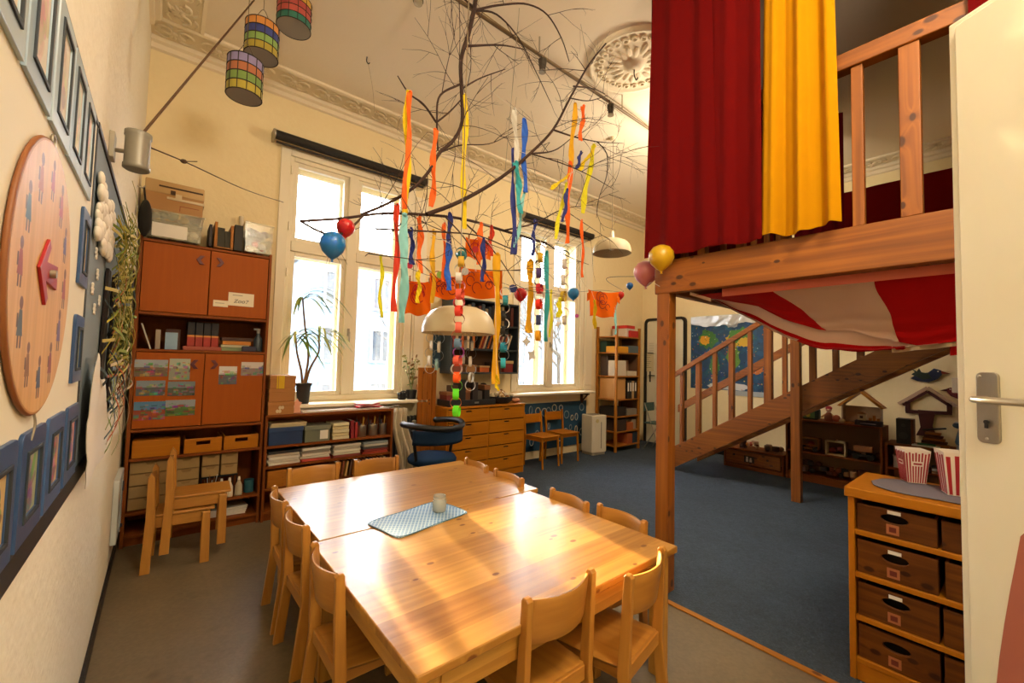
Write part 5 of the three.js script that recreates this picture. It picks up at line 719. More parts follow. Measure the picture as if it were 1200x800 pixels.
// =====================================================  LOFT  =====================================================
const BX = 2.44;
{
  const t = thing('play_loft', 'wooden play loft platform on posts with thick front beam', 'loft');
  woody(t, 'post', bx(BX, BX + 0.085, 0, 1.86, -1.485, -1.4, 0.004), M.loft, 1); woody(t, 'post', bx(5.16, 5.245, 0, 1.86, -1.56, -1.475, 0.004), M.loft, 1); woody(t, 'post', bx(5.16, 5.245, 0, 1.86, 0.6, 0.685, 0.004), M.loft, 1);
  woody(t, 'front_beam', bx(BX - 0.005, BX + 0.055, 1.855, 2.065, -1.5, WN, 0.006), M.loft, 2); woody(t, 'rear_beam', bx(5.19, 5.25, 1.855, 2.065, -1.56, WN, 0.006), M.loft, 2);
  woody(t, 'cross_beam', bx(BX + 0.056, 5.189, 1.87, 2.03, -1.5, -1.44, 0.006), M.loft, 0); woody(t, 'cross_beam', bx(BX + 0.056, 5.189, 1.87, 2.0, -0.3, -0.24, 0.006), M.loft, 0);
  for (let k = 0; k < 15; k++) woody(t, 'deck_board', bx(BX + 0.06, 5.185, 2.032, 2.055, -1.5 + k * 0.152, -1.5 + k * 0.152 + 0.148, 0.003), M.loft, 0);
  // railing on the deck
  woody(t, 'hand_rail', bx(BX - 0.01, BX + 0.06, 2.83, 2.91, -1.5, WN, 0.006), M.loft, 2);
  for (const d of [1.42, 1.2, 0.98, 0.76, 0.46, -0.1, -0.4]) woody(t, 'baluster', bx(BX + 0.005, BX + 0.045, 2.066, 2.83, -d - 0.022, -d + 0.022, 0.003), M.loft, 1);
  woody(t, 'railing_post', bx(BX + 0.001, BX + 0.05, 2.066, 2.83, -0.315, -0.245, 0.004), M.loft, 1);
  woody(t, 'hand_rail', bx(5.19, 5.25, 2.83, 2.9, -1.5, -0.3, 0.006), M.loft, 2); for (const d of [1.46, 1.1, 0.75, 0.35]) woody(t, 'baluster', bx(5.2, 5.24, 2.066, 2.83, -d - 0.02, -d + 0.02, 0.003), M.loft, 1);
  woody(t, 'hand_rail', bx(BX + 0.06, 5.19, 2.83, 2.9, -1.5, -1.44, 0.006), M.loft, 0); for (let k = 1; k < 9; k++) woody(t, 'baluster', bx(BX + k * 0.3, BX + k * 0.3 + 0.04, 2.066, 2.83, -1.49, -1.45, 0.003), M.loft, 1);
}
{ // staircase rising along the right wall towards the loft
  const xa = 5.3, xb = 6.02, yb = (d) => 0.121 + 0.61 * (2.833 - d), t = thing('loft_staircase', 'steep wooden staircase with turned rail posts leading up to the play loft', 'staircase');
  const board = (x, o0, o1, dA, dB, th) => mv(rot(extr([[dA, yb(dA) + o0], [dB, yb(dB) + o0], [dB, yb(dB) + o1], [dA, yb(dA) + o1]].map(([d, y]) => [-d, Math.max(0.007, y)]), th, 0.003), 0, -Math.PI / 2, 0), x + th, 0, 0);   // local x = z
  // extrude is along +z; after turning, the outline's x lies along world z
  const outline = (x, o0, o1, dA, dB, th, mat, name) => woody(t, name, mv(rot(extr([[dA, Math.max(0.007, yb(dA) + o0)], [dA, Math.max(0.007, yb(dA) + o1)], [dB, yb(dB) + o1], [dB, yb(dB) + o0]], th, 0.003), 0, Math.PI / 2, 0), x, 0, 0), mat, 2);
  outline(xa, 0, 0.28, 3.0, -0.05, 0.045, M.loft, 'stringer'); outline(xb, 0, 0.28, 3.0, -0.05, 0.045, M.loft, 'stringer');
  for (let k = 0; k < 10; k++) { const d = 2.78 - k * 0.29, y = yb(d) + 0.19; woody(t, 'tread', bx(xa + 0.045, xb, y - 0.03, y, -d - 0.14, -d + 0.12, 0.004), M.loft, 0); }
  outline(xa - 0.005, 1.2, 1.265, 3.0, 0.9, 0.055, M.loft, 'hand_rail'); outline(xb, 0.86, 0.97, 3.3, 1.2, 0.04, M.loft, 'hand_rail');
  const bal = (d, w0, w = w0 * 1.3) => woody(t, 'baluster', bx(xa + 0.004, xa + 0.004 + w, yb(d) + 0.2, yb(d) + 1.215, -d - w / 2, -d + w / 2, 0.004), M.loft, 1);
  for (const [d, w] of [[2.86, 0.035], [2.64, 0.045], [2.43, 0.035], [2.23, 0.045], [2.02, 0.035], [1.83, 0.06], [1.66, 0.035], [1.4, 0.045], [1.2, 0.04], [1.0, 0.045]]) bal(d, w);
}
// curtains on the loft front
const pleat = (d0, d1, y0, y1, n, amp, flare, x, seed, hemWave) => sheet((a, b) => { const k = a * n * 6.2832, low = 1 - b; const d = d0 + (d1 - d0) * a + flare * low * (0.5 - a) * 2; return V3(x + amp * (0.55 + 0.45 * low) * (Math.sin(k + seed) + 0.35 * Math.sin(2.3 * k + 1 + seed)), y0 + (y1 - y0) * b + hemWave * Math.sin(k * 0.5 + 1) * low, -d); }, Math.round(n * 14), 26, 0.003);
{
  const r = thing('red_curtain', 'long red curtain hanging in front of the play loft', 'curtain'); part(r, 'cloth', [pleat(1.5, 1.12, 2.085, 3.98, 1.9, 0.014, 0.05, BX - 0.055, 0.2, 0.008), pleat(1.12, 0.85, 2.075, 3.98, 1.6, 0.013, 0.01, BX - 0.06, 1.4, 0.008)], cloth('#620202', 0.04));
  const y = thing('yellow_curtain', 'golden yellow curtain hanging beside the red one', 'curtain'); part(y, 'cloth', pleat(0.825, 0.535, 2.075, 3.98, 2.6, 0.03, 0.03, BX - 0.065, 2.1, 0.012), cloth('#c48800', 0.06));
  const rf = thing('red_curtain', 'long red curtain closing the loft side that faces the windows', 'curtain'); part(rf, 'cloth', sheet((a, b) => V3(BX - 0.02 + a * 2.72, 2.07 + 1.92 * b, -1.53 - 0.014 * Math.sin(a * 70) * (1.2 - b)), 110, 10, 0.003), cloth('#620202', 0.04));
  const rn = thing('red_curtain', 'long red curtain on the loft front behind the open white door', 'curtain'); part(rn, 'cloth', pleat(0.1, -0.72, 2.075, 3.98, 4, 0.014, 0, BX - 0.055, 0.7, 0.008), cloth('#620202', 0.04));
  const rod_ = thing('curtain_rod', 'wooden curtain rod under the ceiling above the loft front', 'rod'); part(rod_, 'rod', rod([BX - 0.06, 3.92, -1.6], [BX - 0.06, 3.92, 0.6], 0.014, 12), M.loft); part(rod_, 'bracket', [rod([BX - 0.06, 3.92, -1.5], [BX - 0.06, CH, -1.5], 0.008), rod([BX - 0.06, 3.92, 0.4], [BX - 0.06, CH, 0.4], 0.008)], M.steel);
  const p = atX(1020, 219, 5.17), q = atX(990, 136, 5.15);
  const b = thing('red_wall_cloth', 'dark red cloth stretched behind the loft\'s rear railing', 'cloth'); part(b, 'cloth', sheet((a, c) => V3(5.165 + 0.006 * Math.sin(a * 40), 2.06 + (p.y - 2.06) * c, -1.35 + a * 1.95), 30, 4, 0.004), cloth('#8c1414'));
  const c2 = thing('loft_side_curtain', 'tall dark red curtain deep inside the loft beside the yellow curtain', 'curtain'); part(c2, 'cloth', sheet((a, c) => V3(5.05 + 0.012 * Math.sin(a * 26), 2.06 + (q.y - 2.06) * c, -1.48 + a * 0.42), 20, 6, 0.004), cloth('#6e1016'));
}
// red and white striped canopy sagging under the loft
{
  const t = thing('striped_canopy', 'red and white striped cloth canopy sagging under the play loft', 'canopy'), red = cloth('#b00a0c', 0.15), wh = cloth('#d9b8a4', 0.15);
  const L = [[1.3, 1.84], [1.26, 1.83], [1.0, 1.67], [0.85, 1.575], [0.68, 1.51], [0.47, 1.5], [0.24, 1.53], [0.05, 1.56], [-0.3, 1.66], [-0.65, 1.8]];
  const low = (d) => { for (let i = 1; i < L.length; i++) if (d >= L[i][0]) { const f = (d - L[i][0]) / (L[i - 1][0] - L[i][0]); return L[i][1] + f * (L[i - 1][1] - L[i][1]); } return 1.8; };
  const top = 1.835, lowF = (d) => low(d) + 0.1 * Math.max(0, Math.min(1, (d - 0.3) / 0.25)) * Math.max(0, Math.min(1, (1.3 - d) / 0.3));
  // front face: from the beam (b=0) down to the sag line (b=1); stripes are slanted
  const strip = (a0, a1, b0, b1, mat, name = 'stripe') => part(t, name, sheet((a, b) => { const dT = a0 + (a1 - a0) * a, dB = b0 + (b1 - b0) * a, d = dT + (dB - dT) * b + 0.012 * Math.sin(b * 9) * (1 - b), yl = lowF(d); const y = top + (yl - top) * (b + 0.06 * Math.sin(Math.PI * b)); return V3(BX + 0.075 + 0.24 * Math.sin(b * 1.45) + 0.006 * Math.sin(b * 26 + a * 5) * b, y, -d); }, 18, 22, 0.003), mat);
  strip(1.28, 0.86, 1.27, 0.66, red); strip(0.86, 0.42, 0.66, 0.37, wh); strip(0.42, 0.0, 0.37, -0.02, red); strip(0, -0.45, -0.02, -0.35, wh);
  // rising rear half
  const back = (a0, a1, mat) => part(t, 'rear_stripe', sheet((a, b) => { const d = a0 + (a1 - a0) * a, yl = low(d); return V3(BX + 0.315 + b * 1.9, yl + (1.84 - yl) * Math.pow(b, 0.75) - 0.04 * Math.sin(b * 3.1), -d + 0.01 * Math.sin(b * 12)); }, 14, 16, 0.003), mat);
  back(1.28, 0.8, wh); back(0.8, 0.35, red); back(0.35, -0.1, wh); back(-0.1, -0.5, red);
  // hem bands along the sag line
  const hem = (o0, o1, x, mat, dA = 1.29, dB = 0.43) => part(t, 'hem', sheet((a, b) => { const d = dA + (dB - dA) * a; return V3(BX + x + 0.01 * b, low(d) + o0 + (o1 - o0) * b + 0.005 * Math.sin(a * 40), -d); }, 40, 2, 0.003), mat);
  const band = (f0, f1, x, mat) => part(t, 'hem', sheet((a, b) => { const d = 1.29 - a * 0.95, g = lowF(d) - low(d) + 0.012; return V3(BX + x + 0.012 * b, low(d) - 0.005 + g * (f0 + (f1 - f0) * b) + 0.004 * Math.sin(a * 30), -d); }, 40, 3, 0.003), mat);
  band(1.05, 0.32, 0.33, wh); band(0.32, 0, 0.342, red);
  part(t, 'hanging_end', [sheet((a, b) => V3(BX + 0.34 + 0.02 * Math.sin(a * 12), low(0.4 - a * 0.22) + 0.07 - 0.09 * b, -(0.4 - a * 0.22)), 14, 5, 0.003)], cloth('#d6bfa2', 0.2)); part(t, 'hanging_end', [sheet((a, b) => V3(BX + 0.345 + 0.012 * Math.sin(a * 10), low(0.2 - a * 0.1) + 0.05 - 0.11 * b, -(0.2 - a * 0.11)), 10, 5, 0.003)], cloth('#b80f0c', 0.3)); part(t, 'hanging_end', [sheet((a, b) => V3(BX + 0.345 + 0.015 * Math.sin(a * 22), low(0.09 - a * 0.2) + 0.05 - 0.11 * b, -(0.09 - a * 0.2)), 16, 5, 0.003)], cloth('#d6bfa2', 0.2));
  part(t, 'top_hem', [sheet((a, b) => V3(BX + 0.06, 1.853 - 0.045 * b, -(1.1 - a * 1.7)), 20, 1, 0.004)], cloth('#b8604c'));
  part(t, 'tie', [sheet((a, b) => V3(BX + 0.07 + 0.02 * a, 1.85 - 0.05 * a + 0.02 * (b - 0.5), -(1.3 - 0.12 * a)), 6, 2, 0.003)], wh);
}
// balloons at the loft corner
function balloon(name, label, p, r, col, up = 1) { const t = thing(name, label, 'balloon', [p.x, p.y, p.z]); part(t, 'balloon_skin', lathe([[0.001, -r * 1.12], [r * 0.12, -r * 1.08], [r * 0.42, -r * 0.86], [r * 0.78, -r * 0.5], [r * 0.97, -r * 0.05], [r * 0.93, r * 0.42], [r * 0.66, r * 0.8], [r * 0.3, r * 0.97], [0.001, r * 1.0]], 28).scale(1, up, 1), PH({ color: col, roughness: 0.28, clearcoat: 0.4, transmission: 0.2, thickness: 0, side: THREE.DoubleSide })); part(t, 'knot', [sph(r * 0.1, 0, -r * 1.15 * up, 0, 1, 0.7, 1, 10, 8), lathe([[0.001, -r * 1.17 * up], [r * 0.12, -r * 1.28 * up], [r * 0.1, -r * 1.28 * up]], 12)], PH({ color: col, roughness: 0.4, side: THREE.DoubleSide })); return t; }
{ const p = atD(757, 320, 1.62), q = atD(778, 311, 1.5); balloon('balloon', 'pink balloon tied to the corner of the play loft', p, 0.084, '#d8848c'); balloon('balloon', 'yellow balloon tied in front of the loft beam', V3(q.x - 0.2, q.y, q.z + 0.1), 0.078, '#dcb01c'); const t = thing('balloon_string', 'white string tying two balloons to the loft post', 'string'); part(t, 'string', tube([p.clone().add(V3(0, -0.1, 0)), V3(2.41, 1.93, -1.5), V3(BX, 1.9, -1.46)], 0.0015, 10), M.paperWhite); }

// =====================================================  TOY SHELVES UNDER THE STAIRS  =====================================================
const TX = 6.2;
function toyShelf(name, label, dA, dB, h, levels, depth = 0.36) {
  const t = thing(name, label, 'shelf', [TX, 0.006, -dA]), w = dA - dB; t.rotation.y = -Math.PI / 2;   // local x: towards +z (nearer), z: towards -x (room)
  for (const a of [0, w - 0.022]) woody(t, 'side_panel', bx(a, a + 0.022, 0, h, -depth, 0, 0.003), M.carcass, 1); for (const y of levels) woody(t, 'shelf_board', bx(0.022, w - 0.022, y - 0.02, y, -depth, 0, 0.003), M.carcass, 0); woody(t, 'back_panel', bx(0.022, w - 0.022, 0, h, -depth, -depth + 0.008), S({ color: '#8a6a4a', roughness: 0.8 }), 0); woody(t, 'base_rail', bx(0.022, w - 0.022, 0, levels[0] - 0.02, -0.03, -0.01), M.carcass, 0); return t;
}
toyShelf('toy_shelf', 'open toy shelf full of small toys under the stairs', 1.93, 0.985, 0.76, [0.09, 0.365, 0.76]);
{ const t = toyShelf('toy_shelf', 'low toy bench with a drawer under the foot of the stairs', 2.7, 1.955, 0.27, [0.05, 0.27]); woody(t, 'drawer_front', bx(0.03, 0.71, 0.065, 0.235, -0.02, 0.002, 0.004), M.loft, 0); part(t, 'sticker', [bx(0.27, 0.4, 0.1, 0.19, 0.002, 0.004), ], paint('#2a2420', 0.6)); part(t, 'sticker_figures', [cyl(0.014, 0.014, 0.004, 0, 0, 0, 12).rotateX(Math.PI / 2).translate(0.31, 0.165, 0.005), bx(0.295, 0.325, 0.11, 0.15, 0.004, 0.006), cyl(0.012, 0.012, 0.004, 0, 0, 0, 12).rotateX(Math.PI / 2).translate(0.355, 0.155, 0.005), bx(0.34, 0.37, 0.11, 0.142, 0.004, 0.006)], paint('#d8ccb8', 0.7)); part(t, 'finger_hole', [cyl(0.015, 0.015, 0.004, 0, 0, 0, 14).rotateX(Math.PI / 2).translate(0.14, 0.18, 0.003), cyl(0.015, 0.015, 0.004, 0, 0, 0, 14).rotateX(Math.PI / 2).translate(0.56, 0.17, 0.003)], M.black); }
toyShelf('toy_shelf', 'low shelf with picture books behind the striped popcorn boxes', 0.965, 0.0, 0.6, [0.09, 0.34, 0.6]);
// toys: u = depth D along the shelf, y = board height
const toy = (name, label, cat, d, y, back = 0.12) => { const t = thing(name, label, cat, [TX + back, 0.007 + y, -d]); t.rotation.y = -Math.PI / 2; return t; };
const c_ = (h, r = 0.6) => paint(h, r);
{
  let t = toy('toy_airplane', 'small white toy plane on top of the toy shelf', 'toy', 1.84, 0.76); part(t, 'fuselage', sph(0.03, 0, 0.04, 0, 2.4, 0.7, 0.8, 14, 10), c_('#d8d0c4')); part(t, 'wing', bx(-0.02, 0.03, 0.04, 0.046, -0.09, 0.09, 0.002), c_('#cfc6ba')); part(t, 'wheel', [sph(0.012, -0.03, 0.012, 0.02), sph(0.012, 0.04, 0.012, 0)], M.black);
  t = toy('toy_television', 'green-screened toy television with rounded dark case', 'toy', 1.68, 0.76); part(t, 'case', bx(-0.09, 0.09, 0, 0.14, -0.06, 0.06, 0.03), c_('#233a38')); part(t, 'screen', bx(-0.07, 0.05, 0.02, 0.12, 0.058, 0.064, 0.01), c_('#5c7a4a', 0.3)); part(t, 'picture_spot', sph(0.025, -0.02, 0.06, 0.064, 1, 1.2, 0.15, 12, 8), c_('#c8a83c'));
  t = toy('toy_clown', 'small doll with red hair and spotted suit on the toy shelf', 'doll', 1.5, 0.76); part(t, 'body', [lathe([[0.001, 0], [0.05, 0], [0.045, 0.06], [0.025, 0.1], [0.001, 0.11]], 16)], c_('#8a4a34')); part(t, 'head', sph(0.03, 0, 0.135, 0), c_('#d8a888')); part(t, 'hair', sph(0.034, 0, 0.155, -0.006, 1, 0.8, 1), c_('#a8202c')); part(t, 'arm', [rod([-0.03, 0.08, 0], [-0.07, 0.04, 0.03], 0.01), rod([0.03, 0.08, 0], [0.07, 0.05, 0.03], 0.01)], c_('#c88a4a'));
  t = toy('toy_roller', 'orange and cream toy snail beside the doll', 'toy', 1.41, 0.76, 0.06); part(t, 'shell', sph(0.042, 0, 0.045, 0, 1, 1, 0.6), c_('#b85a34')); part(t, 'body', sph(0.024, 0.05, 0.028, 0, 1.5, 0.9, 0.9), c_('#d8c09a'));
  t = toy('toy_house', 'wooden toy house with a tall pitched roof on the toy shelf', 'toy', 1.2, 0.76, 0.2); part(t, 'roof', rot(extr([[-0.22, 0.2], [0, 0.4], [0.22, 0.2], [0.19, 0.19], [0, 0.365], [-0.19, 0.19]], 0.16, 0.003), 0).translate(0, 0, -0.08), M.shelfPine); part(t, 'wall', [bx(-0.17, 0.17, 0, 0.2, -0.08, -0.06), bx(-0.18, -0.165, 0, 0.21, -0.08, 0.06), bx(0.165, 0.18, 0, 0.21, -0.08, 0.06)], c_('#b89a78')); part(t, 'floor_board', bx(-0.18, 0.18, 0, 0.01, -0.08, 0.08), M.shelfPine);
  t = toy('dark_game_box', 'dark purple flat game box with pale lettering on the toy shelf', 'box', 1.1, 0.76, 0.06); part(t, 'box_body', bx(-0.13, 0.11, 0, 0.055, -0.05, 0.05, 0.003), c_('#2a1822')); part(t, 'lettering', bx(-0.08, 0.06, 0.02, 0.028, 0.05, 0.0515), c_('#a89a9c'));
  t = toy('toy_cottage', 'tiny cream toy cottage standing on the dark game box', 'toy', 1.17, 0.817, 0.06); part(t, 'wall', bx(-0.035, 0.035, 0, 0.07, -0.03, 0.03, 0.002), c_('#d8c49c')); part(t, 'window', bx(-0.015, 0.015, 0.02, 0.05, 0.03, 0.032), c_('#3a2a24')); part(t, 'roof', extr([[-0.045, 0.07], [0, 0.1], [0.045, 0.07]], 0.07, 0.002).translate(0, 0, -0.035), c_('#a87a4c'));
  t = toy('toy_train', 'row of small wooden blocks standing on the dark game box', 'toy', 1.06, 0.817, 0.07); for (let k = 0; k < 3; k++) part(t, 'block', bx(-0.05 + k * 0.035, -0.025 + k * 0.035, 0, 0.03 + (k % 2) * 0.03, -0.015, 0.015, 0.002), M.shelfPine);
  // middle level
  t = toy('toy_barn', 'cream framed toy barn with red animals on the middle toy shelf', 'toy', 1.42, 0.365, 0.08); part(t, 'frame', [bx(-0.1, -0.085, 0, 0.17, -0.05, 0.05), bx(0.085, 0.1, 0, 0.17, -0.05, 0.05), bx(-0.1, 0.1, 0.155, 0.17, -0.05, 0.05), bx(-0.1, 0.1, 0, 0.015, -0.05, 0.05)], c_('#c8b48a')); part(t, 'animal', [sph(0.03, -0.03, 0.06, 0.01, 1.2, 0.9, 0.7), sph(0.025, 0.035, 0.08, 0.01, 1, 1.1, 0.7)], c_('#7a2a24')); part(t, 'roof_knob', sph(0.015, 0, 0.18, 0), c_('#8a5a34'));
  t = toy('toy_crane', 'wooden toy truck with orange block load on the middle toy shelf', 'toy', 1.16, 0.365, 0.08); part(t, 'load', bx(-0.09, 0.08, 0.09, 0.15, -0.04, 0.04, 0.004), c_('#b87a4a')); part(t, 'chassis', bx(-0.11, 0.1, 0.03, 0.06, -0.04, 0.04, 0.004), c_('#2c2420')); part(t, 'support', bx(-0.02, 0.02, 0.06, 0.09, -0.03, 0.03), c_('#6a4a34')); part(t, 'wheel', [-0.07, 0.06].flatMap((x) => [-0.045, 0.045].map((z) => cyl(0.03, 0.03, 0.015, 0, 0, 0, 16).rotateX(Math.PI / 2).translate(x, 0.03, z))), M.black);
  t = toy('toy_wagon', 'wooden toy wagon with rails on the middle toy shelf', 'toy', 1.7, 0.365, 0.1); part(t, 'body', [bx(-0.11, 0.11, 0.03, 0.045, -0.05, 0.05), bx(-0.11, 0.11, 0.08, 0.09, 0.042, 0.05), bx(-0.11, -0.1, 0.03, 0.17, -0.05, 0.05), bx(0.1, 0.11, 0.03, 0.17, -0.05, 0.05), bx(-0.11, 0.11, 0.16, 0.17, -0.05, 0.05)], M.shelfPine); part(t, 'load', sph(0.035, 0.02, 0.09, 0), c_('#8a3a2c')); part(t, 'wheel', [-0.07, 0.07].map((x) => cyl(0.028, 0.028, 0.11, 0, 0, 0, 14).rotateX(Math.PI / 2).translate(x, 0.028, 0)), c_('#3a2a20'));
  const heap = (name, label, d, y, n, seed, cols, wd, hh) => { const q = toy(name, label, 'toys', d, y, name === 'toy_heap' && n === 12 && seed === 8 ? 0.25 : 0.13); const r = mulberry(seed); for (let k = 0; k < n; k++) { const s = 0.02 + r() * 0.022, x = (r() - 0.5) * wd, yy = s + r() * hh, z = (r() - 0.5) * 0.16; part(q, 'toy_piece', k % 3 === 0 ? rot(bx(-s, s, -s * 0.7, s * 0.7, -s, s, 0.003), 0, r() * 3, 0).translate(x, s * 0.72 + (yy - s), z) : k % 3 === 1 ? cyl(s, s, s * 1.8, x, s * 0.9 + (yy - s), z, 12) : sph(s, x, yy, z), c_(cols[k % cols.length])); } };
  heap('toy_heap', 'jumble of dark wooden toys in the lowest compartment of the toy shelf', 1.45, 0.09, 34, 3, ['#4a2c20', '#8a4a2c', '#2a2422', '#6a3a28', '#a87a50'], 0.72, 0.09);
  heap('toy_heap', 'row of small dark toys at the back of the middle toy shelf', 1.3, 0.365, 12, 8, ['#3a2820', '#5a3a2a', '#8a5a3a'], 0.5, 0.03);
  heap('toy_heap', 'small red and orange dolls on the low toy bench', 2.4, 0.27, 14, 12, ['#a83a28', '#c87a34', '#6a2a30', '#d8b08a', '#4a2a24'], 0.26, 0.1);
  heap('toy_heap', 'small dark toy cars on the low toy bench', 2.12, 0.27, 12, 17, ['#4a3a34', '#6a4a3a', '#8a6a50', '#2a2424'], 0.28, 0.03);
  t = toy('white_can', 'black and white spray tin in the lowest compartment of the toy shelf', 'tin', 1.86, 0.09, 0.06); part(t, 'can', cyl(0.03, 0.03, 0.14, 0, 0.07, 0, 16), c_('#2a2a2c')); part(t, 'stripe', bx(0.0, 0.012, 0.01, 0.16, 0.02, 0.034), c_('#c8c8c4'));
  // third shelf
  t = toy('speaker_box', 'tall dark grey loudspeaker standing on the low shelf', 'speaker', 0.82, 0.6, 0.14); part(t, 'case', bx(-0.06, 0.06, 0, 0.27, -0.07, 0.07, 0.004), c_('#20201e')); part(t, 'speaker_cone', cyl(0.04, 0.035, 0.006, 0, 0, 0, 20).rotateX(Math.PI / 2).translate(0, 0.09, 0.07), c_('#343230')); part(t, 'speaker_cone', cyl(0.018, 0.015, 0.006, 0, 0, 0, 16).rotateX(Math.PI / 2).translate(0, 0.2, 0.07), c_('#343230')); part(t, 'side_panel', bx(0.06, 0.08, 0, 0.27, -0.07, 0.07, 0.002), M.crate);
  t = toy('toy_shelf_boat', 'stack of wooden toy planks and tools on the low shelf', 'toy', 0.58, 0.6, 0.2); for (let k = 0; k < 5; k++) part(t, 'plank', bx(-0.12 + k * 0.01, 0.1 - k * 0.015, k * 0.03, k * 0.03 + 0.022, -0.05, 0.05, 0.003), k % 2 ? M.crate : M.shelfPine); part(t, 'handle', rod([-0.1, 0.16, 0], [0.08, 0.2, 0.02], 0.01), c_('#2a2420'));
  t = toy('picture_book_flat', 'white and green picture book lying on the low shelf', 'book', 0.66, 0.6, 0.06); part(t, 'book', bx(-0.09, 0.12, 0, 0.014, -0.05, 0.05, 0.002), c_('#d8d8cc')); part(t, 'cover_picture', bx(-0.05, 0.09, 0.014, 0.03, -0.04, 0.02, 0.004), c_('#24603c'));
  t = toy('toy_dinosaur', 'blue-grey toy dragon standing on the low shelf', 'toy', 0.38, 0.6, 0.1); part(t, 'body', [lathe([[0.001, 0.02], [0.04, 0.03], [0.055, 0.08], [0.045, 0.14], [0.03, 0.2], [0.02, 0.24], [0.001, 0.25]], 14), rod([0.03, 0.05, 0], [0.12, 0.02, -0.01], 0.028, 8, 0.006), sph(0.035, -0.02, 0.25, 0.01, 1.4, 0.9, 0.9)], c_('#3a5a70')); part(t, 'leg', [cyl(0.02, 0.016, 0.06, -0.025, 0.03, 0.02), cyl(0.02, 0.016, 0.06, 0.03, 0.03, 0.02)], c_('#9aa09c')); part(t, 'cap', bx(-0.05, 0.03, 0.275, 0.285, -0.02, 0.03, 0.003), c_('#c8ccc8'));
  heap('toy_heap', 'small grey toys lying on the low shelf near the dragon', 0.14, 0.6, 12, 23, ['#5a4a40', '#7a6a5c', '#3a3430'], 0.2, 0.02);
  for (let k = 0; k < 9; k++) { const b = toy('board_book', 'pale board book lying in the low shelf behind the popcorn boxes', 'book', 0.5 + (k % 3) * 0.14 - 0.1, 0.34 + Math.floor(k / 3) * 0.026, 0.06); b.userData.group = 'board books in the low shelf'; part(b, 'book', bx(-0.06, 0.06, 0, 0.022, -0.05, 0.05, 0.002), c_(['#c8c4b4', '#7a5a48', '#a8a498', '#4a4440'][k % 4])); }
  t = toy('doll_box', 'cream wooden doll box under the dragon\'s shelf', 'box', 0.83, 0.34, 0.08); part(t, 'box_body', bx(-0.07, 0.09, 0, 0.12, -0.06, 0.06, 0.004), c_('#a89078')); part(t, 'lid', bx(-0.075, 0.095, 0.12, 0.135, -0.065, 0.065, 0.003), c_('#8a7058'));
}
// bird house cut-out and birds on the right wall
{
  const R = (u, v) => { const p = atX(u, v, WR - 0.02); return [-(-p.z), p.y]; };      // [z, y] on the wall
  const o = thing('bird_house_cutout', 'brown wooden bird table cut-out with pointed roof on the wall', 'wall decoration'); onRight(o, 0, 0, 0.02);
  const Q = (u, v) => { const p = atX(u, v, WR - 0.02); return [p.z, p.y]; };          // local x equals world z here
  const pk = Q(1087, 455), l = Q(1053, 473), r = Q(1121, 476), bl = Q(1064, 482), br = Q(1113, 484), tb = Q(1086, 511);
  const dk = paint('#4a1a1c', 0.6), bar = (a, b, th) => { const d = V3(b[0] - a[0], b[1] - a[1], 0), n = V3(-d.y, d.x, 0).normalize().multiplyScalar(th / 2); return extr([[a[0] + n.x, a[1] + n.y], [a[0] - n.x, a[1] - n.y], [b[0] - n.x, b[1] - n.y], [b[0] + n.x, b[1] + n.y]], 0.016, 0.002); };
  part(o, 'roof', [bar(l, [pk[0], pk[1] + 0.01], 0.035), bar([pk[0], pk[1] + 0.01], r, 0.035)], paint('#b89a80', 0.7)); part(o, 'roof_edge', [bar([l[0] + 0.04, l[1] - 0.01], [pk[0], pk[1] - 0.035], 0.03), bar([pk[0], pk[1] - 0.035], [r[0] - 0.04, r[1] - 0.01], 0.03)], dk); part(o, 'post', bar([bl[0], bl[1] + 0.12], bl, 0.045), dk); part(o, 'post', bar([br[0], br[1] + 0.12], br, 0.045), dk); part(o, 'tray', bar([bl[0] - 0.02, bl[1]], [br[0] + 0.02, br[1]], 0.04), dk); part(o, 'trunk', extr([[tb[0] - 0.09, tb[1]], [tb[0] + 0.09, tb[1]], [tb[0] + 0.05, tb[1] + 0.12], [tb[0] + 0.08, bl[1] + 0.03], [tb[0] - 0.07, bl[1] + 0.03], [tb[0] - 0.05, tb[1] + 0.1]], 0.014, 0.002), dk);
  const bird = (u, v, s, col, wing, beak, label, flip = 1) => { const c = Q(u, v), b = thing('paper_bird', label, 'wall decoration'); onRight(b, c[1], -c[0], 0.02); const f = flip * s; const pt = (a) => { const q = a.map(([x, y]) => [x * f, y * s]); return flip < 0 ? q.reverse() : q; };
    part(b, 'body', extr(pt([[-0.16, -0.03], [-0.1, -0.06], [0, -0.07], [0.08, -0.03], [0.12, 0.03], [0.11, 0.08], [0.05, 0.1], [0, 0.05], [-0.08, 0.03], [-0.12, 0.01]]), 0.012, 0.002), paint(col, 0.6)); part(b, 'wing', extr(pt([[-0.15, 0.02], [-0.05, -0.04], [0.03, -0.02], [0.0, 0.04], [-0.06, 0.05], [-0.08, 0.1], [-0.1, 0.06], [-0.15, 0.09], [-0.12, 0.05]]), 0.008, 0.001).translate(0, 0, 0.012), paint(wing, 0.6)); part(b, 'beak', extr(pt([[0.11, 0.075], [0.19, 0.04], [0.115, 0.035]]), 0.012, 0.001), paint(beak, 0.6)); part(b, 'eye', cyl(0.008 * s, 0.008 * s, 0.006, 0, 0, 0, 10).rotateX(Math.PI / 2).translate(0.085 * f, 0.065 * s, 0.014), paint('#e8e0d0', 0.6)); };
  bird(1088, 441, 0.95, '#1c2a4c', '#20342c', '#8a3a24', 'dark blue paper bird flying above the bird table cut-out'); bird(1124, 462, 0.8, '#6a1a20', '#4a1218', '#4a1218', 'dark red paper bird half hidden by the open white door', -1);
}

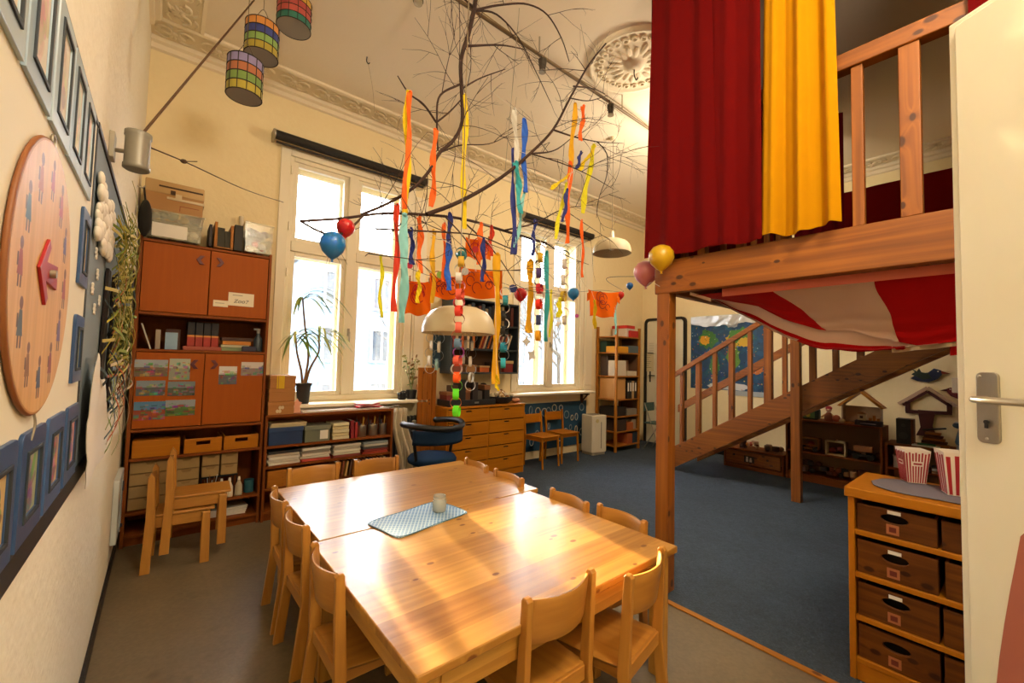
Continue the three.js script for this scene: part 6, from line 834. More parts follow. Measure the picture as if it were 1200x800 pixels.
// =====================================================  BASKET CABINET AND OPEN DOOR  =====================================================
{
  const x0 = 2.48, d0 = 0.52, L = 1.15, h = 0.86, dep = 0.43, t = thing('crate_cabinet', 'wooden cabinet with rows of pull-out crates beside the open door', 'cabinet', [x0, 0.006, -d0]); t.rotation.y = -Math.PI / 2;   // local x towards nearer, z towards the room (-x)
  const H = h - 0.006; woody(t, 'top_board', bx(-0.012, L + 0.012, H - 0.045, H, -dep, 0.012, 0.006), M.drawer, 0); for (const a of [0, 0.852, L - 0.024]) woody(t, 'side_panel', bx(a, a + 0.024, 0, H - 0.045, -dep, 0, 0.003), M.drawer, 1); woody(t, 'plinth', bx(0.024, L - 0.024, 0, 0.085, -0.03, -0.006, 0.003), M.drawer, 0); part(t, 'back_panel', bx(0.024, L - 0.024, 0.05, H - 0.045, -dep, -dep + 0.008), paint('#1d130c', 0.9));
  const ys = [0.1, 0.285, 0.475, 0.665]; for (const y of ys) woody(t, 'shelf_board', bx(0.024, L - 0.024, y - 0.022, y, -dep + 0.01, -0.003, 0.003), M.drawer, 0);
  ys.forEach((y, j) => { for (let k = 0; k < 3; k++) { const w = 0.262, hh = j === 3 ? 0.118 : 0.145, a = 0.03 + k * 0.274 + (k === 1 && j === 2 ? 0.008 : 0), c = thing('pull_out_crate', [`pull-out wooden crate in the column at the ${['loft-post', 'middle', 'door'][k]} end, ${['lowest', 'second lowest', 'second highest', 'highest'][j]} row`][0], 'crate', [x0 - 0.0, 0.007 + y, -d0 + a]); c.rotation.y = -Math.PI / 2;
    const el = []; for (let i = 0; i < 20; i++) { const an = -i / 20 * 6.2832; el.push([w * 0.49 + Math.cos(an) * 0.045, hh * 0.66 + Math.sin(an) * 0.019]); }
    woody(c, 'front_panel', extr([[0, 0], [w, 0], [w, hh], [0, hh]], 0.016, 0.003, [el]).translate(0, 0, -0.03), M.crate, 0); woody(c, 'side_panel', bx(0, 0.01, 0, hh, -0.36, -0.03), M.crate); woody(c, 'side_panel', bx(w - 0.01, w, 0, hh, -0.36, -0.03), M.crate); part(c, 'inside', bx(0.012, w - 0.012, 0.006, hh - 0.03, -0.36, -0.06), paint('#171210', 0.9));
    if (j > 0) part(c, 'label_strip', bx(w * 0.49 - 0.022, w * 0.49 + 0.022, hh * 0.66 + 0.021, hh * 0.66 + 0.036, -0.0145, -0.0125), M.paperWhite); part(c, 'picture_tag', [bx(w * 0.47 - 0.021, w * 0.47 + 0.021, hh * 0.1, hh * 0.1 + 0.042, -0.0145, -0.0125)], paint('#a8663c', 0.6)); part(c, 'picture_tag_motif', [bx(w * 0.47 - 0.012, w * 0.47 + 0.012, hh * 0.1 + 0.01, hh * 0.1 + 0.032, -0.0128, -0.0118)], paint('#6a2418', 0.6)); } });
  const felt = thing('felt_runner', 'grey felt runner lying on the crate cabinet', 'runner', [x0 + 0.2, h + 0.0005, -0.47]); part(felt, 'felt', mv(rot(sheet((a, b) => { const r = Math.min(1, Math.sqrt(Math.max(0, 1 - Math.pow(Math.max(0, (0.14 - a) / 0.14), 2)))); return V3((b - 0.5) * 0.3 * r, 0.004 + 0.001 * Math.sin(a * 30), a * 0.95); }, 40, 6, 0.004), 0), 0, 0, 0), cloth('#77717c'));
}
function popcorn(label, u, v, s, turn, stripesN) {
  const p = atY(u, v, 0.869), t = thing('popcorn_box', label, 'popcorn box', [p.x, 0.869, p.z], turn), w0 = 0.036 * s, w1 = 0.052 * s, h = 0.165 * s, red = paint('#a01c24', 0.6), wh = paint('#e8dccb', 0.6);
  const face = (f, a0, a1, mat, name, o = 0, y0 = 0, y1 = 1) => { const g = new THREE.BufferGeometry(), P = (a, b, off) => { const w = w0 + (w1 - w0) * b; const v0 = V3((a * 2 - 1) * w, h * b, w + off); return v0.applyAxisAngle(V3(0, 1, 0), f * Math.PI / 2); }; const a = [P(a0, y0, o), P(a1, y0, o), P(a1, y1, o), P(a0, y1, o)], bk = [P(a0, y0, o - 0.0012), P(a1, y0, o - 0.0012), P(a1, y1, o - 0.0012), P(a0, y1, o - 0.0012)]; const pos = []; const q = (A, B, C, D) => [A, B, C, A, C, D].forEach((z) => pos.push(z.x, z.y, z.z)); q(...a); q(bk[3], bk[2], bk[1], bk[0]); q(a[3], a[2], bk[2], bk[3]); q(a[0], a[3], bk[3], bk[0]); q(a[2], a[1], bk[1], bk[2]); g.setAttribute('position', new THREE.Float32BufferAttribute(pos, 3)); g.computeVertexNormals(); return part(t, name, g, mat); };
  for (let f = 0; f < 4; f++) { const side = face(f, 0, 1, wh, 'side'); for (let k = 0; k < stripesN; k++) face(f, (k + 0.22) / stripesN, (k + 0.72) / stripesN, red, 'stripe', 0.0016, 0.02, 0.9 + (k % 2) * 0.03); }
  part(t, 'bottom', bx(-w0, w0, 0, 0.002, -w0, w0), wh);
  if (stripesN > 5) for (let f = 0; f < 4; f++) { face(f, 0.26, 0.74, wh, 'label_field', 0.0026, 0.52, 0.66); face(f, 0.32, 0.68, red, 'lettering', 0.0036, 0.565, 0.615); }
}
popcorn('small popcorn box with thin red stripes and a lettered band on the felt', 1070, 564, 0.95, 0.5, 8); popcorn('larger popcorn box with broad red stripes half hidden by the door', 1122, 579, 1.12, 0.35, 4);
{ // open white door at the right
  const e = atY(1111, 31, 2.35), th = Math.atan2(0.86, 0.51), Wd = 0.92, t = structGroup('door_2', [e.x - Math.cos(th) * Wd, 0.008, e.z + Math.sin(th) * Wd]); t.rotation.y = th; const h = 2.342;
  // local x from hinge to edge; the visible face looks towards -z
  mesh('door_leaf', [bx(0, Wd - 0.022, 0.0, h - 0.02, -0.012, 0.03, 0.003), bx(0, Wd, 0.0, h, 0, 0.018, 0.004)], M.doorPaint, t);
  const mould = (x0, x1, y0, y1) => { const g = [], r = 0.012; g.push(bx(x0, x1, y0, y0 + 0.03, -0.021, -0.011, 0.006), bx(x0, x1, y1 - 0.03, y1, -0.021, -0.011, 0.006), bx(x0, x0 + 0.03, y0, y1, -0.021, -0.011, 0.006), bx(x1 - 0.03, x1, y0, y1, -0.021, -0.011, 0.006)); mesh('panel_moulding', g, M.doorPaint, t); };
  mould(0.14, Wd - 0.19, 1.5, 2.2); mould(0.14, Wd - 0.19, 0.2, 1.1);
  const hp = (() => { const r = ray(1164, 468), n = V3(-Math.sin(th), 0, -Math.cos(th)), o = V3(e.x, 0, e.z); const k = o.clone().sub(EYE).dot(n) / r.dot(n); return EYE.clone().addScaledVector(r, k); })();
  const hx = Wd - Math.hypot(hp.x - e.x, hp.z - e.z), hy = hp.y - 0.008;
  const hd = mesh('door_handle', [mv(rot(new THREE.ExtrudeGeometry((() => { const s = new THREE.Shape(), w = 0.02, a = 0.105, r = 0.012; s.moveTo(-w + r, -a); s.lineTo(w - r, -a); s.quadraticCurveTo(w, -a, w, -a + r); s.lineTo(w, a * 0.62 - r); s.quadraticCurveTo(w, a * 0.62, w - r, a * 0.62); s.lineTo(-w + r, a * 0.62); s.quadraticCurveTo(-w, a * 0.62, -w, a * 0.62 - r); s.lineTo(-w, -a + r); s.quadraticCurveTo(-w, -a, -w + r, -a); return s; })(), { depth: 0.004, bevelEnabled: true, bevelSize: 0.002, bevelThickness: 0.002, bevelSegments: 2 }), 0, Math.PI, 0), hx, hy, -0.013)], M.steel, t);
  mesh('lever', [rod([hx, hy, -0.02], [hx, hy, -0.062], 0.008, 14), tube([[hx, hy, -0.058], [hx - 0.02, hy, -0.064], [hx - 0.07, hy, -0.066], [hx - 0.125, hy, -0.064]], 0.0085, 20, 12), sph(0.0085, hx - 0.125, hy, -0.064, 1, 1, 1, 12, 8)], M.metal, hd); mesh('keyhole', [cyl(0.005, 0.005, 0.003, 0, 0, 0, 12).rotateX(Math.PI / 2).translate(hx, hy - 0.055, -0.0235), bx(hx - 0.003, hx + 0.003, hy - 0.07, hy - 0.055, -0.025, -0.022)], M.black, hd); mesh('screw', [sph(0.004, hx + 0.011, hy + 0.056, -0.023, 1, 1, 0.5, 10, 6), sph(0.004, hx, hy - 0.096, -0.023, 1, 1, 0.5, 10, 6)], M.metal, hd);
  mesh('latch', bx(Wd - 0.002, Wd + 0.014, hy + 0.01, hy + 0.05, 0.002, 0.016, 0.002), M.steel, t); 
  // brown painted curve low on the door, as on the photograph
  const pts = [[1200, 640], [1199, 590], [1196, 628], [1190, 660], [1184, 690], [1177, 730], [1171, 770], [1166, 815], [1166, 840], [1230, 840], [1230, 600]].slice(2).map(([u, v]) => { const r = ray(u, v), n = V3(-Math.sin(th), 0, -Math.cos(th)), o = V3(e.x, 0, e.z).addScaledVector(n, 0.0125), k = o.clone().sub(EYE).dot(n) / r.dot(n), p = EYE.clone().addScaledVector(r, k); return [Wd - Math.hypot(p.x - e.x, p.z - e.z), p.y - 0.008]; });
  const tr = thing('tree_decal', 'reddish brown paper tree shape stuck low on the open white door', 'decoration', [t.position.x, 0.008, t.position.z]); tr.rotation.y = th; part(tr, 'paper', extr(pts.reverse(), 0.0015).translate(0, 0, -0.014), paint('#a8604c', 0.85));
}
// =====================================================  CEILING FITTINGS  =====================================================
function pendant(label, p, R, lampOn) {      // p: centre of the shade's lower rim
  const t = thing('pendant_lamp', label, 'lamp', [p.x, p.y, p.z]);
  part(t, 'shade', lathe([[R, 0], [R * 0.995, R * 0.16], [R * 0.93, R * 0.4], [R * 0.78, R * 0.6], [R * 0.5, R * 0.72], [R * 0.16, R * 0.77], [R * 0.16, R * 0.74], [R * 0.5, R * 0.69], [R * 0.76, R * 0.575], [R * 0.9, R * 0.39], [R * 0.965, R * 0.16], [R * 0.97, 0]], 48), PH({ color: '#d6c8a6', roughness: 0.4, clearcoat: 0.3, transmission: 0.12, thickness: 0, side: THREE.DoubleSide }));
  part(t, 'bulb', [sph(0.045, 0, R * 0.42, 0, 1, 1.15, 1, 16, 12), cyl(0.018, 0.018, 0.05, 0, R * 0.68, 0, 12)], paint('#f0ead8', 0.35)); part(t, 'socket', [cyl(0.03, 0.02, 0.09, 0, R * 0.77 + 0.045, 0, 16)], paint('#e8e0cc', 0.5));
  part(t, 'cord', rod([0, R * 0.8, 0], [0, CH - p.y, 0], 0.0035, 6), paint('#8a7a60', 0.6)); part(t, 'ceiling_cup', [cyl(0.03, 0.045, 0.04, 0, CH - p.y - 0.02, 0, 18)], paint('#e0d4b8', 0.6)); return t;
}
pendant('large white dome pendant lamp hanging low above the tables', V3(1.345, 1.555, -2.12), 0.215); pendant('white dome pendant lamp hanging high in front of the second window', atD(717, 297, 2.93), 0.215);
{ const t = thing('spot_track', 'ceiling light track with cable and spot lamps above the branch', 'track lights', [0, 0, 0]); const a = atY(470, -60, 3.86), b = atY(768, 157, 3.86); a.z = b.z = -2.4; part(t, 'rail', rod([0.9, 3.86, -2.4], [4.3, 3.86, -2.42], 0.013, 10), paint('#6a5538', 0.5)); part(t, 'cable', tube([[0.9, 3.88, -2.36], [2.3, 3.83, -2.37], [3.2, 3.87, -2.38], [4.3, 3.82, -2.4]], 0.004, 30), paint('#8a7450', 0.6)); for (const x of [1.0, 2.2, 3.3, 4.2]) part(t, 'mount', rod([x, 3.86, -2.4], [x, CH, -2.4], 0.006, 8), M.steel); for (const x of [2.22, 3.1]) { part(t, 'spot_lamp', [cyl(0.022, 0.036, 0.09, x, 3.76, -2.38, 16), rod([x, 3.86, -2.4], [x, 3.8, -2.385], 0.008)], S({ color: '#4a443a', roughness: 0.4, metalness: 0.4 })); part(t, 'spot_lens', cyl(0.03, 0.026, 0.012, x, 3.712, -2.38, 16), PH({ color: '#d8cfb8', roughness: 0.15, transmission: 0.6, thickness: 0, side: THREE.DoubleSide })); } }
{ const p = atY(490, 3, 3.9); const t = thing('ceiling_spot', 'small cylindrical ceiling spot with dark ring', 'ceiling lamp', [p.x, CH, p.z]); part(t, 'body', cyl(0.035, 0.035, 0.09, 0, -0.045, 0, 20), paint('#d8c8a8', 0.5)); part(t, 'ring', cyl(0.037, 0.037, 0.014, 0, -0.085, 0, 20), paint('#3a322a', 0.5)); part(t, 'lens', lathe([[0.032, -0.09], [0.03, -0.11], [0.015, -0.122], [0.001, -0.125]], 20), PH({ color: '#efe6cf', roughness: 0.2, transmission: 0.5, thickness: 0, side: THREE.DoubleSide })); }
{ const p = atY(430, 68, 3.99); const t = thing('ceiling_hook', 'small ceiling hook with a fine hanging thread', 'hook', [p.x, CH, p.z]); part(t, 'hook', tube([[0, 0, 0], [0, -0.04, 0], [0.015, -0.055, 0], [0.025, -0.04, 0]], 0.005, 10), M.black); part(t, 'thread', tube([[0.012, -0.055, 0], [0.05, -0.25, 0.02], [0.09, -0.48, 0.0]], 0.0014, 12), paint('#a08a68', 0.7)); }
// =====================================================  THE HANGING BRANCH  =====================================================
const bark = S({ map: dataTex(64, 256, (u, v) => mix3([34, 20, 18], [84, 58, 46], fbm(u, v, 6, 24, 3, 77)), 0.05, 0.2), roughness: 0.85 });
const branch = thing('hanging_branch', 'big bare tree branch hung from the ceiling as a decorated mobile', 'branch');
const boughPts = [];
{
  // pixel polylines with depth and thickness (m)
  const B = [
    [[[562, -30, 2.25], [556, 8, 2.25], [549, 40, 2.22], [540, 72, 2.2], [541, 108, 2.2], [541, 145, 2.18], [531, 165, 2.18], [515, 179, 2.17], [506, 196, 2.16], [488, 217, 2.14], [455, 238, 2.1], [424, 251, 2.06]], 0.016, 0.007],
    [[[352, 259, 1.9], [400, 256, 2.0], [450, 250, 2.1], [505, 252, 2.2], [545, 257, 2.28], [590, 270, 2.4], [640, 285, 2.5]], 0.006, 0.011],
    [[[500, 251, 2.15], [530, 240, 2.14], [560, 225, 2.12], [590, 206, 2.1], [620, 181, 2.08], [648, 152, 2.06], [668, 115, 2.04], [690, 76, 2.02], [710, 51, 2.0]], 0.013, 0.006],
    [[[556, 12, 2.25], [585, 6, 2.2], [618, 5, 2.1], [640, 16, 2.05], [658, 45, 2.0], [667, 72, 2.0]], 0.008, 0.003],
    [[[556, 12, 2.25], [582, 17, 2.3], [606, 42, 2.35], [628, 84, 2.4], [645, 120, 2.4]], 0.007, 0.003],
    [[[545, 54, 2.22], [588, 53, 2.3], [616, 58, 2.35]], 0.008, 0.004],
    [[[541, 104, 2.2], [562, 92, 2.25], [592, 81, 2.3]], 0.006, 0.003],
    [[[540, 98, 2.2], [515, 113, 2.18], [512, 143, 2.16], [513, 176, 2.17]], 0.007, 0.005],
    [[[511, 143, 2.16], [496, 122, 2.1], [479, 109, 2.05], [466, 89, 2.0]], 0.007, 0.003],
    [[[512, 143, 2.16], [528, 130, 2.2], [541, 116, 2.2]], 0.006, 0.004],
    [[[648, 152, 2.06], [672, 160, 2.1], [700, 166, 2.15], [731, 168, 2.2]], 0.007, 0.002],
    [[[700, 166, 2.15], [711, 180, 2.15], [711, 205, 2.16], [702, 232, 2.18], [699, 255, 2.2]], 0.005, 0.002],
    [[[672, 101, 2.05], [695, 104, 2.08], [709, 110, 2.1]], 0.006, 0.003],
    [[[668, 115, 2.04], [690, 118, 2.1], [712, 112, 2.12]], 0.005, 0.003],
    [[[622, 180, 2.08], [650, 176, 2.15], [672, 160, 2.2]], 0.006, 0.003],
    [[[622, 180, 2.08], [655, 190, 2.0], [690, 205, 1.95], [720, 222, 1.9]], 0.005, 0.002],
    [[[352, 259, 1.9], [372, 270, 1.92], [392, 276, 1.95], [412, 266, 2.0], [428, 250, 2.05]], 0.005, 0.006],
    [[[440, 268, 2.0], [480, 270, 2.05], [520, 272, 2.1], [560, 276, 2.15], [600, 292, 2.2]], 0.005, 0.004],
    [[[540, 257, 2.25], [575, 290, 2.2], [598, 322, 2.15], [612, 350, 2.1]], 0.006, 0.002],
    [[[590, 270, 2.4], [625, 262, 2.35], [660, 245, 2.3], [695, 240, 2.25]], 0.007, 0.002],
    [[[520, 252, 2.2], [545, 280, 2.1], [562, 310, 2.05], [580, 335, 2.0]], 0.005, 0.002],
    [[[640, 285, 2.5], [665, 300, 2.55], [690, 310, 2.6]], 0.006, 0.002],
    [[[556, 10, 2.25], [540, -6, 2.2], [530, -25, 2.15]], 0.008, 0.004], [[[538, 0, 2.3], [539, 40, 2.3], [538, 75, 2.28]], 0.003, 0.002],
    [[[470, 262, 2.1], [445, 285, 2.05], [428, 300, 2.0]], 0.004, 0.002], [[[515, 179, 2.17], [540, 170, 2.3], [575, 168, 2.4], [610, 150, 2.5]], 0.005, 0.002], [[[660, 245, 2.3], [690, 265, 2.3], [720, 285, 2.3]], 0.004, 0.0015],
  ];
  const r = mulberry(777), thin = [];
  const few = { 1: 0.4, 16: 0.15, 24: 0.3, 0: 0.8, 8: 0.6 };
  for (const [bi, [px, r0, r1]] of B.entries()) {
    const pts = px.map(([u, v, d]) => atD(u, v, d)); boughPts.push(pts);
    part(branch, 'bough', taperTube(pts, r0, r1, 7, pts.length * 4), bark);
    const c = new THREE.CatmullRomCurve3(pts), len = c.getLength(), n = Math.round(len * 5.5 * (few[bi] ?? 1));
    const twig = (p, d, l, rad, lev) => {
      const pts2 = [p], dir = d.clone(), bend = V3(r() - 0.5, r() - 0.55, r() - 0.5).multiplyScalar(0.55); let q = p;
      for (let i = 0; i < 4; i++) { dir.addScaledVector(bend, 0.6).add(V3(r() - 0.5, r() - 0.5, r() - 0.5).multiplyScalar(0.28)).normalize(); q = q.clone().addScaledVector(dir, l / 4); pts2.push(q); }
      if (q.y > 3.95 || q.distanceTo(EYE) < 1.35) return; thin.push(taperTube(pts2, rad, rad * 0.4, 4, 8));
      if (lev < 2) for (let k = 0; k < (lev ? 1 : 2 + (r() < 0.4)); k++) { const i = 1 + Math.floor(r() * 3); twig(pts2[i], dir.clone().add(V3(r() - 0.5, r() - 0.5, r() - 0.5).multiplyScalar(1.6)).normalize(), l * (0.4 + r() * 0.35), rad * 0.65, lev + 1); }
    };
    for (let k = 0; k < n; k++) { const u = (k + r()) / n, p = c.getPointAt(Math.min(0.999, u)), tg = c.getTangentAt(Math.min(0.999, u)); twig(p, tg.multiplyScalar(r() < 0.5 ? 0.6 : -0.2).add(V3(r() - 0.5, (r() - 0.45) * 0.9, r() - 0.5).multiplyScalar(1.6)).normalize(), 0.16 + r() * 0.36, 0.0021 + r() * 0.001, 0); }
  }
  const tw = part(branch, 'twigs', thin, bark); tw.userData.kind = 'stuff';
  const top = atD(556, 8, 2.25); part(branch, 'hanging_wire', [rod(top, V3(top.x + 0.05, CH, top.z), 0.003, 6), rod(atD(690, 76, 2.02), V3(2.35, CH, -2.1), 0.002, 6), rod(atD(592, 200, 2.1), V3(1.9, CH, -2.3), 0.002, 6)], M.steel);
}
// ---------- crepe streamers: u, v of the top and bottom, depth, width, colours ----------
const crepe = {}; const crepeMat = (c) => crepe[c] ??= PH({ color: c, roughness: 0.75, transmission: 0.22, thickness: 0, side: THREE.DoubleSide });
const CN = { Y: ['#ffe400', 'yellow'], O: ['#ff7410', 'orange'], T: ['#9ae2e6', 'pale turquoise'], B: ['#1f66dc', 'bright blue'], N: ['#27348c', 'dark blue'], W: ['#e6e4dc', 'white'], G: ['#f2bc10', 'golden'], C: ['#38b8c4', 'turquoise'], L: ['#f6f020', 'lemon'], R: ['#dd3812', 'red-orange'] };
let rb = mulberry(5150);
function streamer(u0, v0, u1, v1, d, w, key, where, twist = 3, curl = 0) {
  w *= 1.7;
  const [col, nm] = CN[key], a = atD(u0, v0, d), b = atD(u1, v1, d), ph = rb() * 6, t = thing('crepe_streamer', `${nm} crepe paper streamer ${where}`, 'streamer'); t.position.copy(a); const off = b.clone().sub(a);
  const face = V3(-a.x, 0, -a.z).normalize(), sideV = V3(-face.z, 0, face.x);
  part(t, 'ribbon', sheet((s, q) => { const p = off.clone().multiplyScalar(q); p.x += 0.005 * Math.sin(q * 9 + ph); p.z += 0.005 * Math.cos(q * 8 + ph); const an = Math.sin(q * twist * 1.5 + ph) * 0.6, ww = (s - 0.5) * w * (0.8 + 0.2 * Math.sin(q * 14 + ph * 2)); return p.addScaledVector(sideV, ww * Math.cos(an)).addScaledVector(face, ww * Math.sin(an) + 0.006 * Math.sin(q * 40 + s * 8)); }, 4, 40, 0.0015), crepeMat(col));
  part(t, 'knot', [sph(w * 0.26, 0, 0.004, 0, 1, 0.7, 1, 10, 8)], crepeMat(col)); return t;
}
const ST = [
  [478, 108, 476, 250, 2.02, 0.024, 'Y', 'twisted with an orange one at the forked tip', 5], [481, 108, 474, 245, 2.0, 0.018, 'O', 'twisted with a yellow one at the forked tip', 5],
  [510, 152, 506, 242, 2.15, 0.022, 'O', 'hanging short from the main bough', 4], [545, 112, 543, 268, 2.18, 0.024, 'Y', 'hanging long from the main stem of the branch', 3],
  [603, 128, 606, 215, 2.1, 0.024, 'W', 'looped high on the branch beside a blue one', 5], [605, 190, 610, 250, 2.08, 0.026, 'C', 'ending in the blue bundle of the branch', 3], [614, 140, 615, 225, 2.1, 0.026, 'B', 'looped high on the branch beside a white one', 2], [602, 175, 602, 298, 2.12, 0.026, 'N', 'hanging with the turquoise bundle, pointed at its end', 2], [615, 222, 604, 290, 2.11, 0.018, 'T', 'hanging below the bright blue loop', 4],
  [674, 122, 668, 205, 2.05, 0.026, 'G', 'wound with orange on the rising bough', 6], [684, 124, 680, 165, 2.05, 0.022, 'O', 'looped over the rising bough', 3], [668, 190, 664, 285, 2.05, 0.024, 'O', 'hanging below the golden loop on the rising bough', 4],
  [696, 170, 682, 250, 2.1, 0.028, 'L', 'hanging at a slant from the outer twig', 2], [697, 172, 678, 200, 2.1, 0.03, 'Y', 'bunched over the outer twig', 2], [666, 205, 645, 222, 2.06, 0.026, 'Y', 'stretched sideways towards the rising bough', 2], [664, 215, 650, 280, 2.04, 0.02, 'L', 'hanging in a curl near the second blind', 3], [681, 178, 676, 198, 2.1, 0.02, 'N', 'short and tied to the outer twig', 1], [665, 222, 660, 260, 2.0, 0.02, 'N', 'hanging beside the lemon curl', 2],
  [682, 258, 683, 325, 2.2, 0.016, 'O', 'hanging straight in front of the second window\'s right side', 2],
  [474, 252, 472, 378, 2.0, 0.032, 'T', 'wide, hanging from the horizontal bough', 2], [466, 240, 462, 365, 1.98, 0.018, 'R', 'thin, next to the wide turquoise one', 4], [482, 268, 483, 310, 2.05, 0.018, 'N', 'short, beside the wide turquoise one', 2], [492, 255, 492, 320, 2.15, 0.022, 'O', 'hanging from the middle of the horizontal bough', 3], [508, 270, 507, 355, 2.1, 0.018, 'G', 'hanging from the lower bough', 3], [491, 318, 490, 355, 2.05, 0.016, 'Y', 'short and hanging in front of the orange paper cloth', 3],
  [527, 250, 526, 300, 2.2, 0.02, 'N', 'hanging from the bough above the dome lamp', 2], [525, 285, 525, 340, 2.2, 0.026, 'B', 'thick, ending in a curl above the dome lamp', 3], [521, 262, 520, 330, 2.22, 0.016, 'O', 'hanging behind the blue one above the dome lamp', 3], [447, 300, 446, 372, 2.0, 0.012, 'L', 'thin, in front of the first window', 3],
  [564, 262, 562, 310, 2.2, 0.024, 'O', 'hanging behind the paper chain', 3], [567, 280, 566, 330, 2.1, 0.02, 'N', 'hanging left of the golden strip', 3], [583, 298, 581, 450, 2.05, 0.03, 'G', 'long and broad beside the dome lamp', 2], [582, 440, 583, 458, 2.04, 0.014, 'Y', 'short tail under the golden strip', 2], [622, 305, 620, 390, 2.3, 0.034, 'G', 'broad, hanging in front of the second window', 2], [641, 295, 640, 400, 2.25, 0.024, 'C', 'hanging straight in front of the second window', 1], [646, 340, 645, 395, 2.24, 0.016, 'L', 'beside the turquoise one in front of the second window', 2], [576, 265, 575, 300, 2.2, 0.02, 'R', 'short, behind the long golden strip', 3], [627, 258, 624, 300, 2.35, 0.02, 'N', 'hanging in front of the second window\'s top', 3], [656, 350, 655, 372, 2.3, 0.03, 'L', 'short scrap in front of the second window', 1],
];
for (const s of ST) streamer(...s);
// ---------- paper chains ----------
function chain(label, u, v0, v1, d, cols, R = 0.02, W = 0.03) {
  const n = cols.length, a = atD(u, v0, d), b = atD(u, v1, d), t = thing('paper_chain', label, 'paper chain', [a.x, a.y, a.z]), L = a.y - b.y, step = L / n, Rr = Math.max(R, step * 0.64), dir = Math.atan2(-a.x, -a.z);
  cols.forEach((c, k) => { const g = sheet((s, q) => { const an = q * 6.2832; return V3(Math.cos(an) * Rr, Math.sin(an) * Rr, (s - 0.5) * W); }, 1, 22, 0.0014); rot(g, 0, dir + (k % 2 ? 1.35 : 0.12) + Math.sin(k * 2.3) * 0.18, 0); g.translate(0.004 * Math.sin(k * 1.7), -(k + 0.5) * step, 0.003 * Math.cos(k)); part(t, 'paper_link', g, paint(c, 0.7)); });
  part(t, 'thread', rod([0, -step * 0.3, 0], [0.005, 0.12, 0], 0.0012, 5), M.paperWhite);
}
chain('long multicoloured paper chain ending in green links below the dome lamp', 540, 292, 486, 1.85, ['#2f8a94', '#c8a030', '#dfe0dc', '#d8d4d0', '#e8785c', '#e2604c', '#d8281c', '#e04030', '#8a1420', '#e26a58', '#df6a58', '#5a7a98', '#b04ab8', '#e0604c', '#ece6dc', '#ee5a14', '#6cd82c', '#58d41c', '#ee7a20', '#5cd81c']);
chain('paper chain of white, teal and black links right of the dome lamp', 592, 338, 430, 2.1, ['#e8e6e0', '#2a8aa0', '#efece6', '#1d2226', '#ece8e0', '#202428', '#efeae2', '#2088a8', '#e8e4dc', '#30b0c8'], 0.028);
chain('paper chain with yellow, purple, red and gold links before the second window', 633, 288, 398, 2.2, ['#d8a818', '#c8a018', '#20606c', '#4a3a7a', '#3a2a5c', '#d02838', '#e8e0d8', '#e03018', '#e89a20', '#2a3468', '#3c4a44', '#e0a018'], 0.026, 0.032);
chain('silver paper chain hanging left of the dome lamp', 505, 391, 436, 2.12, ['#c8ccd4', '#dfe0e4', '#b8bcc8', '#e8e8ea', '#c8ccd4'], 0.024, 0.014);
chain('short silver and blue paper chain beside the silver one', 514, 391, 432, 2.1, ['#b8c4d0', '#e4e6ea', '#c0ccd4', '#8ab4c8'], 0.024, 0.014);
chain('clear silver paper chain below the dome lamp\'s right half', 553, 391, 456, 2.12, ['#9aa0a4', '#c8cacc', '#a8acb0', '#d8d8d8', '#b0b4b8', '#c8cacc', '#dcdcdc'], 0.024, 0.014);
chain('thin grey paper chain under the dome lamp', 545, 391, 425, 2.2, ['#8a9094', '#c0c4c6', '#8a9aa0', '#d0d0d0'], 0.016, 0.012);
chain('short paper chain of white and rose links before the second window', 661, 295, 352, 2.4, ['#1f4a40', '#e8e0dc', '#c85a70', '#efebe4', '#d8d0c8', '#d0b030'], 0.022);
chain('short chain of brown and grey paper links before the second window', 661, 362, 388, 2.4, ['#a84a2c', '#d0c8c0', '#8aa89a'], 0.02);
// ---------- balloons on the branch ----------
balloon('balloon', 'red balloon on the tip of the horizontal bough', atD(405, 267, 1.98), 0.042, '#cc1420'); balloon('balloon', 'large blue balloon on the tip of the horizontal bough', atD(390, 287, 1.93), 0.056, '#1c7ac4', 1.05);
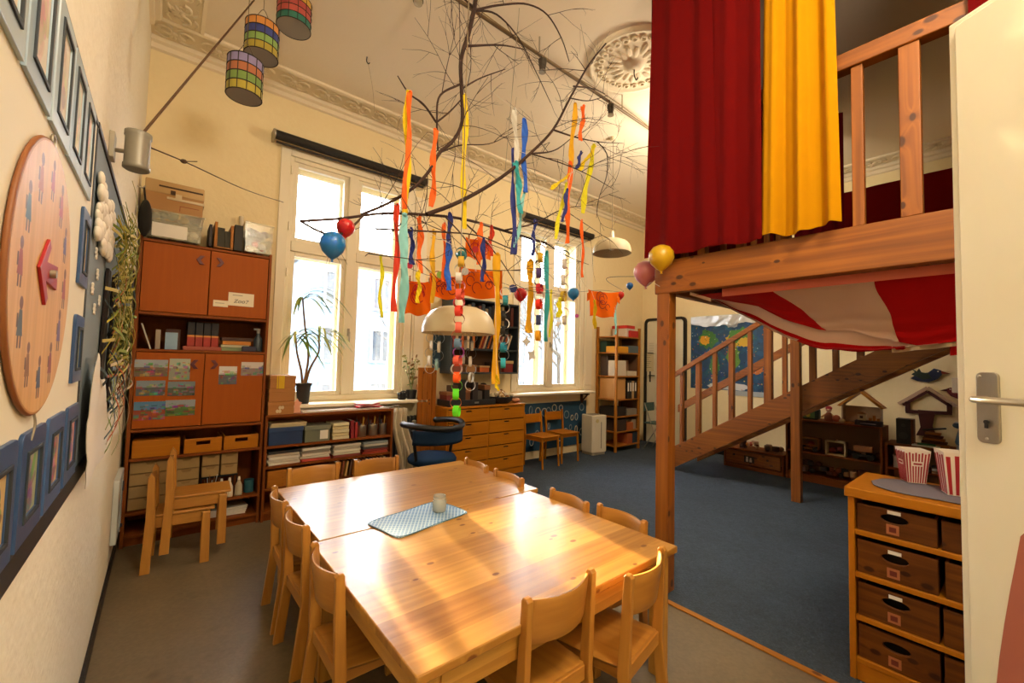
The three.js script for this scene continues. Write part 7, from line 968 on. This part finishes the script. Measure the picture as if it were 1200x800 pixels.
// ---------- garland of paper discs, cloths and small balloons across the room ----------
{
  const pts = [[455, 300], [476, 312], [500, 322], [530, 326], [560, 318], [590, 332], [612, 338], [640, 340], [672, 342], [705, 340], [728, 342]].map(([u, v], i) => atD(u, v, 3.25 + (i % 2) * 0.02)); pts.unshift(atD(446, 292, 4.47)); pts.push(V3(2.6, 2.06, -1.98), V3(BX + 0.06, 1.98, -1.5));
  const gl = new THREE.CatmullRomCurve3(pts), near_ = (p) => { let b = null, m = 9; for (let i = 0; i <= 300; i++) { const q = gl.getPoint(i / 300), d = q.distanceTo(p); if (d < m) { m = d; b = q; } } return b; };
  const tie = (o, lx, ly) => { o.updateMatrixWorld(); const w = o.localToWorld(V3(lx, ly, 0)), e = o.worldToLocal(near_(w)); part(o, 'thread', rod([lx, ly, 0], e, 0.0015, 5), M.paperWhite); };
  const t = thing('garland_line', 'thin line with party decorations strung between window and loft', 'garland'); part(t, 'line', tube(pts, 0.002, 60, 5), paint('#3a3a44', 0.7));
  const disc = (u, v, rad, col, label) => { const p = atD(u, v, 3.2), q = thing('paper_disc', label, 'paper disc', [p.x, p.y, p.z]); q.lookAt(EYE.x, p.y, EYE.z); part(q, 'disc', cyl(rad, rad, 0.004, 0, 0, 0, 24).rotateX(Math.PI / 2), paint(col, 0.6)); tie(q, 0, rad * 0.9); };
  disc(480, 311, 0.026, '#c81c48', 'small crimson paper disc on the garland near the first window'); disc(557, 292, 0.03, '#c82030', 'red paper disc above the dome lamp'); disc(516, 322, 0.032, '#8ab040', 'green paper disc on the garland above the dome lamp'); disc(601, 338, 0.04, '#2a3a8a', 'dark blue paper disc beside the red paper bowl'); disc(676, 370, 0.022, '#d04a9a', 'small pink paper disc by the second window'); disc(545, 318, 0.034, '#d8dce0', 'white paper disc above the dome lamp');
  const bl = (u, v, rad, col, label) => tie(balloon('balloon', label, atD(u, v, 3.22), rad, col), 0, rad * 0.98);
  bl(672, 344, 0.068, '#1c84c8', 'small blue balloon in front of the second window'); bl(610, 345, 0.068, '#c81416', 'small red balloon on the garland right of the dome lamp'); bl(727, 346, 0.05, '#d02418', 'small red balloon beside the orange shirt'); bl(738, 335, 0.046, '#1a5a9c', 'dark blue balloon beside the orange shirt'); bl(541, 300, 0.05, '#2c8a98', 'teal balloon above the dome lamp');
  tie(streamer(697, 352, 697, 385, 3.24, 0.03, 'Y', 'hanging from the line beside the orange shirt', 1), 0, 0); tie(streamer(722, 346, 721, 392, 3.24, 0.02, 'T', 'hanging from the line at the orange shirt\'s edge', 1), 0, 0);
  const orange = cloth('#f07412', 0.2), dk = paint('#8a2408', 0.8);
  const shirt = (u0, v0, u1, v1, label, kind) => {
    const a = atD(u0, v0, 3.3), b = atD(u1, v1, 3.3), w = Math.hypot(b.x - a.x, 0), h = a.y - b.y, q = thing(kind === 'shirt' ? 'orange_shirt' : 'painted_cloth', label, kind === 'shirt' ? 'shirt' : 'cloth', [(a.x + b.x) / 2, b.y, (a.z + b.z) / 2], -0.35);
    part(q, 'cloth', sheet((s, t2) => { const x = (s - 0.5) * w * (kind === 'shirt' ? 0.86 + 0.14 * t2 : 1 + 0.08 * (1 - t2)); return V3(x, h * t2 - (t2 > 0.99 ? 0.02 * Math.sin(s * 3.14) : 0) + 0.01 * Math.sin(s * 9) * (1 - t2), 0.015 * Math.sin(s * 11 + t2 * 3)); }, 20, 12, 0.003), orange);
    const rr2 = mulberry(Math.round(u0)); const n = kind === 'shirt' ? 5 : 7; for (let k = 0; k < n; k++) { const cx = (rr2() - 0.5) * w * 0.6, cy = h * (0.3 + rr2() * 0.5), R2 = 0.02 + rr2() * 0.04; part(q, 'painted_line', new THREE.TorusGeometry(R2, 0.004, 5, 16, 3 + rr2() * 3).scale(1, 1.2, 0.3).translate(cx, cy, 0.02), kind === 'red' ? paint('#b81408', 0.8) : dk); }
    tie(q, -w * 0.4, h - 0.004); tie(q, w * 0.4, h - 0.004);
    if (kind === 'shirt') { part(q, 'sleeve', [sheet((s, t2) => V3(-w * 0.43 - s * 0.05, h - 0.02 - 0.1 * t2 - s * 0.03, 0.01), 3, 3, 0.003), sheet((s, t2) => V3(w * 0.43 + s * 0.05, h - 0.02 - 0.1 * t2 - s * 0.03, 0.01), 3, 3, 0.003)], orange); } else part(q, 'clip', [bx(-w * 0.4, -w * 0.4 + 0.012, h - 0.02, h + 0.03, -0.01, 0.012), bx(w * 0.4, w * 0.4 + 0.012, h - 0.02, h + 0.03, -0.01, 0.012)], M.shelfPine);
  };
  shirt(478, 326, 502, 370, 'red-orange painted paper cloth hanging beside the first window', 'red'); shirt(506, 318, 540, 352, 'orange painted cloth hanging behind the left half of the dome lamp', 'cloth'); shirt(542, 310, 583, 352, 'orange cloth with painted swirls behind the right half of the dome lamp', 'cloth'); shirt(694, 338, 719, 373, 'orange shirt hanging above the corner shelf', 'shirt'); shirt(548, 276, 572, 306, 'small orange painted cloth higher up behind the branch', 'red');
}
// paper stars on the second window
[[618, 400, 0.09], [624, 416, 0.1], [655, 380, 0.07]].forEach(([u, v, s], k) => { const p = atD(u, v, 4.47), t = thing('paper_star', ['white paper star high on the left pane of the second window', 'white paper star lower on the left pane of the second window', 'white paper star on the right pane of the second window'][k], 'paper star', [p.x, p.y, -4.49]); const pt = []; for (let i = 0; i < 8; i++) { const a = i / 8 * 6.2832 + k, r = i % 2 ? s * 0.5 : s; pt.push([Math.cos(a) * r, Math.sin(a) * r]); } part(t, 'paper', extr(pt, 0.003), M.paperWhite); });
// threads that tie loose hanging papers to the nearest bough
{
  const samples = []; for (const p of boughPts) { const c = new THREE.CatmullRomCurve3(p); for (let i = 0; i <= 40; i++) samples.push(c.getPoint(i / 40)); }
  const tieUp = (o) => { const w = o.position; let best = null, m = 9; for (const s of samples) { if (s.y < w.y - 0.02) continue; const d = s.distanceTo(w); if (d < m) { m = d; best = s; } } if (best && m > 0.012) part(o, 'tie_thread', rod([0, 0, 0], best.clone().sub(w), 0.0012, 5), M.paperWhite); };
  for (const o of scene.children) if (/^(crepe_streamer|paper_chain)/.test(o.name) && o.position.z > -2.9 && !/silver|grey paper/.test(o.userData.label)) tieUp(o);
}

renderer.render(scene, camera);
